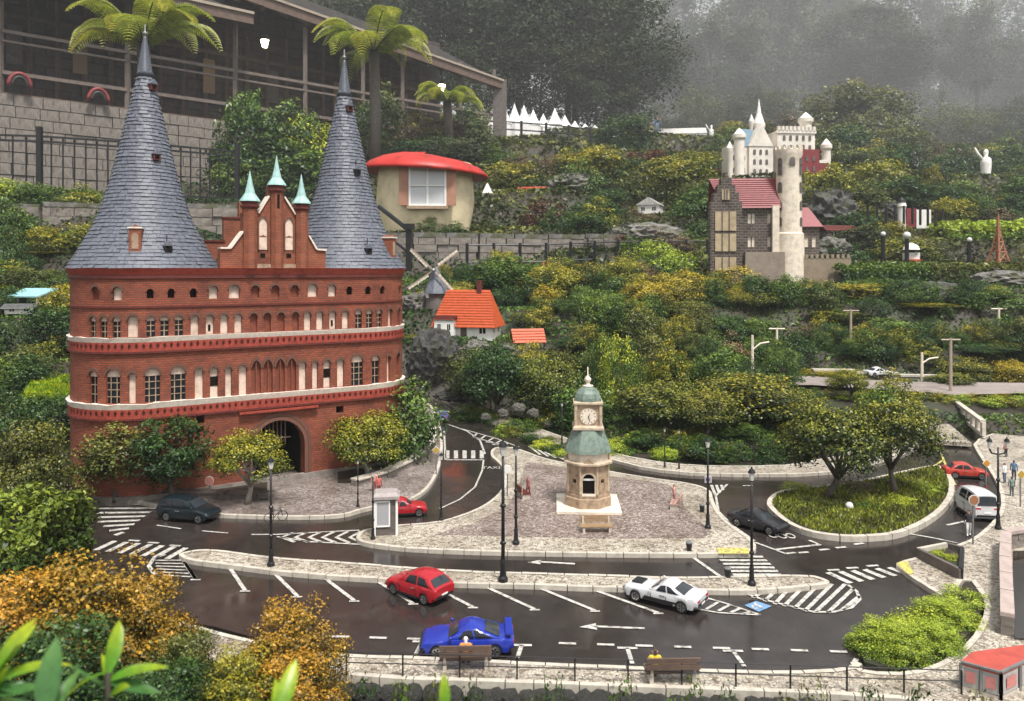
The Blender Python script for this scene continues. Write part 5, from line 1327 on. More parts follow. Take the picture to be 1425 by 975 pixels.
# red framed glass counter at the lower right corner
def corner_case():
    A = gp(1337, 958, KZ); B = gp(1393, 974, KZ); C = gp(1445, 948, KZ)
    t = thing('display_case', 'red topped display case with pink panels at the lower right pavement corner', 'display case', A); L = [Vector(p) - A for p in (A, B, C)]
    hgt = .054; D = L[0] + Vector((.05, .042, 0)); E = L[2] + Vector((.02, .01, 0)); up = Vector((0, 0, hgt))
    q = MB(); poly_ = [L[0], L[1], L[2], E + Vector((0, .04, 0)), D]; q.prism([(p.x, p.y) for p in poly_], hgt - .004, hgt + .004); q.build('top', pmat('case_red', (.42, .07, .05), .4, scale=40), t)
    q = MB(); q.prism([(p.x, p.y) for p in inset([(p.x, p.y, ) for p in [Vector((p.x, p.y)) for p in poly_]], -.004)] if False else [(p.x, p.y) for p in poly_], -.004, .006); q.build('base', M['kerb_stone'], t)
    for a, b in ((L[0], L[1]), (L[1], L[2])):
        for k in range(3):
            p = a.lerp(b, k / 2); q = MB(); q.box(p + up / 2, (.005, .005, hgt)); q.build('post', M['grey_metal'], t)
        for k in range(2):
            c0, c1 = a.lerp(b, k / 2 + .06), a.lerp(b, k / 2 + .44); q = MB(); q.quad(c0 + Vector((0, 0, .008)), c1 + Vector((0, 0, .008)), c1 + up * .92, c0 + up * .92); pn = q.build('panel', flat('case_glass', (.40, .38, .37), .15), t)
            n_ = (c1 - c0).normalized().cross(Vector((0, 0, 1))); d0, d1 = c0.lerp(c1, .18) + n_ * .002, c0.lerp(c1, .82) + n_ * .002
            q = MB(); q.quad(d0 + Vector((0, 0, .018)), d1 + Vector((0, 0, .018)), d1 + up * .78, d0 + up * .78); q.build('poster', pmat('case_pink', (.52, .20, .18), .5, scale=90), pn)
        q = MB(); q.beam(a + up * 1.06, b + up * 1.06, .006, .004); q.build('rail', M['grey_metal'], t)
corner_case()
# low wall with coping at the right edge
def block_wall(name, label, pts, hgt, thick, mat, cmat, seg=.09, cap=.012, course=.04, cat='wall', rough=.004, over=.008):
    """coursed stone wall: each block is a piece, coping stones on top"""
    t = thing(name, label, cat, pts[0]); o = Vector(pts[0]); rnd = random.Random(len(label)); cache = []
    L = [Vector(p) - o for p in pts]
    for i in range(len(L) - 1):
        a, b = L[i], L[i + 1]; d = b - a; ln = d.length; ang = math.atan2(d.y, d.x); nrow = max(1, int(round(hgt / course)))
        for r_ in range(nrow):
            x = 0.0 if r_ % 2 == 0 else -seg * .5
            while x < ln - 1e-4:
                w_ = seg * rnd.uniform(.75, 1.3); x0, x1 = max(0, x), min(ln, x + w_); x += w_
                if x1 - x0 < seg * .15: continue
                p = a + d * ((x0 + x1) / 2 / ln); e = rnd.uniform(0, rough)
                q = MB(); q.box((0, 0, 0), (x1 - x0 - course * .07, thick + 2 * e, hgt / nrow * .95))
                if len(cache) < 12: me = q.mesh('stone'); me.materials.append(M[mat]); cache.append((me, x1 - x0))
                me, w0 = rnd.choice(cache) if len(cache) >= 12 else cache[-1]
                s = bpy.data.objects.new('stone', me); COL.objects.link(s); s.parent = t; s.location = p + Vector((0, 0, hgt * (r_ + .5) / nrow)); s.rotation_euler = (0, 0, ang); s.scale = ((x1 - x0) / w0, 1, 1)
        if cap:
            n = max(1, int(ln / (seg * 1.6)))
            for k in range(n):
                p = a.lerp(b, (k + .5) / n); q = MB(); q.box((0, 0, 0), (ln / n * .97, thick + 2 * over, cap)); c_ = q.build('coping_stone', M[cmat], t, p + Vector((0, 0, hgt + cap / 2 + .0005))); c_.rotation_euler = (0, 0, ang)
    return t
pmat('rose_stone', (.40, .32, .29), .6, scale=40)
block_wall('parapet_wall', 'low wall with pale pinkish coping at the right edge of the pavement', [gp(1402, 885, KZ), gp(1401, 850, KZ), gp(1399, 800, KZ), gp(1400, 762, KZ), gp(1440, 756, KZ)], .045, .022, 'wall_stone', 'rose_stone', .08, .010, .022, over=.004)
q = MB(); q.prism(poly([(1412, 890), (1410, 768), (1700, 760), (1700, 900)], KZ), KZ, KZ + .004); tag(q.build('pond', flat('pond_water', (.02, .016, .012), .08)), kind='structure')
# brick edged planter by the crossing
pl = thing('planter', 'brown edged planter with low green plants beside the right crossing', 'planter', gp(1285, 780, KZ)); o0 = pl.location.copy()
P = [gp(1278, 776, KZ) - o0, gp(1337, 806, KZ) - o0, gp(1339, 774, KZ) - o0, gp(1318, 768, KZ) - o0]
for a, b, m_ in ((P[0], P[1], 'dark_stone'), (P[1], P[2], 'black'), (P[2], P[3], 'dark_stone'), (P[3], P[0], 'kerb_stone')):
    q = MB(); q.beam(a + Vector((0, 0, .014)), b + Vector((0, 0, .014)), .012, .032); q.build('edging', M[m_], pl)
q = MB(); q.prism([(p.x, p.y) for p in P], 0, .016); q.build('earth', M['soil'], pl)
# low dark wall in front of the gatehouse trees
block_wall('court_wall', 'low dark stone wall at the foot of the gatehouse trees', [gp(148, 688, KZ), gp(230, 690, KZ), gp(360, 694, KZ), gp(372, 694, KZ)], .020, .03, 'dark_stone', 'dark_stone', .07, .006, .02)
block_wall('corner_wall', 'curved grey stone kerb wall around the gatehouse corner bushes', [gp(492, 676, KZ), gp(535, 664, KZ), gp(575, 645, KZ), gp(600, 622, KZ), gp(604, 600, KZ)], .022, .03, 'wall_stone', 'kerb_stone', .08, .006, .022)
mb = MB(); mb.prism(poly([(60, 668), (148, 690), (230, 692), (372, 696), (372, 660), (100, 640)], KZ), KZ, KZ + .006); tag(mb.build('court_soil', M['soil']), kind='structure')
mb = MB(); mb.prism(poly([(470, 672), (500, 672), (560, 652), (594, 622), (598, 590), (560, 600), (470, 640)], KZ), KZ, KZ + .006); tag(mb.build('corner_soil', M['soil']), kind='structure')
# bridge with balustrade at the right
def bridge():
    A, B = gp(1300, 572, .03), gp(1352, 616, .03); t = thing('foot_bridge', 'pale foot bridge with balustrade leading to the right pavement', 'bridge', A); d = B - A; n_ = Vector((-d.y, d.x, 0)).normalized()
    q = MB(); w_ = .16; q.add([Vector((0, 0, -.02)), d + Vector((0, 0, -.02)), d + n_ * -w_ + Vector((0, 0, -.02)), n_ * -w_ + Vector((0, 0, -.02)), Vector((0, 0, 0)), d, d - n_ * w_, -n_ * w_], [(0, 1, 5, 4), (4, 5, 6, 7), (2, 3, 7, 6), (1, 2, 6, 5), (3, 0, 4, 7)]); q.build('deck', M['pebble_pale'], t)
    A2 = gp(1318, 566, .03) - A; B2 = gp(1368, 606, .03) - A
    for k in range(9):
        p = A2.lerp(B2, k / 8); q = MB(); q.box(p + Vector((0, 0, .035)), (.02, .02, .07)); q.build('baluster', M['kerb_stone'], t)
    q = MB(); q.beam(A2 + Vector((0, 0, .075)), B2 + Vector((0, 0, .075)), .028, .012); q.build('handrail', M['kerb_stone'], t)
    q = MB(); q.beam(A2 + Vector((0, 0, .008)), B2 + Vector((0, 0, .008)), .028, .016); q.build('foot_rail', M['kerb_stone'], t)
bridge()
q = MB(); P = [spot(x, Y, 550) + Vector((0, 0, .03)) for x, Y in ((1395, 4.4), (1560, 4.3), (1560, 4.9), (1380, 4.85))]; 
rock('overhang_rock', at(1420, 607, 4.6) + Vector((.1, .1, -.02)), (.5, .3, .16), 77, 'dark_rock', 'dark overhanging rock at the right edge behind the foot bridge')
# upper terrace road with low walls
mb = MB(); T = [(1020, 543, 5.05), (1130, 543, 5.05), (1250, 551, 5.0), (1330, 557, 4.9), (1440, 554, 4.95), (1640, 553, 5.0), (1640, 536, 5.3), (1440, 540, 5.2), (1250, 538, 5.3), (1130, 530, 5.5), (1020, 530, 5.5)]
q_ = [at(*p) for p in T]; mb.add([p + Vector((0, 0, .035)) for p in q_], [tuple(range(len(q_)))]); tag(mb.build('terrace_road', pmat('terrace_paving', (.26, .22, .20), .5, scale=12, world=True)), kind='structure')
block_wall('terrace_wall', 'low pale stone wall along the upper terrace road', [at(1130, 524, 5.6) , at(1250, 532, 5.55), at(1340, 536, 5.5), at(1460, 534, 5.5)], .05, .04, 'wall_stone', 'kerb_stone', .14, .014, .05)
for k, (x, yb, yt, Y, lb, col) in enumerate([(1047, 540, 466, 5.2, 'pale concrete lamp post with a bent arm by the round topiary bush', 'ivory'), (1283, 545, 490, 5.4, 'thin pale lamp post with an arm on the terrace road', 'ivory'), (1323, 555, 470, 5.0, 'brown wooden mast on the terrace road', 'pale_wood'), (1390, 480, 428, 6.2, 'thin pale mast with a crossbar before the clipped hedge', 'ivory'), (1184, 500, 430, 6.0, 'pale bare pole on the planted slope below the castle wall', 'pale_wood'), (1081, 500, 456, 6.0, 'thin pale pole behind the round topiary bush', 'ivory')]):
    p = at(x, yb, Y); hgt = (yb - yt) * mpp(Y); t = thing('terrace_mast', lb, 'lamp post', p, 0); 
    q = MB(); q.tube([(0, 0, -.1), (0, 0, hgt)], [.012, .008], 6); q.build('pole', M[col], t)
    q = MB(); q.tube([(0, 0, hgt * .72), (.05, 0, hgt * .84), (.11, 0, hgt * .87)] if k in (0, 1) else [(-.06, 0, hgt * .97), (.06, 0, hgt * .97)], .006, 5); q.build('arm', M[col], t)

# ------------------------------------------------------------------ windmill, houses and boulders on the knoll
def frm(o, rz): return frame_front(o, rz)
def gable_house(name, label, p, rz, W, D, Hh, roofh, wall, roof, cat='house', wins=(), hip=0.0, over=.02, chimney=False, door=True, group=None, front_wins=2):
    t = thing(name, label, cat, p, rz, group); mb = MB()
    fs = {'f': frm((-W / 2, -D / 2, 0), 0), 'b': frm((W / 2, D / 2, 0), PI), 'r': frm((W / 2, -D / 2, 0), PI / 2), 'l': frm((-W / 2, D / 2, 0), -PI / 2)}
    def side(k, L, n):
        ops = [((i + .5) * L / n, L / n * .34, Hh * .35, Hh * .72, 'flat') for i in range(n)] if n else []
        if k == 'f' and door and n: ops[n // 2] = ((n // 2 + .5) * L / n, L / n * .34, 0.0, Hh * .66, 'flat')
        wall_open(mb, fs[k], 0, L, 0 if True else 0, Hh, ops, .012 * W)
        for i, o_ in enumerate(ops):
            dr = k == 'f' and door and i == n // 2
            q = MB(); panel(q, fs[k], arch_pts(*o_), -.010 * W); wn = q.build('door' if dr else 'window', M['old_wood'] if dr else M['glass_dark'], t)
            if not dr:
                q = MB(); s, w_, a, z, _ = o_; q.add([fs[k](s - w_ * .06, a, -.006 * W), fs[k](s + w_ * .06, a, -.006 * W), fs[k](s + w_ * .06, z, -.006 * W), fs[k](s - w_ * .06, z, -.006 * W)], [(0, 1, 2, 3)]); q.build('glazing_bar', M['white_plastic'], wn)
    side('f', W, front_wins); side('b', W, 0); side('r', D, 2); side('l', D, 2)
    # gables
    for x, k in ((-W / 2, 1), (W / 2, -1)):
        if hip < .5: mb.add([(x, -D / 2, Hh), (x, D / 2, Hh), (x * (1 - hip), 0, Hh + roofh)], [(0, 1, 2)])
    mb.build('wall', M[wall], t); hx = W / 2 + over; hy = D / 2 + over; rx = W / 2 * (1 - hip) + (over if hip < .05 else 0); dz = -over * roofh / (D / 2); th = .012 * W
    q = MB(); z1 = Hh + roofh + th; z0 = Hh + dz + th
    q.add([(-hx, -hy, z0), (hx, -hy, z0), (rx, 0, z1), (-rx, 0, z1), (-hx, hy, z0), (hx, hy, z0), (-hx, -hy, z0 - th), (hx, -hy, z0 - th), (rx, 0, z1 - th), (-rx, 0, z1 - th), (-hx, hy, z0 - th), (hx, hy, z0 - th)],
          [(0, 1, 2, 3), (5, 4, 3, 2), (0, 3, 4), (1, 5, 2), (7, 6, 9, 8), (10, 11, 8, 9), (0, 6, 7, 1), (4, 5, 11, 10), (6, 10, 9), (7, 8, 11), (0, 4, 10, 6), (1, 7, 11, 5)]); rf = q.build('roof', M[roof], t)
    tr = MB(); nr = max(5, int(math.hypot(hy, z1 - z0) / .022))
    for sg in (-1, 1):
        for i in range(1, nr):
            f = i / nr; xx = hx + (rx - hx) * f; tr.beam((-xx, sg * hy * (1 - f), z0 + (z1 - z0) * f + .0015), (xx, sg * hy * (1 - f), z0 + (z1 - z0) * f + .0015), .006, .005)
    tr.build('tile_course', M[roof], rf)['kind'] = 'stuff'
    if chimney: q = MB(); q.box((W * .2, 0, Hh + roofh), (W * .08, W * .08, roofh * .7)); q.build('chimney', M['dark_red'], rf)
    return t
k6 = mpp(6.0)
p = at(652, 466, 6.0); h = gable_house('farm_house', 'white farmhouse with bright orange tiled roof on the knoll', p + Vector((0, 0, -.03)), R(-14), 80 * k6, 46 * k6, 22 * k6 + .03, 40 * k6, 'white_wall', 'orange_roof', hip=.22, over=.03, front_wins=3, chimney=True)
p = at(621, 462, 5.9); gable_house('annex', 'small white annex with dark eaves and two round windows left of the farmhouse', p + Vector((0, 0, -.02)), R(-10), 27 * k6, 26 * k6, 18 * k6 + .02, 5 * k6, 'white_wall', 'dark_red', door=False, over=.008)
p = at(734, 486, 6.1); gable_house('red_shed', 'little open shed with orange tiled roof right of the farmhouse', p + Vector((0, 0, -.02)), R(12), 40 * k6, 24 * k6, 15 * k6 + .02, 14 * k6, 'ivory', 'orange_roof', over=.02)
def windmill():
    Y = 6.3; k = mpp(Y); p = at(607, 432, Y); t = thing('windmill', 'grey windmill with four pale sails behind the gatehouse corner', 'windmill', p, R(-8)); U = lambda v: v * k
    q = MB(); q.lathe([(U(17), -.08), (U(15), U(8)), (U(14), U(18))], 10); q.build('base', M['dark_stone'], t)
    q = MB(); q.lathe([(U(13), U(18)), (U(13), U(26))], 8); b = q.build('body', M['old_wood'], t)
    q = MB(); q.box((-U(10), -U(9), U(22)), (U(4), U(3), U(8))); q.build('window', M['white_plastic'], b)
    q = MB(); q.lathe([(U(18), U(24)), (U(17), U(27)), (U(7), U(50)), (U(3), U(58)), (U(.5), U(61))], 8); q.build('cap', M['slate'], t)
    q = MB(); c = Vector((-U(1), -U(12), U(56))); q.tube([c + Vector((0, U(10), 0)), c], U(2), 8); q.ball(c, U(3), 8, 5); hub = q.build('hub', M['grey_metal'], t)
    for a in (R(36), R(136), R(213), R(312)):
        q = MB(); d = Vector((math.cos(a), 0, math.sin(a))); n_ = Vector((-d.z, 0, d.x)); e = c + d * U(44)
        q.beam(c, e, U(1.6), U(1.6)); s_ = q.build('sail', M['pale_wood'], t)
        for i in range(7):
            f0 = .22 + .11 * i; q = MB(); a0 = c + d * U(44 * f0) - n_ * U(.8) + Vector((0, -U(.6), 0)); b0 = c + d * U(44 * (f0 + .10)) - n_ * U(.8) + Vector((0, -U(.6), 0)); q.quad(a0, b0, b0 + n_ * U(4.6), a0 + n_ * U(4.6)); q.build('slat', M['ivory'], s_)
windmill()
for i, (px, py, Y, sx, sz, lb, m_) in enumerate([(604, 500, 5.5, 70, 88, 'tall dark boulder between the gatehouse and the farmhouse', 'dark_rock'), (655, 485, 5.8, 90, 26, 'flat grey boulder under the farmhouse', 'grey_rock'), (700, 490, 5.9, 60, 26, 'greenish rock slab between farmhouse and shed', 'grey_rock'),
        (775, 503, 6.0, 80, 26, 'grey rock slab running right of the orange roofed shed', 'grey_rock'), (580, 425, 6.4, 60, 40, 'mossy grey rock beneath the windmill', 'grey_rock'), (985, 502, 5.9, 56, 36, 'pale grey boulder in the middle of the planted slope', 'grey_rock'), (890, 485, 6.1, 24, 24, 'small pale rock beside the cypress shrubs', 'grey_rock'),
        (1310, 412, 7.0, 110, 40, 'dark flat rock overhanging below the long hedge', 'dark_rock'), (1360, 455, 6.6, 70, 70, 'large purple grey rock face left of the clipped hedge', 'grey_rock'), (1398, 392, 7.4, 90, 30, 'pale streaked rock below the long hedge at the right edge', 'grey_rock'), (1230, 300, 11.5, 80, 40, 'dark rock under the small white domed house', 'dark_rock'),
        (1150, 300, 11.2, 110, 80, 'dark crag carrying the white castle', 'dark_rock'), (1000, 400, 8.2, 60, 50, 'dark rock at the foot of the stone castle', 'dark_rock'), (900, 330, 9.6, 120, 40, 'grey rock band right of the stone terrace', 'grey_rock'), (800, 262, 12.5, 110, 40, 'grey blue rock outcrop on the scrub slope', 'grey_rock'), (1155, 350, 9.0, 60, 40, 'brown grey rock right of the castle tower', 'grey_rock'),
        (640, 548, 5.2, 70, 24, 'dark ledge over the far left road', 'dark_rock')]):
    k = mpp(Y); p = at(px, py, Y); rock('boulder', p, (sx * k, sx * k * .7, sz * k), 200 + i, m_, lb, 'rock', 'rocks of the model landscape', sub=3, rz=i)
for i, (px, py, sx) in enumerate([(676, 590, 14), (700, 585, 16), (722, 578, 20), (742, 585, 18), (762, 600, 14), (690, 600, 12)]):
    Y = 4.4; k = mpp(Y); p = at(px, py - 10, Y); rock('field_stone', p, (sx * k, sx * k * .8, sx * .8 * k), 300 + i, 'grey_rock', ['small round grey stone nearest the left lamp under the dark trees', 'squat grey stone second under the dark trees', 'largest grey stone under the dark trees', 'grey stone right of the largest under the dark trees', 'last grey stone under the trees towards the clock tower', 'smallest grey stone at the pavement edge under the dark trees'][i], 'rock', 'stones under the trees', sub=2)

# ------------------------------------------------------------------ mushroom house
def mushroom():
    Y = 9.3; k = mpp(Y); p = at(592, 328, Y); t = thing('mushroom_house', 'cream bulging toadstool house with a bright red cap roof', 'toy house', p, R(4)); U = lambda v: v * k
    mb = MB(); prof = [(58, -8), (60, 6), (66, 30), (68, 50), (66, 74), (64, 100)]; seg = 40; vs, fs = [], []
    for r_, z in prof:
        for i in range(seg): a = 2 * PI * i / seg; vs.append((U(r_) * math.cos(a), U(r_) * .8 * math.sin(a), U(z)))
    for j in range(len(prof) - 1):
        for i in range(seg): fs.append((j * seg + i, j * seg + (i + 1) % seg, (j + 1) * seg + (i + 1) % seg, (j + 1) * seg + i))
    mb.add(vs, fs); mb.build('wall', M['cream'], t, smooth=True)
    q = MB(); vs, fs = [], []; pr = [(86, 85), (88, 87), (87, 90), (78, 98), (62, 105), (38, 110), (2, 112), ]; pr = [(64, 92)] + pr
    for r_, z in pr:
        for i in range(seg): a = 2 * PI * i / seg; vs.append((U(r_ + 2 * math.sin(3 * a)) * math.cos(a), U(r_) * .85 * math.sin(a), U(z + 5 * math.cos(a + PI))))
    for j in range(len(pr) - 1):
        for i in range(seg): fs.append((j * seg + i, j * seg + (i + 1) % seg, (j + 1) * seg + (i + 1) % seg, (j + 1) * seg + i))
    q.add(vs, fs); q.build('cap_roof', M['red_roof'], t, smooth=True)
    y = -U(54); q = MB(); q.box((U(5), y - U(.4), U(64)), (U(46), U(3), U(52))); w1 = q.build('window', flat('curtain_glass', (.52, .54, .55), .12), t)
    for x in (-18.5, 5, 28.5): q = MB(); q.box((U(x), y - U(2.4), U(64)), (U(2.6), U(2), U(53))); q.build('frame', M['white_plastic'], w1)
    for z in (38, 64, 90): q = MB(); q.box((U(5), y - U(2.9), U(z)), (U(49), U(2), U(2.6 if z != 64 else 1.4))); q.build('frame', M['white_plastic'], w1)
    for x in (-26, 36): q = MB(); q.box((U(x), y - U(.5), U(66)), (U(13), U(3), U(56))); q.build('shutter', pmat('shutter', (.40, .20, .13), .6, scale=10), t)
    q = MB(); q.box((U(5), y - U(4), U(35)), (U(54), U(8), U(4))); q.build('sill', M['sandstone'], t)
mushroom()
q = [at(527, 287, 7.2), at(569, 320, 6.9)]; t = thing('stair_rail', 'black sloping handrail in front of the toadstool house', 'railing', q[1])
mb = MB(); mb.tube([q[0] - q[1], Vector((0, 0, 0))], .02, 6); mb.build('handrail', M['iron'], t)
mb = MB(); mb.tube([q[0] - q[1] - Vector((0, 0, .2)), Vector((0, 0, -.2))], .012, 6); mb.build('lower_rail', M['iron'], t)
mb = MB(); mb.box((0, 0, -.16), (.05, .05, .40)); mb.box((0, 0, .03), (.09, .09, .05)); mb.build('post', M['iron'], t)
# stone terrace wall with black fence in front
block_wall('terrace_block_wall', 'grey coursed stone wall below the toadstool house', [at(500, 392, 8.6), at(575, 392, 8.5), at(665, 392, 8.6), at(760, 392, 8.9), at(860, 388, 9.3)], .48, .10, 'wall_stone', 'grey_rock', .20, .05, .08, rough=.02)
railing('black_fence', 'black post fence in front of the coursed stone wall', [at(650, 392, 8.2), at(760, 390, 8.4), at(860, 384, 8.7), at(985, 382, 9.0)], .40, .30, rails=(.95, .5), r_post=.018, r_rail=.008)
# ------------------------------------------------------------------ covered gallery along the upper left
GA_, GB_ = Vector((-8.42, 13.0, 0)), Vector((-0.41, 20.2, 0)); gd = (GB_ - GA_).normalized(); gn = Vector((gd.y, -gd.x, 0))     # gn points to the viewer's side
def gal(tt, out, z): p = GA_ + (GB_ - GA_) * tt + gn * out; return Vector((p.x, p.y, z))
def galpx(px, out=0.0):
    u = (px - CX) / F; best = min((abs((gal(i / 400 - .5, out, 0).x) / gal(i / 400 - .5, out, 0).y - u), i / 400 - .5) for i in range(640)); return best[1]
FZ = 3.75
pmat('gallery_wood', (.15, .118, .10), .6, var=.35, scale=9)
g_o = gal(0.2, 0, FZ); gallery = thing('covered_gallery', 'dark roofed wooden gallery above the stone retaining wall', 'gallery', g_o)
GOo = g_o
def gp_(tt, out, z): return gal(tt, out, z) - GOo
def gbeam(name, a, b, wd, ht, mat, par=None): q = MB(); q.beam(a, b, wd, ht); return q.build(name, M[mat], par or gallery)
q = MB(); q.add([gp_(-.4, -.1, FZ), gp_(1.02, -.1, FZ), gp_(1.02, -2.6, FZ), gp_(-.4, -2.6, FZ)], [(0, 1, 2, 3)]); q.build('floor', M['dark_stone'], gallery)
back = MB(); L_ = (GB_ - GA_).length
back.add([gp_(-.4, -2.4, FZ - .2), gp_(1.0, -2.4, FZ - .2), gp_(1.0, -2.4, 7.2), gp_(-.4, -2.4, 7.2)], [(0, 1, 2, 3)], [(0, 0), (L_ * 1.4, 0), (L_ * 1.4, 3.6), (0, 3.6)])
brick_mat('dark_masonry', (.085, .062, .055), (.055, .042, .038), (.028, .023, .02), .42, .22, msize=.09)
back.build('back_wall', M['dark_masonry'], gallery)
for k in range(24):
    tt = -.1 + k * .045; gbeam('wall_stud', gp_(tt, -2.34, FZ), gp_(tt, -2.34, 6.4), .06, .10, 'old_wood')
for f_ in (.9, 2.0): gbeam('wall_rail', gp_(-.3, -2.32, FZ + f_), gp_(.99, -2.32, FZ + f_), .05, .09, 'old_wood')
for k in range(7):
    tt = galpx(20 + 90 * k, -2.3); q = MB(); q.beam(gp_(tt - .012, -2.28, FZ + 1.45), gp_(tt + .012, -2.28, FZ + 1.45), .04, .75); q.build('notice_board', M['wood_bench' if k % 2 else 'dark_stone'], gallery)
# roofs
def roof_sec(t0, t1, z0, z1, over, label):
    q = MB(); th = .10; rise = 1.5
    a, b, c, d = gp_(t0, over, z0), gp_(t1, over, z1), gp_(t1, -2.6, z1 + rise), gp_(t0, -2.6, z0 + rise); dn = Vector((0, 0, -th))
    q.add([a, b, c, d, a + dn, b + dn, c + dn, d + dn], [(0, 1, 2, 3), (7, 6, 5, 4), (0, 4, 5, 1), (1, 5, 6, 2), (2, 6, 7, 3), (3, 7, 4, 0)]); r_ = q.build('roof', M['gallery_roof'], gallery)
    gbeam('fascia', gp_(t0, over + .03, z0 - .05), gp_(t1, over + .03, z1 - .05), .05, .22, 'old_wood', r_)
    gbeam('fascia_edge', gp_(t0, over + .07, z0 + .05), gp_(t1, over + .07, z1 + .05), .04, .05, 'pale_wood', r_)
    for k in range(14):
        tt = t0 + (t1 - t0) * (k + .5) / 14; zz = z0 + (z1 - z0) * (k + .5) / 14; gbeam('rafter', gp_(tt, over - .05, zz - .16), gp_(tt, -2.4, zz - .16 + rise * .92), .07, .10, 'old_wood', r_)
    n = 9
    for k in range(1, n): f_ = k / n; gbeam('roof_batten', gp_(t0, over + (-2.6 - over) * f_, z0 + rise * f_ + .012), gp_(t1, over + (-2.6 - over) * f_, z1 + rise * f_ + .012), .05, .03, 'gallery_roof', r_)
tA = galpx(352, .55)
roof_sec(-.4, tA, 5.75, 5.80, .55, 'a'); roof_sec(tA - .035, 1.0, 6.38, 5.62, .25, 'b')
ends = [-.25, .0] + [galpx(x) for x in (178, 327, 425, 505, 560, 640, 688)]
for i, tt in enumerate(ends):
    gbeam('post', gp_(tt, 0, FZ - (.0 if i > 1 else 0)), gp_(tt, 0, 6.0 if tt > tA - .02 else 5.72), .075, .075, 'gallery_wood')
for a, b in zip(ends, ends[1:]):
    for f_, w_ in ((1.08, .055), (.92, .035), (.40, .06)):
        gbeam('railing_board', gp_(a + .002, .02, FZ + f_), gp_(b - .002, .02, FZ + f_), .045, w_, 'gallery_wood')
gbeam('floor_edge', gp_(-.4, .03, FZ - .03), gp_(1.0, .03, FZ - .03), .12, .18, 'old_wood')
q = MB(); q.beam(gp_(1.0, .15, FZ), gp_(1.0, .15, 5.7), .35, .3); q.build('end_pillar', M['dark_stone'], gallery)
for px, py, lb in ((368, 57, 'lit white gallery lamp hanging between the two fern crowns'), (615, 119, 'small lit gallery lamp above the third fern')):
    tt = galpx(px, -.9); p = gal(tt, -.9, 0); z = H + (CY - py) * p.y / F; t = thing('gallery_lamp', lb, 'lamp', (p.x, p.y, z))
    q = MB(); q.lathe([(.05, -.13), (.085, .0), (.085, .02), (.02, .06)], 8); q.build('glass', M['lamp_lit'], t); q = MB(); q.lathe([(.11, .02), (.05, .10), (.012, .14), (.012, .6)], 8); q.build('hood', M['iron'], t)
# retaining wall of squared stones, each a piece (nearest 290), behind the iron fence
wallr = thing('retaining_wall', 'pale squared stone retaining wall under the gallery', 'wall', gal(.0, 0.2, 1.6)); WO = wallr.location.copy(); rnd = random.Random(11)
z = 1.7; rowh = .19; n_st = 0; t_end = galpx(345)
mbk = MB(); mbk.add([gal(-.45, .0, .6) - WO, gal(1.0, .0, .6) - WO, gal(1.0, .0, FZ - .1) - WO, gal(-.45, .0, FZ - .1) - WO], [(0, 1, 2, 3)], [(0, 0), (21, 0), (21, 3), (0, 3)]); brick_mat('wall_masonry', (.20, .17, .15), (.14, .12, .105), (.10, .085, .075), .36, .19, msize=.08); mbk.build('wall_core', M['wall_masonry'], wallr)
cache = []
for k in range(10):
    q = MB(); q.box((0, 0, 0), (1, .12 + .03 * rnd.random(), rowh * .93)); me = q.mesh('stone'); me.materials.append(M['wall_stone']); cache.append(me)
row = 0
while z < FZ - .12:
    x = galpx(-60) * L_ - (row % 2) * .16
    while x < t_end * L_:
        w_ = rnd.uniform(.26, .5); p = gal((x + w_ / 2) / L_, .055, z + rowh / 2); x += w_
        s = bpy.data.objects.new('stone', rnd.choice(cache)); COL.objects.link(s); s.parent = wallr; s.location = p - WO + gn * rnd.uniform(-.012, .012); s.rotation_euler = (0, 0, math.atan2(gd.y, gd.x)); s.scale = (w_ * .965, 1, 1); n_st += 1
    z += rowh; row += 1
for px, py in ((27, 112), (137, 133)):
    tt = galpx(px, .22); p = gal(tt, .22, 0); zz = H + (CY - py) * p.y / F - .1; t = thing('pipe_hoop', 'red bent pipe hoop on the gallery ledge, ' + ('the left of two' if px < 60 else 'nearer the left spire'), 'pipe hoop', (p.x, p.y, zz), math.atan2(gd.y, gd.x))
    q = MB(); q.tube([(-.16 * math.cos(a * PI / 10), 0, .22 * math.sin(a * PI / 10)) for a in range(11)], .035, 7); q.build('hoop', M['rose_roof'], t, smooth=True)
    q = MB(); q.tube([(-.11 * math.cos(a * PI / 10), 0, .16 * math.sin(a * PI / 10)) for a in range(11)], .03, 7); q.build('inner_ring', M['black'], t, smooth=True)
# iron fence
fp = [at(-60, 272, 9.6), at(55, 272, 10.0), at(180, 276, 10.6), at(330, 282, 11.6)]
fence = thing('iron_fence', 'black iron fence with slim bars in front of the retaining wall', 'fence', fp[0]); fo_ = fp[0].copy(); FHt = .80
for i in range(3):
    a, b = fp[i] - fo_, fp[i + 1] - fo_
    q = MB(); q.box(a + Vector((0, 0, FHt * .53)), (.06, .06, FHt * 1.12)); q.build('post', M['iron'], fence)
    for z_ in (FHt * .94, FHt * .86, .06): q = MB(); q.beam(a + Vector((0, 0, z_)), b + Vector((0, 0, z_)), .02, .025); q.build('rail', M['iron'], fence)
    n = int((b - a).length / .125)
    for k in range(1, n):
        p = a.lerp(b, k / n); q = MB(); q.tube([p, p + Vector((0, 0, FHt * .94))], .011, 5); q.build('bar', M['iron'], fence)
        if k % 2: q = MB(); q.lathe([(.014, -.012), (.022, 0), (.014, .012)], 6, p + Vector((0, 0, FHt * .90))); q.build('knob', M['iron'], fence)
q = MB(); q.box(fp[3] - fo_ + Vector((0, 0, FHt * .53)), (.06, .06, FHt * 1.12)); q.build('post', M['iron'], fence)
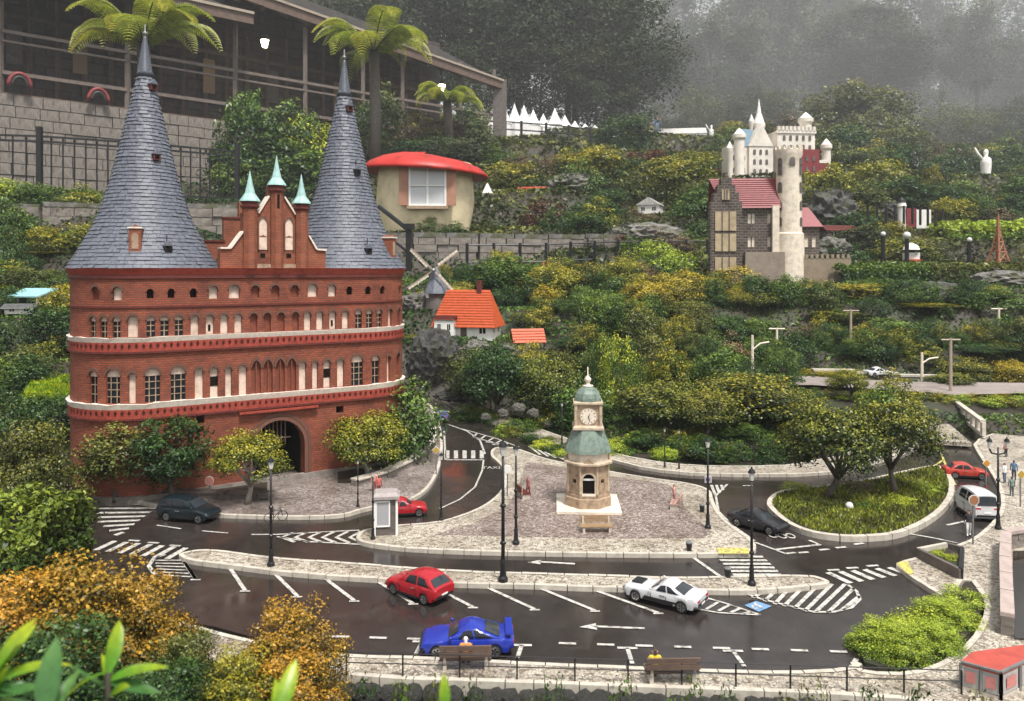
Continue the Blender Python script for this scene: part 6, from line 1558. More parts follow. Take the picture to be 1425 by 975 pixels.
block_wall('ledge_wall', 'weathered stone ledge wall below the iron fence on the left', [at(-40, 372, 8.6), at(60, 366, 8.7), at(170, 366, 9.0), at(330, 362, 9.5)], .62, .12, 'wall_stone', 'grey_rock', .26, .05, .10, rough=.04)
# small things on the left terraces
p = at(45, 425, 5.6); t = thing('teal_shelter', 'small shelter with pale turquoise slanted roof on the left terrace', 'shelter', p, R(-12)); k = mpp(5.6)
for x in (-16, 16):
    for y in (-8, 8): q = MB(); q.tube([(x * k, y * k, -.05), (x * k, y * k, 16 * k)], .008, 5); q.build('post', M['white_plastic'], t)
q = MB(); q.add([(-28 * k, -14 * k, 14 * k), (22 * k, -14 * k, 14 * k), (30 * k, 14 * k, 24 * k), (-24 * k, 14 * k, 24 * k), (-28 * k, -14 * k, 12 * k), (22 * k, -14 * k, 12 * k), (30 * k, 14 * k, 22 * k), (-24 * k, 14 * k, 22 * k)], [(0, 1, 2, 3), (7, 6, 5, 4), (0, 4, 5, 1), (1, 5, 6, 2), (2, 6, 7, 3), (3, 7, 4, 0)]); q.build('roof', pmat('turquoise', (.28, .52, .55), .45, scale=20), t)
p = at(30, 436, 5.5); gable_house('white_cottage', 'tiny white cottage just below the turquoise shelter', p, R(10), 36 * k, 16 * k, 9 * k, 4 * k, 'white_wall', 'grey_metal', door=False)
p = at(94, 362, 8.3); gable_house('red_hut', 'tiny hut with red roof on the left stone ledge', p, 0, 24 * mpp(8.3), 14 * mpp(8.3), 7 * mpp(8.3), 8 * mpp(8.3), 'ivory', 'orange_roof', door=False)
p = at(770, 372, 8.6); gable_house('orange_hut', 'tiny hut with orange roof in front of the coursed wall', p + Vector((0, 0, -.04)), R(4), 26 * mpp(8.6), 14 * mpp(8.6), 5 * mpp(8.6), 9 * mpp(8.6), 'ivory', 'orange_roof', door=False)

# ------------------------------------------------------------------ stone castle with white tower
def castle():
    Y = 8.2; k = mpp(Y); p = at(1060, 400, Y); t = thing('stone_castle', 'stone castle with rose red roof and tall round white tower', 'castle', p, R(-6)); U = lambda v: v * k
    brick_mat('castle_stone', (.085, .066, .056), (.045, .036, .032), (.17, .14, .12), .055, .028, msize=.16)
    # round tower
    q = MB(); c = (U(34), -U(10), 0); q.lathe([(U(22), -.1), (U(21), U(20)), (U(20), U(74)), (U(17.5), U(76)), (U(16.6), U(150)), (U(16.6), U(178)), (U(18.2), U(182)), (U(18.2), U(189)), (U(17), U(190))], 28, c, sq=U(20)); tw = q.build('round_tower', M['ivory'], t, ang=35)
    for i in range(14):
        a = 2 * PI * i / 14; q = MB(); q.box((c[0] + U(17.2) * math.cos(a), c[1] + U(17.2) * math.sin(a), U(191)), (U(4.2), U(2.2), U(4.5)), a + PI / 2); q.build('merlon', M['ivory'], tw)
    for z, h_ in ((84, 9), (106, 9), (130, 11), (154, 12), (166, 8)):
        for a in (-PI / 2 - .95, -PI / 2 + .95, -PI / 2 + .05):
            if a == -PI / 2 + .05 and z not in (166,): continue
            r_ = U(17.2); f_ = lambda s, zz, d, a=a: (c[0] + math.cos(a) * (r_ + d) - math.sin(a) * s, c[1] + math.sin(a) * (r_ + d) + math.cos(a) * s, U(z) + zz)
            q = MB(); q.prism(arch_pts(0, U(7), 0, U(h_), 'round'), -U(2), U(.5), f_); w1 = q.build('window', M['dark_stone'], tw)
    # hall with stepped gable facing left
    W, D, z0 = U(88), U(44), 0; x0 = -U(70); q = MB()
    fF, fL = frm((x0, -D / 2, 0), 0), frm((x0, D / 2, 0), -PI / 2)
    ops = [(U(52), U(10), U(88), U(102), 'flat'), (U(78), U(10), U(88), U(102), 'flat'), (U(52), U(10), U(56), U(70), 'flat'), (U(78), U(10), U(56), U(70), 'flat')]
    for zz0, zz1, oo in ((U(-10), U(48), []), (U(48), U(80), ops[2:]), (U(80), U(112), ops[:2])):
        wall_open(q, fF, 0, W, zz0, zz1, oo, U(3)); wall_open(q, fL, 0, D, zz0, zz1, [], U(3))
    q.add([(x0 + W, -D / 2, U(-10)), (x0 + W, D / 2, U(-10)), (x0 + W, D / 2, U(112)), (x0 + W, -D / 2, U(112))], [(0, 1, 2, 3)], [(0, 0), (D, 0), (D, U(120)), (0, U(120))]); q.build('wall', M['castle_stone'], t)
    for s, w_, a, z, kd in ops:
        q = MB(); panel(q, fF, arch_pts(s, w_, a, z, kd), -U(2)); wn = q.build('window', M['ivory'], t); q = MB(); q.add([fF(s - U(.7), a, -U(1.4)), fF(s + U(.7), a, -U(1.4)), fF(s + U(.7), z, -U(1.4)), fF(s - U(.7), z, -U(1.4))], [(0, 1, 2, 3)]); q.build('glazing_bar', M['dark_stone'], wn)
    # gable front with oriel on the left part of the long side
    fg = lambda s, z, d: (x0 - U(4) + s, -D / 2 - U(8) - d, z); q = MB(); st = [(0, -10), (42, -10), (42, 118), (38, 118), (38, 130), (33, 130), (33, 140), (28, 140), (28, 150), (23, 150), (23, 158), (19, 158), (19, 150), (14, 150), (14, 140), (9, 140), (9, 130), (4, 130), (4, 118), (0, 118)]
    q.prism([(U(a), U(b)) for a, b in st], -U(20), 0, fg); gb = q.build('stepped_gable', M['castle_stone'], t)
    for i, (a, b, w_, h_) in enumerate(((6, 50, 28, 24), (6, 78, 28, 26), (6, 24, 28, 18), (15, 120, 10, 14))):
        q = MB(); q.prism([(U(a), U(b)), (U(a + w_), U(b)), (U(a + w_), U(b + h_)), (U(a), U(b + h_))], 0, U(1.4), fg); wn = q.build('oriel_window', pmat('oriel_plaster', (.42, .33, .21), .6, var=.4, scale=12), gb)
        for j in (1, 2):
            q = MB(); s = a + w_ * j / 3; q.prism([(U(s - .8), U(b)), (U(s + .8), U(b)), (U(s + .8), U(b + h_)), (U(s - .8), U(b + h_))], U(1.4), U(2), fg); q.build('mullion', M['dark_stone'], wn)
    q = MB(); zr = U(152); e = U(5); q.add([(x0 + U(14), -D / 2 - e, U(109)), (x0 + W + U(2), -D / 2 - e, U(109)), (x0 + W + U(2), 0, zr), (x0 - U(2), 0, zr), (x0, D / 2 + e, U(109)), (x0 + W + U(2), D / 2 + e, U(109))], [(0, 1, 2, 3), (5, 4, 3, 2), (1, 5, 2)]); rfo = q.build('roof', M['rose_roof'], t)
    tr = MB()
    for i in range(1, 14): f = i / 14; tr.beam((x0 + U(14) - U(16) * f, -(D / 2 + e) * (1 - f), U(109) + (zr - U(109)) * f + U(.3)), (x0 + W + U(2), -(D / 2 + e) * (1 - f), U(109) + (zr - U(109)) * f + U(.3)), U(1.0), U(.9))
    tr.build('tile_course', M['rose_roof'], rfo)['kind'] = 'stuff'
    # right wing and pale corner strip
    q = MB(); fw = frm((U(52), -U(6), 0), 0); wall_open(q, fw, 0, U(24), U(44), U(86), [(U(7), U(6), U(56), U(70), 'flat'), (U(17), U(6), U(56), U(70), 'flat')], U(2)); q.add([(U(76), -U(6), U(44)), (U(76), U(30), U(44)), (U(76), U(30), U(86)), (U(76), -U(6), U(86))], [(0, 1, 2, 3)], [(0, 0), (.3, 0), (.3, .3), (0, .3)]); wg = q.build('wing', M['castle_stone'], t)
    for s in (7, 17): q = MB(); panel(q, fw, arch_pts(U(s), U(6), U(56), U(70), 'flat'), -U(1.6)); q.build('window', M['ivory'], wg)
    q = MB(); q.add([(U(50), -U(10), U(84)), (U(80), -U(10), U(84)), (U(66), U(12), U(112)), (U(50), U(12), U(112)), (U(80), U(34), U(84)), (U(50), U(34), U(84))], [(0, 1, 2, 3), (1, 4, 2), (4, 5, 3, 2)]); q.build('wing_roof', M['rose_roof'], wg)
    q = MB(); q.box((U(13), -U(26), U(80)), (U(9), U(6), U(64))); q.build('pale_buttress', M['ivory'], t)
    q = MB(); q.box((U(-2), -U(20), U(18)), (U(52), U(24), U(62))); q.build('bastion', pmat('bastion_stone', (.26, .21, .17), .75, scale=14, bump=.6), t)
    q = MB(); q.box((U(82), -U(12), U(14)), (U(62), U(20), U(52))); lw = q.build('lower_wall', pmat('ochre_stone', (.27, .21, .15), .75, scale=14, bump=.6), t)
    for i in range(9): q = MB(); q.box((U(55 + 6.8 * i), -U(21), U(43)), (U(3.6), U(3), U(6))); q.build('merlon', M['ochre_stone'], lw)
castle()
# ------------------------------------------------------------------ white fairy-tale castle behind
def white_castle():
    Y = 13.0; k = mpp(Y); p = at(1080, 250, Y); t = thing('white_castle', 'white hilltop castle with round turrets and blue roof', 'castle', p, R(6)); U = lambda v: v * k; IV = 'castle_white'; pmat('castle_white', (.74, .68, .60), .6, var=.3, scale=3)
    def box(nm, x, y, z0, z1, w_, d_, m_=IV): q = MB(); q.box((U(x), U(y), U((z0 + z1) / 2)), (U(w_), U(d_), U(z1 - z0))); return q.build(nm, M[m_], t)
    def tur(x, y, r_, z0, z1, cap='battlement', cm='white_wall'):
        q = MB(); q.lathe([(U(r_), U(z0)), (U(r_), U(z1)), (U(r_ * 1.3), U(z1 + 3)), (U(r_ * 1.3), U(z1 + 8)), (U(r_ * 1.1), U(z1 + 8.5))], 14, (U(x), U(y), 0)); tt = q.build('turret', M[IV], t, ang=30)
        q = MB(); q.lathe([(U(r_ * 1.2), U(z1 + 8)), (U(r_ * .5), U(z1 + 14 if cap != 'spire' else z1 + 22)), (U(.4), U(z1 + 17 if cap != 'spire' else z1 + 42))], 12, (U(x), U(y), 0)); q.build('turret_roof', M[cm], tt)
    def windows(x0, x1, z0, z1, nx, nz, y, d=.6):
        for i in range(nx):
            for j in range(nz): q = MB(); q.prism([(U(u), U(z)) for u, z in arch_pts(x0 + (x1 - x0) * (i + .5) / nx, 3.6, z0 + (z1 - z0) * j / nz + 2, z0 + (z1 - z0) * j / nz + 7, 'round')], 0, U(d), lambda s, z, dd: (s, U(y) - dd, z)); q.build('window', M['dark_stone'], t)
    box('palace_block', -58, 4, -10, 46, 26, 30); windows(-68, -48, 6, 40, 3, 2, -11)
    box('gable_block', -28, 0, -10, 44, 34, 30); windows(-42, -16, 4, 44, 3, 3, -15)
    q = MB(); q.add([(-U(46), -U(16), U(44)), (-U(11), -U(16), U(44)), (-U(28), -U(16), U(76)), (-U(46), U(16), U(44)), (-U(11), U(16), U(44)), (-U(28), U(16), U(76))], [(0, 1, 2), (4, 3, 5), (0, 2, 5, 3), (1, 4, 5, 2)]); q.build('gable', M[IV], t)
    q = MB(); q.add([(-U(56), -U(12), U(44)), (-U(34), -U(12), U(44)), (-U(32), U(2), U(70)), (-U(54), U(2), U(70)), (-U(34), U(16), U(44)), (-U(56), U(16), U(44))], [(0, 1, 2, 3), (1, 4, 2), (4, 5, 3, 2), (5, 0, 3)]); q.build('blue_roof', M['blue_roof'], t)
    box('gatehouse_block', 22, 2, -10, 66, 54, 34); windows(0, 46, 38, 64, 5, 2, -15.2)
    for i in range(10): q = MB(); q.box((U(-3 + 5.6 * i), -U(15), U(69)), (U(3.4), U(4), U(6))); q.build('merlon', M[IV], t)
    q = MB(); q.box((U(22), -U(14.4), U(64.5)), (U(57), U(4), U(4))); q.build('parapet', M[IV], t)
    box('red_block', 40, -8, -10, 40, 26, 24, 'rose_roof'); box('red_wing', 57, -6, -10, 22, 24, 20, 'rose_roof'); windows(30, 50, 8, 36, 2, 2, -20.2)
    box('wing_parapet', 57, -6, 22, 26, 25, 21, IV); tur(-58, -12, 7, -10, 52); tur(-24, 2, 6.5, 40, 70, 'spire'); tur(-34, 4, 3, 60, 74); tur(43, 0, 8, 56, 78); tur(68, -10, 6, -10, 40); tur(-70, -8, 4, -10, 34)
white_castle()
# ------------------------------------------------------------------ small models on the far slope
def church(px, py, Y, label, s=1.0):
    k = mpp(Y) * s; t = gable_house('white_church', label, at(px, py, Y) + Vector((0, 0, -.05)), R(-12), 44 * k, 18 * k, 18 * k, 10 * k, 'white_wall', 'white_wall', 'church', door=False)
    q = MB(); q.box((-22 * k, -2 * k, 18 * k), (11 * k, 11 * k, 36 * k)); tw = q.build('bell_tower', M['white_wall'], t); q = MB(); q.lathe([(8 * k, 36 * k), (6 * k, 40 * k), (1 * k, 50 * k)], 8, (-22 * k, -2 * k, 0)); q.build('spire', M['white_wall'], tw)
church(700, 300, 11.5, 'white church with bell tower on the scrub slope')
gable_house('red_cottage', 'low cottage with brick red roof above the white church', at(742, 276, 12.5), R(-8), 40 * mpp(12.5), 18 * mpp(12.5), 7 * mpp(12.5), 9 * mpp(12.5), 'white_wall', 'orange_roof')
gable_house('white_villa', 'small white gabled villa in the middle of the scrub slope', at(905, 299, 11.5), R(70), 30 * mpp(11.5), 30 * mpp(11.5), 14 * mpp(11.5), 9 * mpp(11.5), 'white_wall', 'white_wall')
gable_house('ruin_house', 'grey brown farm ruin right of the castle tower', at(1165, 332, 10.0), R(10), 44 * mpp(10), 20 * mpp(10), 12 * mpp(10), 6 * mpp(10), 'castle_stone', 'dark_red')
def domed(px, py, Y):
    k = mpp(Y); t = thing('domed_house', 'white house with red wall and small dark dome behind the fence posts', 'house', at(px, py, Y), 0)
    q = MB(); q.box((10 * k, 0, 10 * k), (20 * k, 14 * k, 26 * k)); q.build('white_block', M['white_wall'], t); q = MB(); q.box((-6 * k, 0, 12 * k), (14 * k, 12 * k, 26 * k)); q.build('red_block', M['rose_roof'], t)
    q = MB(); q.lathe([(6 * k, -4 * k), (5 * k, 26 * k), (6 * k, 28 * k), (5 * k, 33 * k), (1 * k, 37 * k)], 12, (-17 * k, 0, 0)); q.build('dome_tower', M['white_wall'], t); q = MB(); q.lathe([(5.4 * k, 33 * k), (4 * k, 37 * k), (.5 * k, 41 * k)], 12, (-17 * k, 0, 0)); q.build('dome', M['iron'], t)
domed(1272, 315, 11.0)
def lattice_tower(px, py, ytop, Y):
    k = mpp(Y); h_ = (py - ytop) * k; t = thing('lattice_tower', 'small orange brown lattice tower before the big hedge', 'tower', at(px, py, Y), R(20)); w0 = 9 * k
    def hw(f_): return w0 * (1 - f_) ** 1.7 + .7 * k
    for sx, sy in ((-1, -1), (1, -1), (1, 1), (-1, 1)): q = MB(); q.tube([(sx * hw(i / 8), sy * hw(i / 8), h_ * i / 8 * .95) for i in range(9)], [1.5 * k * (1 - i / 12) for i in range(9)], 5); q.build('leg', M['orange_brick_flat'], t)
    for f_ in (.0, .22, .42, .62): q = MB(); a = hw(f_); q.box((0, 0, h_ * f_ + 1 * k), (a * 2.3, a * 2.3, 2.2 * k)); q.build('platform', M['orange_brick_flat'], t)
    for f0, f1 in ((.02, .22), (.22, .42), (.42, .62)):
        for i in range(4):
            a, b = [(-1, -1), (1, -1), (1, 1), (-1, 1)][i], [(-1, -1), (1, -1), (1, 1), (-1, 1)][(i + 1) % 4]; q = MB(); q.tube([(a[0] * hw(f0), a[1] * hw(f0), h_ * f0), (b[0] * hw(f1), b[1] * hw(f1), h_ * f1)], .6 * k, 4); q.build('brace', M['orange_brick_flat'], t)
    q = MB(); q.tube([(0, 0, h_ * .6), (0, 0, h_ * 1.05)], [2.2 * k, .4 * k], 5); q.build('mast', M['orange_brick_flat'], t)
pmat('orange_brick_flat', (.36, .15, .08), .6, scale=30)
lattice_tower(1389, 366, 298, 8.8)
for x, yb, yt, Y, lb in ((1229, 366, 328, 8.6, 'dark lamp post behind the long hedge, left of two'), (1262, 366, 330, 8.6, 'dark lamp post with white globe behind the long hedge'), (1349, 366, 336, 8.7, 'short dark lamp post left of the lattice tower')):
    k = mpp(Y); t = thing('garden_lamp', lb, 'lamp post', at(x, yb, Y)); hh = (yb - yt) * k; q = MB(); q.tube([(0, 0, -.05), (0, 0, hh)], .022, 6); q.build('pole', M['iron'], t); q = MB(); q.ball((0, 0, hh + .02), .028 if 'globe' not in lb else .042, 10, 6); q.build('globe', M['lamp_glass'], t, smooth=True)
k = mpp(8.6); p = at(1268, 367, 8.75); t = thing('market_stall', 'small white topped stall with orange flowers behind the long hedge', 'stall', p); q = MB(); q.box((0, 0, 8 * k), (20 * k, 10 * k, 16 * k)); q.build('counter', M['white_wall'], t); q = MB(); q.lathe([(12 * k, 20 * k), (9 * k, 26 * k), (1 * k, 30 * k)], 8); q.build('canopy', M['white_wall'], t)
for x in (-8, 8): q = MB(); q.tube([(x * k, 0, 0), (x * k, 0, 22 * k)], .01, 5); q.build('post', M['grey_metal'], t)
q = MB(); q.box((0, -6 * k, 3 * k), (24 * k, 4 * k, 7 * k)); q.build('flower_box', M['orange_roof'], t)
railing('paling_fence', 'row of short dark fence posts before the domed house', [at(1208, 310, 10.2), at(1270, 312, 10.4), at(1312, 316, 10.6)], .24, .155, rails=(), r_post=.016)
# white statues in the mist
for x, yb, yt, Y, lb, nm in ((1273, 240, 210, 24, 'white pyramid shaped monument in the misty trees', 'monument'), (1372, 268, 204, 20, 'white draped statue with raised arm in the misty trees', 'statue'), (990, 205, 172, 26, 'white draped statue above the dark ledge', 'statue')):
    k = mpp(Y); h_ = (yb - yt) * k; t = thing(nm, lb, nm, at(x, yb, Y))
    if nm == 'monument': q = MB(); q.lathe([(h_ * .42, -.2), (h_ * .38, h_ * .2), (h_ * .2, h_ * .5), (h_ * .1, h_ * .75), (h_ * .02, h_)], 7); q.build('pyramid', M['white_wall'], t)
    else:
        q = MB(); q.lathe([(h_ * .15, -.5), (h_ * .14, h_ * .1), (h_ * .09, h_ * .4), (h_ * .11, h_ * .62), (h_ * .10, h_ * .74), (h_ * .035, h_ * .79), (h_ * .05, h_ * .86), (h_ * .04, h_ * .93), (h_ * .01, h_ * .95)], 10); q.build('body', M['white_wall'], t, smooth=True)
        q = MB(); q.tube([(-h_ * .08, 0, h_ * .72), (-h_ * .17, 0, h_ * .84), (-h_ * .24, 0, h_ * .98)], [h_ * .035, h_ * .028, h_ * .014], 6); q.build('raised_arm', M['white_wall'], t, smooth=True)
# white peaked tents along the ridge
tp = [(690, 152), (702, 147), (716, 144), (729, 146), (742, 152), (756, 158), (772, 150), (786, 160), (800, 168), (814, 172), (828, 174), (842, 180)]
for i, (x, y) in enumerate(tp):
    Y = 21.5 + .35 * i; k = mpp(Y); p = at(x, 192, Y); h_ = (192 - y) * k; w_ = 11 * k
    t = thing('white_tent', ['tallest', 'broad', 'narrow', 'plain', 'small', 'low'][i % 6] + ' white peaked tent, number %s along the ridge from the gallery' % ['one', 'two', 'three', 'four', 'five', 'six', 'seven', 'eight', 'nine', 'ten', 'eleven', 'twelve'][i], 'tent', p - Vector((0, 0, .2)), i * .3, 'white peaked tents on the ridge')
    t['label'] = 'white peaked tent, %s from the gallery end along the ridge' % ['first', 'second', 'third', 'fourth', 'fifth', 'sixth', 'seventh', 'eighth', 'ninth', 'tenth', 'eleventh', 'last'][i]
    q = MB(); q.lathe([(w_, 0), (w_, h_ * .45 + .2)], 6); q.build('side_cloth', flat('tent_white', (.80, .79, .77), .6), t); q = MB(); q.lathe([(w_ * 1.08, h_ * .45 + .18), (w_ * .5, h_ * .70 + .2), (w_ * .18, h_ * .9 + .2), (w_ * .03, h_ + .2)], 6); q.build('roof_cloth', MATS['tent_white'], t)
railing('ridge_fence', 'dark post fence on the ridge before the white tents', [at(690, 192, 20.8), at(760, 196, 21.5), at(850, 204, 23)], .5, .75, rails=(.9, .5), r_post=.04, r_rail=.02)
gable_house('white_shop', 'low white building behind the visitors on the ridge', at(945, 205, 34), R(-8), 2.2, 1.2, .5, .3, 'white_wall', 'white_wall')
gable_house('cream_kiosk', 'small cream kiosk with slanting roof left of the visitors', at(890, 196, 33), R(8), 1.0, .8, .45, .35, 'cream', 'sandstone')
person('visitor in a blue grey jacket standing on the ridge path taking a photo', at(913, 206, 33), R(200), 1.75 * .78, (.22, .28, .38), (.10, .16, .30), pose='photo')
person('visitor in dark clothes standing left of the photographing visitor', at(897, 204, 33.2), R(170), 1.65 * .78, (.12, .09, .08), (.5, .5, .5))
q = MB(); t = thing('ledge_terrace', 'dark flat terrace ledge below the white draped statue', 'terrace', at(985, 222, 24)); q.box((0, 0, -.1), (1.6, 1.0, .35)); q.build('slab', M['dark_stone'], t); q = MB(); q.box((0, -.52, .2), (1.7, .06, .06)); q.build('rail', M['iron'], t)
# ------------------------------------------------------------------ planting
CR = {}
def variants(key, cnt, **kw): CR[key] = [crown_mesh("crown_" + key, 50 * len(CR) + i, **kw) for i in range(cnt)]
variants('round', 4, n=5000, clumps=44, rc=.30, leaf=.058)
variants('fine', 3, n=4200, clumps=46, rc=.26, leaf=.040)
variants('umbrella', 3, n=12000, clumps=80, rc=.27, leaf=.036, shape='umbrella', aspect=.6, zc=.65)
variants('dome', 3, n=3600, clumps=46, rc=.26, leaf=.046, shape='dome', zc=.7)
variants('column', 2, n=3000, clumps=46, rc=.30, leaf=.050, shape='column', aspect=.35)
variants('cone', 2, n=3000, clumps=46, rc=.24, leaf=.05, shape='cone')
variants('near', 2, n=22000, clumps=120, rc=.21, leaf=.029, shape='dome', aspect=.6)
variants('forest', 4, n=11000, clumps=60, rc=.25, leaf=.034, shape='round', fill=.25, droop=.5, zc=1.5)
variants('tall', 4, n=12000, clumps=52, rc=.25, leaf=.040, shape='column', droop=.5, zc=2.4)
TR = {'multi': [trunk_mesh('trunk', i, 7, .10, .40, .34, .050) for i in range(3)], 'single': [trunk_mesh('trunk', 10 + i, 5, .06, .30, .55, .045) for i in range(2)],
      'shrub': [trunk_mesh('stem', 20 + i, 6, .05, .30, .12, .028, 5) for i in range(2)], 'tall': [trunk_mesh('trunk', 30 + i, 9, .03, .16, .3, .014, 6, True) for i in range(3)]}
for L_ in TR.values():
    for me in L_: me.materials.append(M['bark'])
for L_ in CR.values():
    for me in L_: me.materials.append(M['leaf_green'])
vr = random.Random(21)
def addmesh(name, me, parent, loc=(0, 0, 0), scale=(1, 1, 1), rz=0.0, mat=None):
    o = bpy.data.objects.new(name, me); COL.objects.link(o); o.parent = parent; o.location = loc; o.scale = scale; o.rotation_euler = (0, 0, rz)
    if mat is not None: relink(o, mat)
    return o
def plant(name, label, cat, px, ytop, ycb, wpx, Y, crown, sp, trunk='multi', group=None, zb=None, dpt=1.0, tw=.8, bark=None, rz=None):
    """a tree or shrub standing at column px and distance Y; ytop = top row, ycb = row of the crown's underside (None: down to the ground)"""
    p = at(px, ytop, Y); zb = tz(p.x, p.y) if zb is None else zb; top = p.z; k = mpp(Y); w_ = wpx * k
    cb = zb - .01 if ycb is None else max(zb, at(px, ycb, Y).z); h_ = max(top - cb, .03)
    t = thing(name, label, cat, (p.x, p.y, zb), vr.uniform(0, 6.28) if rz is None else rz, group)
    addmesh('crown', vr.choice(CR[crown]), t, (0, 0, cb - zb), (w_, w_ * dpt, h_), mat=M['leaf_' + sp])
    if trunk:
        th = (cb - zb) + h_ * .62; addmesh('trunk', vr.choice(TR[trunk]), t, (0, 0, 0), (w_ * tw, w_ * tw, th), mat=M[bark] if bark else None)
    return t
B = KZ + .004
LM = [('clock tower', 820, 600), ('farmhouse', 650, 440), ('windmill', 606, 390), ('castle tower', 1092, 320), ('stone castle gable', 1000, 300), ('topiary ball tree', 1092, 512), ('little open shed', 735, 470), ('cypress shrubs', 860, 520), ('pale grey boulder', 985, 500), ('wide flat topped tree', 1035, 560), ('roundabout trees', 1190, 600),
      ('terrace road', 1250, 545), ('long low hedge', 1290, 380), ('dark flat rock', 1310, 412), ('purple grey rock face', 1360, 455), ('clipped pale bush', 1390, 440), ('coursed stone wall', 640, 345), ('black post fence', 820, 360), ('white church', 700, 285), ('white villa', 905, 290), ('red cottage', 742, 270), ('white tents', 765, 170), ('photographing visitor', 913, 185),
      ('white castle', 1075, 210), ('bench with the yellow jacket', 934, 940), ('bench by the blue car', 648, 925), ('lower right display case', 1380, 940), ('lime bushes', 1270, 900), ('rounded orange bush', 410, 900), ('turquoise shelter', 45, 405), ('left stone ledge', 80, 340), ('bright lawn', 75, 540), ('iron fence', 80, 240), ('gatehouse gable', 385, 300), ('white monument', 1273, 225), ('draped statue with raised arm', 1372, 235), ('big clipped hedge', 1375, 325), ('domed house', 1272, 310), ('lattice tower', 1389, 330), ('gallery end', 690, 150), ('toadstool house', 595, 270), ('rounded olive bush in the mist', 1190, 185), ('brown wooden mast', 1323, 510), ('pale lamp post with bent arm', 1047, 500)]
USED = {}
def where(start, px, py, end=''):
    ds = sorted((math.hypot(px - x, py - y), nm, px - x, py - y) for nm, x, y in LM)
    for rank in range(7):
        d, nm, dx, dy = ds[rank]; far = 'close ' if d < 32 else ('far ' if d > 95 else '')
        v = '' if abs(dy) < .45 * abs(dx) else ('above' if dy < 0 else 'below'); hh = '' if abs(dx) < .45 * abs(dy) else ('left' if dx < 0 else 'right')
        rel = ' and '.join(x for x in (v, hh + ' of' if hh else '') if x); lb = ('%s %s%s the %s' % (start, far, rel, nm)).replace('above and', 'above and').strip()
        if lb not in USED: USED[lb] = 1; return lb
    for adj in ('broad', 'slender', 'thin'):
        if adj + ' ' + lb not in USED: USED[adj + ' ' + lb] = 1; return adj + ' ' + lb
    return lb
# round the gatehouse
plant('court_tree', 'leafy olive tree at the left front corner of the gatehouse', 'tree', 160, 590, 662, 92, 3.02, 'round', 'olive', zb=B)
plant('court_tree', 'dark glossy green tree left of the gatehouse arch', 'tree', 243, 584, 668, 96, 3.02, 'round', 'deep', zb=B)
plant('court_tree', 'small flat topped yellow green tree with pale forked trunk by the gate arch', 'tree', 345, 604, 656, 92, 3.0, 'umbrella', 'yellow', zb=B, bark='bark_pale', tw=.9)
plant('court_tree', 'flat topped yellow green tree at the right corner of the gatehouse', 'tree', 512, 580, 634, 96, 3.42, 'umbrella', 'yellow', zb=B, bark='bark_pale')
plant('corner_shrub', 'big dark green shrub beside the road at the gatehouse right corner', 'shrub', 560, 532, None, 100, 3.75, 'round', 'green', 'shrub', zb=B)
plant('corner_shrub', 'lower dark green shrub filling the kerb corner of the gatehouse', 'shrub', 540, 592, None, 66, 3.62, 'round', 'deep', 'shrub', zb=B)
# left edge
plant('left_bush', 'pale olive loose bush above the clipped hedge at the left edge', 'bush', 40, 598, None, 140, 2.75, 'near', 'olive', 'shrub')
plant('left_bush', 'dark bush at the far left behind the pale olive bush', 'bush', 5, 545, None, 110, 3.4, 'dome', 'deep', 'shrub')
plant('left_bush', 'dark green bush by the left wall of the gatehouse', 'bush', 70, 552, None, 80, 3.75, 'round', 'deep', 'shrub')
plant('left_bush', 'small dark shrub below the lawn on the left terrace', 'bush', 30, 558, None, 60, 4.0, 'round', 'olive', 'shrub')
# left terraces
for px, yt, wp, Y, sp, cr, lb in [(78, 428, 76, 5.0, 'deep', 'round', 'dark round shrub right below the turquoise shelter'), (14, 262, 70, 7.6, 'green', 'dome', 'tall green shrub at the left picture edge under the fence'), (10, 330, 60, 6.8, 'deep', 'dome', 'dark shrub under the tall green one at the left edge'), (90, 398, 50, 5.4, 'yellow', 'round', 'yellow green shrub next to the gatehouse eaves on the left'),
        (28, 484, 100, 4.6, 'olive', 'dome', 'low clipped olive hedge strip on the left terrace'), (5, 500, 60, 4.4, 'green', 'round', 'green shrub at the left edge beside the lawn'), (60, 366, 60, 7.4, 'golden', 'dome', 'low golden shrub on the left stone ledge'), (110, 340, 60, 8.3, 'olive', 'dome', 'olive tuft on the ledge by the left cone roof'), (10, 400, 50, 5.6, 'deep', 'round', 'dark shrub left of the turquoise shelter')]:
    plant('terrace_shrub', lb, 'shrub', px, yt, None, wp, Y, cr, sp, 'shrub', 'shrubs of the left terraces')
# plants along the fence foot, creeper on the gallery bank
for i, (px, yt, wp) in enumerate([(-10, 250, 90), (40, 256, 70), (85, 262, 70), (130, 266, 70), (165, 272, 60)]):
    plant('ivy_clump', ['ivy clump at the very left under the iron fence', 'bright ivy clump second under the iron fence', 'middle ivy clump under the iron fence', 'fourth ivy clump under the iron fence', 'ivy clump against the left cone roof under the fence'][i], 'ivy', px, yt, yt + 40, wp, 9.4 + .1 * i, 'round', 'green' if i else 'lime', None, 'ivy along the iron fence')
for i, (px, yt, wp, Y, sp) in enumerate([(345, 138, 90, 13.2, 'green'), (395, 150, 100, 13.4, 'green'), (435, 172, 80, 13.6, 'lime'), (360, 190, 110, 13.0, 'deep'), (420, 215, 110, 12.8, 'green'), (460, 190, 60, 14.0, 'deep'), (330, 230, 70, 12.4, 'green')]):
    plant('bank_creeper', ['leafy creeper top left on the gallery bank', 'leafy creeper in the middle of the gallery bank', 'bright creeper at the right on the gallery bank', 'dark creeper under the gallery bank top', 'green creeper above the stepped gable', 'dark creeper behind the right cone roof', 'green creeper beside the iron fence end'][i], 'creeper', px, yt, None, wp, Y, 'round', sp, None, 'creepers on the gallery bank')
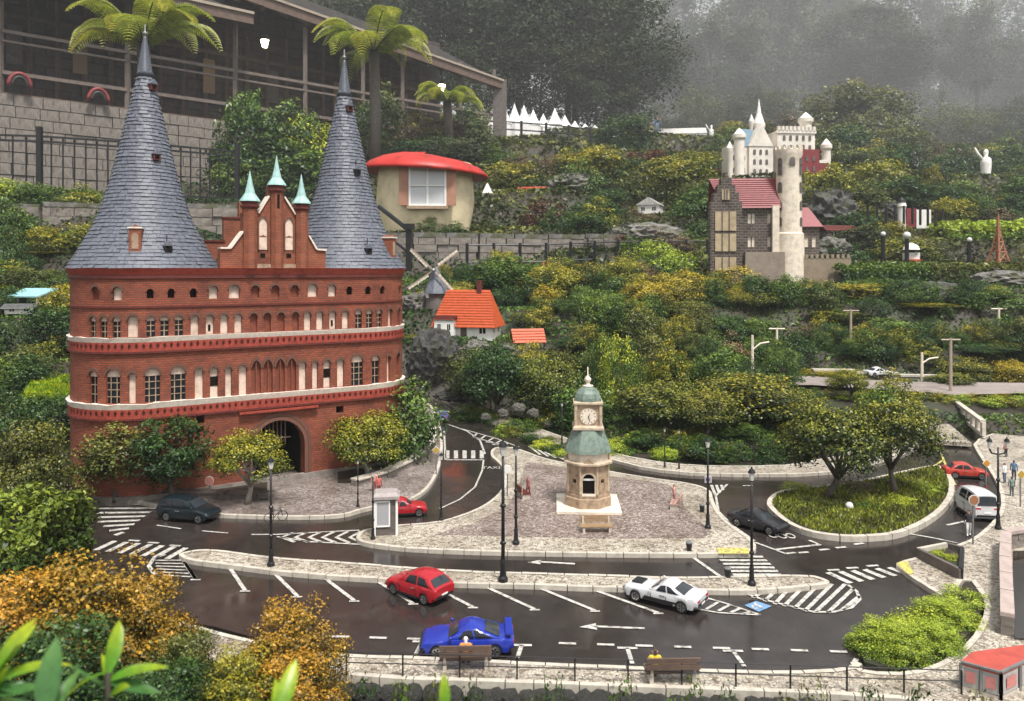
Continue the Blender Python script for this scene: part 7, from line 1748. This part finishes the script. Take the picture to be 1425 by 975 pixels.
for i, (px, yt, wp, Y, sp) in enumerate([(505, 150, 60, 16, 'deep'), (530, 120, 70, 17, 'olive'), (560, 190, 70, 15, 'deep'), (610, 185, 60, 16, 'deep'), (650, 200, 70, 15.5, 'olive'), (690, 205, 60, 17, 'deep'), (600, 300, 40, 8.9, 'green'), (635, 308, 36, 8.9, 'green')]):
    plant('gallery_shrub', ['dark shrub right of the right spire under the gallery', 'olive shrub below the second tree fern', 'dark shrub above the toadstool cap', 'dark shrub at the fern trunk', 'olive shrub right of the toadstool cap', 'dark shrub below the gallery end', 'green plant under the toadstool window, left', 'green plant under the toadstool window, right'][i], 'shrub', px, yt, None, wp, Y, 'dome', sp, 'shrub', 'shrubs below the gallery')
# trees behind the rear pavement and on the roundabout
mid = [(690, 486, 546, 92, 4.75, 'umbrella', 'deep', 'dense dark green tree behind the first rear lamps'), (772, 508, 562, 92, 4.6, 'umbrella', 'canopy', 'spreading green tree left of the clock tower'), (655, 490, 545, 70, 5.1, 'round', 'olive', 'olive tree under the flat grey boulder'), (735, 478, 540, 70, 5.2, 'fine', 'yellow', 'yellow green tree below the orange shed'),
       (925, 534, 574, 125, 4.25, 'umbrella', 'canopy', 'flat topped bronze green tree right of the clock tower'), (1035, 524, 578, 134, 4.3, 'umbrella', 'canopy', 'wide flat topped yellow green tree in the middle ground'), (1108, 546, 584, 80, 4.4, 'umbrella', 'canopy', 'flat topped tree just left of the roundabout trees'), (980, 548, 584, 76, 4.05, 'umbrella', 'canopy', 'smaller green tree between the two flat topped trees'),
       (1180, 515, 540, 46, 4.75, 'umbrella', 'yellow', 'tiny flat topped tree by the terrace road')]
for px, yt, yc, wp, Y, cr, sp, lb in mid: plant('park_tree', lb, 'tree', px, yt, yc, wp, Y, cr, sp, 'multi', 'trees behind the rear pavement', tw=.9)
plant('island_tree', 'dark trunked flat topped tree on the left of the roundabout island', 'tree', 1152, 572, 645, 118, 3.06, 'umbrella', 'canopy', zb=.018, group='roundabout trees', tw=.9)
plant('island_tree', 'flat topped tree on the right of the roundabout island', 'tree', 1245, 562, 630, 112, 3.12, 'umbrella', 'canopy', zb=.018, group='roundabout trees', tw=.8)
for px, yt, wp, Y, sp, lb in [(860, 470, 54, 4.7, 'lime', 'bright green cypress shrub right above the clock tower'), (838, 466, 40, 4.9, 'green', 'darker cypress shrub behind the clock tower finial'), (882, 500, 40, 4.55, 'green', 'lower green cypress shrub right of the bright one')]: plant('cypress', lb, 'tree', px, yt, None, wp, Y, 'column', sp, 'shrub', 'cypress shrubs behind the clock tower')
plant('topiary_ball', 'round clipped topiary ball tree by the pale lamp post', 'tree', 1092, 486, 540, 56, 5.15, 'fine', 'green', 'single', tw=.6)
# planted slope: chosen shrubs
slope = [(700, 358, 100, 7.4, 'green'), (760, 372, 90, 7.3, 'yellow'), (800, 366, 80, 7.5, 'golden'), (825, 405, 70, 6.8, 'green'), (775, 415, 70, 6.7, 'green'), (735, 430, 60, 6.5, 'olive'), (690, 405, 60, 7.0, 'deep'), (870, 360, 70, 7.6, 'yellow'), (917, 336, 95, 7.9, 'lime'),
         (900, 395, 80, 6.9, 'golden'), (850, 425, 60, 6.5, 'olive'), (950, 380, 80, 7.2, 'golden'), (955, 420, 70, 6.7, 'olive'), (1020, 372, 100, 7.4, 'golden'), (1050, 408, 80, 6.9, 'olive'), (1090, 395, 80, 7.3, 'orange'), (1130, 392, 80, 7.2, 'golden'), (1190, 395, 80, 7.1, 'golden'), (1165, 432, 80, 6.6, 'olive'), (1225, 388, 70, 7.2, 'green'),
         (1292, 422, 80, 6.6, 'golden'), (1245, 445, 110, 6.3, 'green'), (1130, 450, 60, 6.4, 'dry'), (1200, 480, 80, 5.9, 'deep'), (1020, 488, 50, 5.6, 'golden'), (1000, 440, 60, 6.3, 'deep'), (880, 455, 70, 6.1, 'lime'), (920, 470, 60, 5.9, 'green'), (1345, 500, 70, 5.5, 'orange'), (1375, 480, 80, 5.8, 'deep'), (1418, 470, 60, 5.8, 'orange'), (1410, 505, 60, 5.4, 'golden'), (1320, 520, 60, 5.3, 'olive'),
         (945, 498, 90, 5.5, 'maroon'), (985, 520, 60, 5.3, 'olive'), (1060, 470, 60, 6.0, 'green'), (1145, 515, 60, 5.6, 'yellow'), (1040, 395, 60, 7.6, 'lime'), (870, 470, 60, 5.9, 'olive'), (800, 470, 60, 6.0, 'deep'), (820, 500, 60, 5.3, 'green'), (610, 500, 50, 5.7, 'deep'), (575, 470, 50, 5.9, 'olive'), (590, 405, 40, 6.8, 'yellow'), (640, 395, 50, 7.0, 'yellow')]
NAMESP = {'green': 'green', 'yellow': 'yellow green', 'golden': 'golden leaved', 'olive': 'olive', 'deep': 'dark green', 'orange': 'bronze tipped', 'canopy': 'bronze green', 'lime': 'light green', 'dry': 'dry brown', 'maroon': 'maroon'}
for i, (px, yt, wp, Y, sp) in enumerate(slope):
    plant('slope_shrub', where('%s slope shrub' % NAMESP[sp], px, yt + 20), 'shrub', px, yt, yt + wp * vr.uniform(.55, .75), wp * .92, Y, vr.choice(['umbrella', 'fine', 'umbrella', 'round']), {'orange': 'canopy', 'olive': 'canopy'}.get(sp, sp), 'multi', '%s shrubs of the planted slope' % NAMESP[sp], tw=.8)
def clear(px, Y, wpx):    # keep the houses, walls and roads free
    for x0, x1, y0, y1 in [(590, 780, 5.5, 6.35), (630, 720, 3.0, 5.0), (590, 650, 3.0, 5.4), (960, 1130, 7.7, 8.9), (1120, 1425, 4.5, 5.7), (500, 690, 8.2, 9.8), (1290, 1425, 3.0, 4.7), (690, 860, 8.3, 9.1)]:
        if x0 - wpx * .5 < px < x1 + wpx * .5 and y0 < Y < y1: return False
    return True
n = 0
while n < 210:
    Y = math.exp(vr.uniform(math.log(4.35), math.log(8.1))); px = vr.uniform(610, 1460); s_ = vr.uniform(.14, .30); wpx = s_ / mpp(Y)
    if not clear(px, Y, wpx) or (px > 1165 and Y > 6.9): n += .2; continue
    sp = vr.choice(['green', 'yellow', 'deep', 'olive', 'deep', 'deep', 'deep', 'green', 'olive', 'green', 'dry' if vr.random() < .4 else 'golden']); p = spot(px, Y); h_ = s_ * vr.uniform(.55, 1.1)
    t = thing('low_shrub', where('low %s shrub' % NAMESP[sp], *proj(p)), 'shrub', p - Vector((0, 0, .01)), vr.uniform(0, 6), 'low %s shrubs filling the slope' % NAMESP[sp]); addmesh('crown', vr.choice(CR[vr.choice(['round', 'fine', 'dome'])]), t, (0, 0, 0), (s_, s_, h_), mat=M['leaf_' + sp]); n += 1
n = 0
while n < 310:                                   # scrub of the far slope
    Y = math.exp(vr.uniform(math.log(8.9), math.log(26))); px = vr.uniform(560, 1470); s_ = vr.uniform(.035, .075) * Y; 
    if 500 < px < 690 and Y < 14.5: n += .1; continue
    p = spot(px, Y); h_ = s_ * vr.uniform(.35, .75); top = proj(p + Vector((0, 0, h_)))[1]
    if 670 < px < 860 and Y < 26 and top < 196: n += .1; continue
    if 990 < px < 1160 and Y < 13.6 and top < 250: n += .1; continue
    if any(abs(px - a) < b and top < c and Y < d for a, b, c, d in ((705, 34, 296, 12), (742, 26, 270, 13), (905, 24, 292, 12), (1270, 36, 312, 12), (1389, 14, 360, 9.5), (1372, 26, 266, 20.5), (1273, 24, 238, 24.5), (1349, 22, 362, 9), (1385, 80, 346, 10.3), (1310, 150, 366, 8.9), (912, 40, 204, 33), (1250, 70, 362, 9), (1165, 30, 326, 10.2), (955, 60, 205, 34))): n += .1; continue
    sp = vr.choice(['olive', 'olive', 'deep', 'deep', 'deep', 'dry', 'green', 'yellow', 'maroon' if vr.random() < .3 else 'forest'])
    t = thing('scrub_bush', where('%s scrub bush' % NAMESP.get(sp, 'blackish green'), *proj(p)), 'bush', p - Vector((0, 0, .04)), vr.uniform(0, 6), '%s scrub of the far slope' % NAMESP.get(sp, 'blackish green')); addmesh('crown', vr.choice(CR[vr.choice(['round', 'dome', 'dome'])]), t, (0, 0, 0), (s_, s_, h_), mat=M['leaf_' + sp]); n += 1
plant('bank_shrub', 'yellow green bush on the crag below the white castle', 'bush', 1150, 232, 325, 66, 11.2, 'round', 'yellow', 'shrub')
plant('cone_bush', 'slim pale green pointed shrub in the misty background', 'bush', 1297, 232, None, 26, 13.5, 'column', 'yellow', 'shrub')
plant('haze_bush', 'big rounded olive bush in the mist behind the castle', 'bush', 1192, 122, 248, 165, 30, 'near', 'olive', 'multi', zb=4.6)
plant('haze_bush', 'reddish brown thicket below the white monument', 'bush', 1265, 232, None, 110, 20, 'dome', 'maroon', 'shrub')
# hedges
def box_hedge(name, label, pts, hgt, dep, sp, n=9000, leaf=.05, seed=1):
    a, b = Vector(pts[0]), Vector(pts[1]); L = (b - a).length; rng = np.random.default_rng(seed)
    P = rng.uniform(0, 1, (n, 3)); f = rng.integers(0, 4, n); P[f == 0, 2] = 1 - rng.uniform(0, .08, (f == 0).sum()); P[f == 1, 1] = rng.uniform(0, .12, (f == 1).sum()); P[f == 3, 1] = rng.uniform(0, .12, (f == 3).sum()); e_ = (f == 2) & (P[:, 2] > .0); P[e_, 0] = np.where(rng.uniform(0, 1, e_.sum()) < .6, 1 - rng.uniform(0, .06, e_.sum()), P[e_, 0])
    wob = .06 * np.sin(P[:, 0] * 23 + seed) + .05 * np.sin(P[:, 0] * 61)
    rnd_ = 1 - .25 * np.clip((.25 - np.minimum(P[:, 1], 1 - P[:, 1])) / .25, 0, 1) ** 2 * (P[:, 2] > .5)
    Nn = np.zeros((n, 3)); Nn[:, 2] = np.where(f == 0, 1, .3); Nn[:, 1] = np.where((f == 1) | (f == 3), -1, 0)
    C = rng.uniform(0, 1, 40); tint = C[(P[:, 0] * 39).astype(int)] * .6 + rng.uniform(0, .4, n); tip = np.clip(P[:, 2] * .75 + rng.normal(0, .14, n) + .1 * (f == 0), 0, 1)
    X = np.stack([P[:, 0] * L, P[:, 1] * dep, P[:, 2] * hgt * (1 + wob) * rnd_], 1)
    t = thing(name, label, 'hedge', a, math.atan2((b - a).y, (b - a).x)); me = leaf_mesh('foliage', X, Nn, leaf, tint, tip, rng, .55, .6); me.materials.append(M['leaf_' + sp]); addmesh('foliage', me, t)
    q = MB(); q.prism([(.08 * L, dep * .22), (.88 * L, dep * .22), (.88 * L, dep * .8), (.08 * L, dep * .8)], 0, hgt * .78); q.build('branch_core', M['bark'], t)
leaf_mat('hedge', (.035, .06, .012), (.10, .15, .025), (.30, .34, .05), .6, .95)
box_hedge('clipped_hedge', 'square clipped green hedge at the left edge of the road', [Vector((-1.80, 2.04, -.02)), Vector((-1.235, 2.04, -.02))], .285, .30, 'hedge', 15000, .020, 9)
box_hedge('long_hedge', 'long low clipped hedge right of the castle', [at(1172, 396, 7.7), at(1300, 394, 7.7)], .19, .25, 'green', 6000, .035, 1)
box_hedge('long_hedge', 'right half of the long low hedge above the pale rock', [at(1298, 394, 7.7), at(1470, 394, 7.6)], .19, .25, 'olive', 7000, .035, 2)
box_hedge('big_hedge', 'big bright green clipped hedge behind the lattice tower', [at(1318, 346, 10.2), at(1480, 352, 10.0)], .36, .8, 'lime', 9000, .045, 3)
relink(bpy.data.objects['big_hedge'].children[0], leaf_mat('clip', (.04, .085, .015), (.09, .16, .03), (.15, .24, .045), .6, 1))
plant('clipped_bush', 'rounded clipped pale green bush at the right edge below the hedge', 'bush', 1390, 402, None, 95, 6.5, 'dome', 'clip', 'shrub')
# lime bush on the right bed
for i, (px, yt, wp, Y, lb) in enumerate([(1225, 866, 78, 1.86, 'lime green bush at the left end of the kerbed bed'), (1275, 850, 84, 1.93, 'lime green bush in the middle of the kerbed bed'), (1320, 836, 80, 2.02, 'lime green bush right of the middle in the kerbed bed'), (1342, 820, 66, 2.12, 'tallest lime green bush at the right end of the kerbed bed'), (1252, 872, 70, 1.82, 'low lime green bush in front of the kerbed bed'), (1338, 852, 62, 2.0, 'lime green bush filling the right rim of the kerbed bed'), (1300, 870, 80, 1.87, 'lime green bush at the front right of the kerbed bed')]):
    plant('lime_bush', lb, 'bush', px, yt, None, wp, Y, 'dome' if i % 2 else 'near', 'lime', 'shrub', 'lime bushes of the kerbed bed', zb=.008)
for i, (px, yt, wp) in enumerate([(1308, 772, 26), (1326, 778, 22)]): plant('planter_plant', ['low green plant in the left of the brown planter', 'low green plant in the right of the brown planter'][i], 'plant', px, yt, None, wp, 2.42 - .04 * i, 'dome', 'lime', None, zb=.025)
# island: rough grass, stones and tufts
def grass(name, label, P2, z, n, hgt, sp, seed=3):
    rng = np.random.default_rng(seed); xs = [p[0] for p in P2]; ys = [p[1] for p in P2]; pts = []
    def ins(x, y):
        c = False; j = len(P2) - 1
        for i in range(len(P2)):
            (xi, yi), (xj, yj) = P2[i], P2[j]
            if (yi > y) != (yj > y) and x < (xj - xi) * (y - yi) / (yj - yi) + xi: c = not c
            j = i
        return c
    while len(pts) < n:
        x, y = rng.uniform(min(xs), max(xs)), rng.uniform(min(ys), max(ys))
        if ins(x, y): pts.append((x, y, (z if z is not None else tz(x, y)) + hgt * .35))
    P = np.array(pts); Nn = rng.normal(0, 1, (n, 3)); Nn[:, 2] *= .3; k = np.sin(P[:, 0] * 19) * np.cos(P[:, 1] * 23) * .25 + .5
    me = leaf_mesh(name, P, unit(Nn), hgt, np.clip(k + rng.normal(0, .15, n), 0, 1), np.clip(k + .15 + rng.normal(0, .25, n), 0, 1), rng, .22, .2, -2.5); me.materials.append(M['leaf_' + sp]); o = meshobj(name, me, None); return tag(o, label, 'grass', kind='stuff')
grass('island_grass', 'rough bright green grass on the roundabout island', inset(islP, .02), .016, 9000, .018, 'rough')
grass('terrace_lawn', 'bright lawn patch left of the gatehouse', poly([(30, 552), (104, 556), (104, 520), (50, 520)], .27), .265, 3000, .03, 'bright', 5)
for i, (px, yt, wp, Y, sp) in enumerate([(1120, 696, 40, 3.0, 'olive'), (1160, 694, 50, 2.98, 'olive'), (1205, 700, 44, 2.93, 'green'), (1250, 690, 44, 3.0, 'lime'), (1290, 672, 40, 3.15, 'lime'), (1190, 680, 60, 3.2, 'dry'), (1110, 680, 40, 3.2, 'lime')]):
    plant('island_tuft', ['olive tuft at the left of the roundabout island', 'olive tuft in front of the left island trunk', 'green tuft in the front middle of the island', 'light green tuft in front of the right island trunk', 'light green tuft at the right end of the island', 'dry tuft between the two island trunks', 'light green tuft at the back left of the island'][i], 'plant', px, yt, None, wp, Y, 'dome', sp, None, 'tufts of the roundabout island', zb=.016)
q = MB(); q.ball((0, 0, .012), .014, 10, 7); tag(q.build('white_ball', M['white_wall'], None, gp(1182, 708, .018)), 'small white ball lamp in the grass of the roundabout island', 'garden light')
n = 0
while n < 60:                                    # tufts and shrubs on the left terraces and the bank behind the gatehouse
    Y = math.exp(vr.uniform(math.log(4.2), math.log(10.5))); px = vr.uniform(-60, 130) if n % 3 else vr.uniform(300, 660); s_ = vr.uniform(.03, .07) * Y; p = spot(px, Y); h_ = s_ * vr.uniform(.4, .8); top = proj(p + Vector((0, 0, h_)))[1]
    if (px > 300 and (Y < 5.6 or (px > 480 and 5.6 < Y < 6.5) or (px > 480 and top < 385))) or (px < 110 and ((Y < 5.9 and top < 436) or top < 262 or (Y < 8.6 and 340 < top < 365 and px > 60))) or (30 < px < 110 and Y < 4.6): n += .1; continue
    sp = vr.choice(['olive', 'deep', 'green', 'yellow', 'deep']); LM2 = where('%s terrace tuft' % NAMESP[sp], *proj(p)); n += 1
    t = thing('terrace_tuft', LM2, 'plant', p - Vector((0, 0, .02)), vr.uniform(0, 6), '%s tufts of the terraces' % NAMESP[sp]); addmesh('crown', vr.choice(CR[vr.choice(['round', 'dome'])]), t, (0, 0, 0), (s_, s_, h_), mat=M['leaf_' + sp])
# low border planting behind the rear pavement
for i in range(46):
    px = 650 + i * 10.5 + vr.uniform(-4, 4); Y = 3.62 + vr.uniform(.14, .5) + max(0, (780 - px)) * .0065; sp = vr.choice(['green', 'yellow', 'lime', 'olive', 'deep', 'maroon' if i % 9 == 0 else 'green']); p = spot(px, Y); s_ = vr.uniform(.09, .2)
    t = thing('border_plant', where('low %s border plant' % NAMESP[sp], *proj(p)), 'plant', (p.x, p.y, max(p.z, -.02)), vr.uniform(0, 6), '%s border plants behind the rear pavement' % NAMESP[sp]); addmesh('crown', vr.choice(CR[vr.choice(['round', 'dome'])]), t, (0, 0, 0), (s_, s_, s_ * vr.uniform(.3, .6)), mat=M['leaf_' + sp])
for i in range(16):
    px = 1110 + i * 22; Y = 4.78 + .02 * (i % 3); sp = vr.choice(['lime', 'yellow', 'green', 'olive']); p = at(px, 559, Y); s_ = vr.uniform(.12, .2); zz = tz(p.x, p.y)
    t = thing('terrace_edge_plant', where('low %s edge plant' % NAMESP[sp], *proj(p)), 'plant', (p.x, p.y, zz - .01), vr.uniform(0, 6), '%s plants along the terrace road edge' % NAMESP[sp]); addmesh('crown', vr.choice(CR['dome']), t, (0, 0, 0), (s_, s_, max(.06, p.z - zz + vr.uniform(-.01, .03))), mat=M['leaf_' + sp])
# foreground bushes
fg = [(110, 797, 235, 1.42, 'orange', 'big orange tipped bush in the lower left foreground'), (208, 806, 140, 1.47, 'orange', 'orange tipped bush right of the biggest one in the foreground'), (25, 806, 190, 1.38, 'orange', 'orange tipped bush at the lower left picture edge'), (402, 850, 144, 1.36, 'orange', 'rounded orange tipped bush left of the blue car'), (270, 884, 110, 1.30, 'olive', 'olive green bush between the two orange bushes'),
      (330, 915, 120, 1.22, 'yellow', 'pale yellow green sprigs below the rounded orange bush'), (95, 872, 240, 1.2, 'deep', 'dark undergrowth bush at the lower left'), (410, 915, 150, 1.28, 'orange', 'low orange brown bush under the rounded one'), (240, 930, 160, 1.15, 'deep', 'dark bush at the bottom left centre')]
for px, yt, wp, Y, sp, lb in fg: plant('front_bush', lb, 'bush', px, yt, yt + 1.05 * wp * (.8 if wp > 140 else 1), wp, Y, 'near', sp, 'shrub', 'foreground bushes', zb=-.30, rz=.5)
for i in range(15):
    px = 500 + i * 60 + vr.uniform(-15, 15); Y = 1.5 + vr.uniform(-.05, .05); sp = vr.choice(['green', 'deep', 'olive', 'deep']); p = at(px, 980 + vr.uniform(-4, 10), Y); t = thing('verge_plant', where('low %s verge plant' % NAMESP[sp], px, 960), 'plant', (p.x, p.y, -.22), vr.uniform(0, 6), '%s plants under the rubble wall' % NAMESP[sp]); addmesh('crown', vr.choice(CR['dome']), t, (0, 0, 0), (.13, .13, p.z + .22), mat=M['leaf_' + sp])
# broad bright leaves close to the camera: every leaf is a part
def blade(name, L, W, bend, seg=7):
    mb = MB(); vs = []
    for i in range(seg + 1):
        f = i / seg; w_ = W * math.sin(PI * min(1, .06 + .94 * f)) ** .75 * (1 if f < .99 else .02); x = L * (f - bend * f * f * .15); z = -bend * L * f * f * .6
        vs += [(x, -w_ / 2, z + w_ * .16), (x, 0, z), (x, w_ / 2, z + w_ * .16)]
    fs = []
    for i in range(seg): a = i * 3; fs += [(a, a + 3, a + 4, a + 1), (a + 1, a + 4, a + 5, a + 2)]
    mb.add(vs, fs); me = mb.mesh(name, smooth=True); at_ = me.attributes.new('lv', 'FLOAT_VECTOR', 'FACE')
    for i in range(len(fs)): at_.data[i].vector = (.6, .25 + .5 * (i / len(fs)), .55)
    return me
bl = [blade('leaf', 1.0, .30, .3), blade('leaf', 1.0, .22, .7), blade('leaf', 1.0, .26, -.1)]
leaf_mat('blade', (.05, .16, .015), (.14, .34, .02), (.44, .52, .03), .35, .75, rough=.3, trans=.35); leaf_mat('blade_dark', (.03, .09, .03), (.07, .18, .05), (.12, .25, .05), .5, .9, rough=.3, trans=.2)
for m_ in bl: m_.materials.append(M['leaf_blade'])
def sprig(px, py, Y, L, leaves, label, tip='blade'):
    p = at(px, py, Y); t = thing('broad_leaf_plant', label, 'plant', p - Vector((0, 0, .25))); q = MB(); q.tube([(0, .0, 0), (.004, 0, .12), (0, 0, .25)], [.004, .003, .002], 6); q.build('stem', M['bark'], t)
    for i, (a, e, s) in enumerate(leaves):
        o = bpy.data.objects.new('leaf', bl[i % 3]); COL.objects.link(o); o.parent = t; o.location = (0, 0, .25 - .006 * (i % 4)); o.rotation_euler = (vr.uniform(-.3, .3) + .5, -R(e), R(a)); o.scale = (L * s,) * 3; relink(o, M['leaf_' + (tip if i % 3 != 2 else 'blade_dark')])
sprig(-10, 940, .52, .050, [(20, 62, .85), (35, 22, .95), (8, 5, .6), (-30, 70, .7), (60, 50, .8), (15, -20, .7), (160, 60, .7)], 'bright yellow green broad leaves at the lower left corner')
sprig(150, 936, .55, .040, [(85, 60, .9), (15, 25, 1.0), (170, 20, 1.0), (-40, 40, .8), (200, -5, .9), (20, -25, .9), (120, 50, .7), (-90, -30, .8)], 'star shaped sprig of broad green leaves at the bottom left')
sprig(60, 1000, .45, .044, [(90, 75, 1.0), (60, 60, .8), (120, 62, .9), (20, 30, .9), (160, 35, .8)], 'upright dark green blades at the bottom left edge', 'blade_dark')
sprig(385, 1000, .50, .034, [(70, 55, 1.1), (100, 70, .9), (20, 45, .8), (150, 40, .9)], 'green blades at the bottom below the orange bush')
sprig(618, 994, .55, .030, [(85, 80, .9), (40, 50, .6), (150, 45, .6)], 'single pointed green blades at the bottom by the bench')
# ------------------------------------------------------------------ tree ferns
def frond_mesh():
    rng = np.random.default_rng(5); V, Fc, lv = [], [], []; n = 34
    def pos(f): return Vector((f * .86 + .05 * math.sin(f * 3), 0, .50 * math.sin(f * 2.3) * .62 - .30 * f ** 3))
    for i in range(n):
        f = .06 + .94 * i / n; p = pos(f); ln = .19 * math.sin(PI * min(1, f * .9 + .10)) ** .7
        for s in (-1, 1):
            for j in range(5):
                a = p + Vector((ln * .10 * j, s * ln * j / 5, -ln * .10 * (j / 5) ** 2 * 3)); d = Vector((ln * .10, s * ln / 4.2, -ln * .06 * j)); w_ = Vector((.016 * (1 - j * .13), 0, .004)); b = len(V)
                V.extend([a - w_, a + d - w_ * .6, a + d + w_ * .6, a + w_]); Fc.append((b, b + 1, b + 2, b + 3)); lv.append((rng.uniform(.3, 1), f * .8 + rng.uniform(-.1, .2), rng.uniform(.3, 1)))
    me = bpy.data.meshes.new('frond'); me.from_pydata([tuple(v) for v in V], [], Fc); a = me.attributes.new('lv', 'FLOAT_VECTOR', 'FACE'); a.data.foreach_set('vector', np.array(lv, np.float32).reshape(-1)); me.materials.append(M['leaf_fern'])
    q = MB(); q.tube([pos(k / 10) for k in range(11)], [.010 * (1 - k / 12) for k in range(11)], 5); me2 = q.mesh('rachis', True); me2.materials.append(M['leaf_olive']); return me, me2
FM, FM2 = frond_mesh()
def fern(px, py, Y, size, label, n=15):
    p = at(px, py, Y); zb = tz(p.x, p.y) - .1; t = thing('tree_fern', label, 'tree fern', (p.x, p.y, zb)); h_ = p.z - zb
    q = MB(); q.tube([(0, 0, 0), (.03, 0, h_ * .5), (0, 0, h_)], [.13, .10, .09], 9); q.build('trunk', M['bark'], t, smooth=True)
    for i in range(n):
        o = bpy.data.objects.new('frond', FM); COL.objects.link(o); o.parent = t; o.location = (0, 0, h_); o.rotation_euler = (0, -R(vr.uniform(-18, 24)), 2 * PI * i / n + vr.uniform(-.15, .15)); s = size * vr.uniform(.8, 1.08); o.scale = (s, s, s)
        o2 = bpy.data.objects.new('rachis', FM2); COL.objects.link(o2); o2.parent = o
fern(200, 62, 11.2, 1.25, 'tree fern crown spreading behind the left spire')
fern(520, 72, 14.0, 1.35, 'tall tree fern rising behind the right spire')
fern(622, 142, 16.5, .95, 'small tree fern in front of the gallery end')
# ------------------------------------------------------------------ trees of the misty background
def forest(px, Y, wpx, ytop, ycb, kind, sp, label, group):
    p = at(px, 200, Y); zb = tz(p.x, p.y); k = mpp(Y); top = at(px, ytop, Y).z; cb = max(zb + .3, at(px, ycb, Y).z); t = thing('forest_tree', label, 'tree', (p.x, p.y, zb - .2), vr.uniform(0, 6), group)
    addmesh('crown', vr.choice(CR[kind]), t, (0, 0, cb - zb), (wpx * k, wpx * k, top - cb), mat=M['leaf_' + sp]); addmesh('trunk', vr.choice(TR['tall']), t, (0, 0, 0), ((top - zb) * .9,) * 2 + (top - zb,))
nearl = [(560, 29, 190, -60, 150), (640, 30, 200, -90, 130), (720, 29, 190, -80, 140), (790, 31, 200, -100, 150), (850, 30, 170, -40, 160), (600, 33, 220, -120, 60), (700, 34, 240, -150, 60), (800, 35, 240, -160, 50), (880, 33, 150, 20, 150), (660, 28, 120, 60, 165), (750, 28.5, 130, 50, 160), (520, 31, 180, -80, 120), (830, 29, 110, 70, 170)]
for px, Y, wp, yt, yc in nearl: forest(px, Y, wp, yt, yc, 'forest', 'forest', where('dark broad wood tree', px, max(yt, 0) * .5 + yc * .5), 'dark trees of the near wood')
for i in range(4): forest(290 + i * 62, 36 + (i % 3) * 3, 200, -110 - 30 * (i % 3), 60, 'forest', 'forest', ['dark wood tree over the gallery roof, leftmost of four', 'dark wood tree over the gallery roof, second of four', 'dark wood tree over the gallery roof, third of four', 'dark wood tree over the gallery roof behind the tall fern'][i], 'trees behind the gallery')
for i in range(36):
    px = 850 + (i * 73.7) % 740; Y = 75 + (i * 37) % 90; wp = vr.uniform(90, 150); yt = vr.uniform(-130, 80); forest(px, Y, wp, yt, vr.uniform(120, 190), 'tall' if i % 3 else 'forest', 'far', where('tall misty wood tree', px, max(yt, 0) * .5 + 90), 'misty trees of the far wood')
for i in range(22):
    px = 860 + i * 30 + vr.uniform(-10, 10); Y = 48 + (i * 17) % 16; forest(px, Y, vr.uniform(60, 110), vr.uniform(120, 175), 235, 'forest', 'olive' if i % 4 == 0 else 'far', where('low misty tree', px, 190), 'low trees at the wood edge')
# ------------------------------------------------------------------ ground cover on the slopes
def cover(name, label, n, u0, u1, Y0, Y1, sp, seed, size=.0055):
    rng = np.random.default_rng(seed); px = rng.uniform(u0, u1, n); Y = np.exp(rng.uniform(math.log(Y0), math.log(Y1), n)); X = (px - CX) / F * Y; Z = terr(X, Y); ok = Z > -.022
    bad = np.zeros(n, bool)
    for x0, x1, y0, y1 in [(585, 660, 3.0, 5.3), (1120, 1480, 4.55, 5.45)]: bad |= (px > x0) & (px < x1) & (Y > y0) & (Y < y1)
    ok &= ~bad; P = np.stack([X, Y, Z + size * Y * .4], 1)[ok]; m_ = len(P); Nn = rng.normal(0, .6, (m_, 3)); Nn[:, 2] += 1; k = .5 + .5 * np.sin(P[:, 0] * 3.1 + np.sin(P[:, 1] * 2.3) * 2)
    me = leaf_mesh(name, P, unit(Nn), size * P[:, 1], np.clip(k * .6 + rng.uniform(0, .4, m_), 0, 1), np.clip(k * .5 + rng.uniform(0, .5, m_), 0, 1), rng, .5, .5); me.materials.append(M['leaf_' + sp]); tag(meshobj(name, me, None), label, 'ground cover', kind='stuff')
cover('ground_cover', 'low leafy ground cover on the planted slope', 52000, 560, 1560, 3.7, 9.0, 'green', 1)
cover('scrub_cover', 'low dark scrub covering the far slope', 70000, 420, 1600, 8.5, 32, 'olive', 2, .0075)
cover('terrace_cover', 'low leafy ground cover of the left terraces', 30000, -300, 330, 3.4, 11.5, 'green', 3)
cover('bank_cover', 'leafy cover of the bank behind the gatehouse', 14000, 250, 700, 5.2, 18, 'deep', 4)
cover('front_cover', 'dark low leaves in front of the rubble wall', 9000, -300, 1700, .9, 1.6, 'deep', 5, .010)
# ------------------------------------------------------------------ rain haze
mb = MB(); mb.box((0, 105, 49), (420, 350, 102))
hz = mb.build('haze', None); tag(hz, 'pale rain haze hanging in the air', 'haze', kind='stuff')
m = bpy.data.materials.new('haze_air'); m.use_nodes = True; t_ = m.node_tree; t_.nodes.clear()
pv = t_.nodes.new('ShaderNodeVolumePrincipled'); ou = t_.nodes.new('ShaderNodeOutputMaterial'); t_.links.new(pv.outputs[0], ou.inputs['Volume'])
pv.inputs['Color'].default_value = (.96, .98, 1.0, 1); pv.inputs['Density'].default_value = 0.0036; pv.inputs['Anisotropy'].default_value = 0.0
hz.data.materials.append(m)
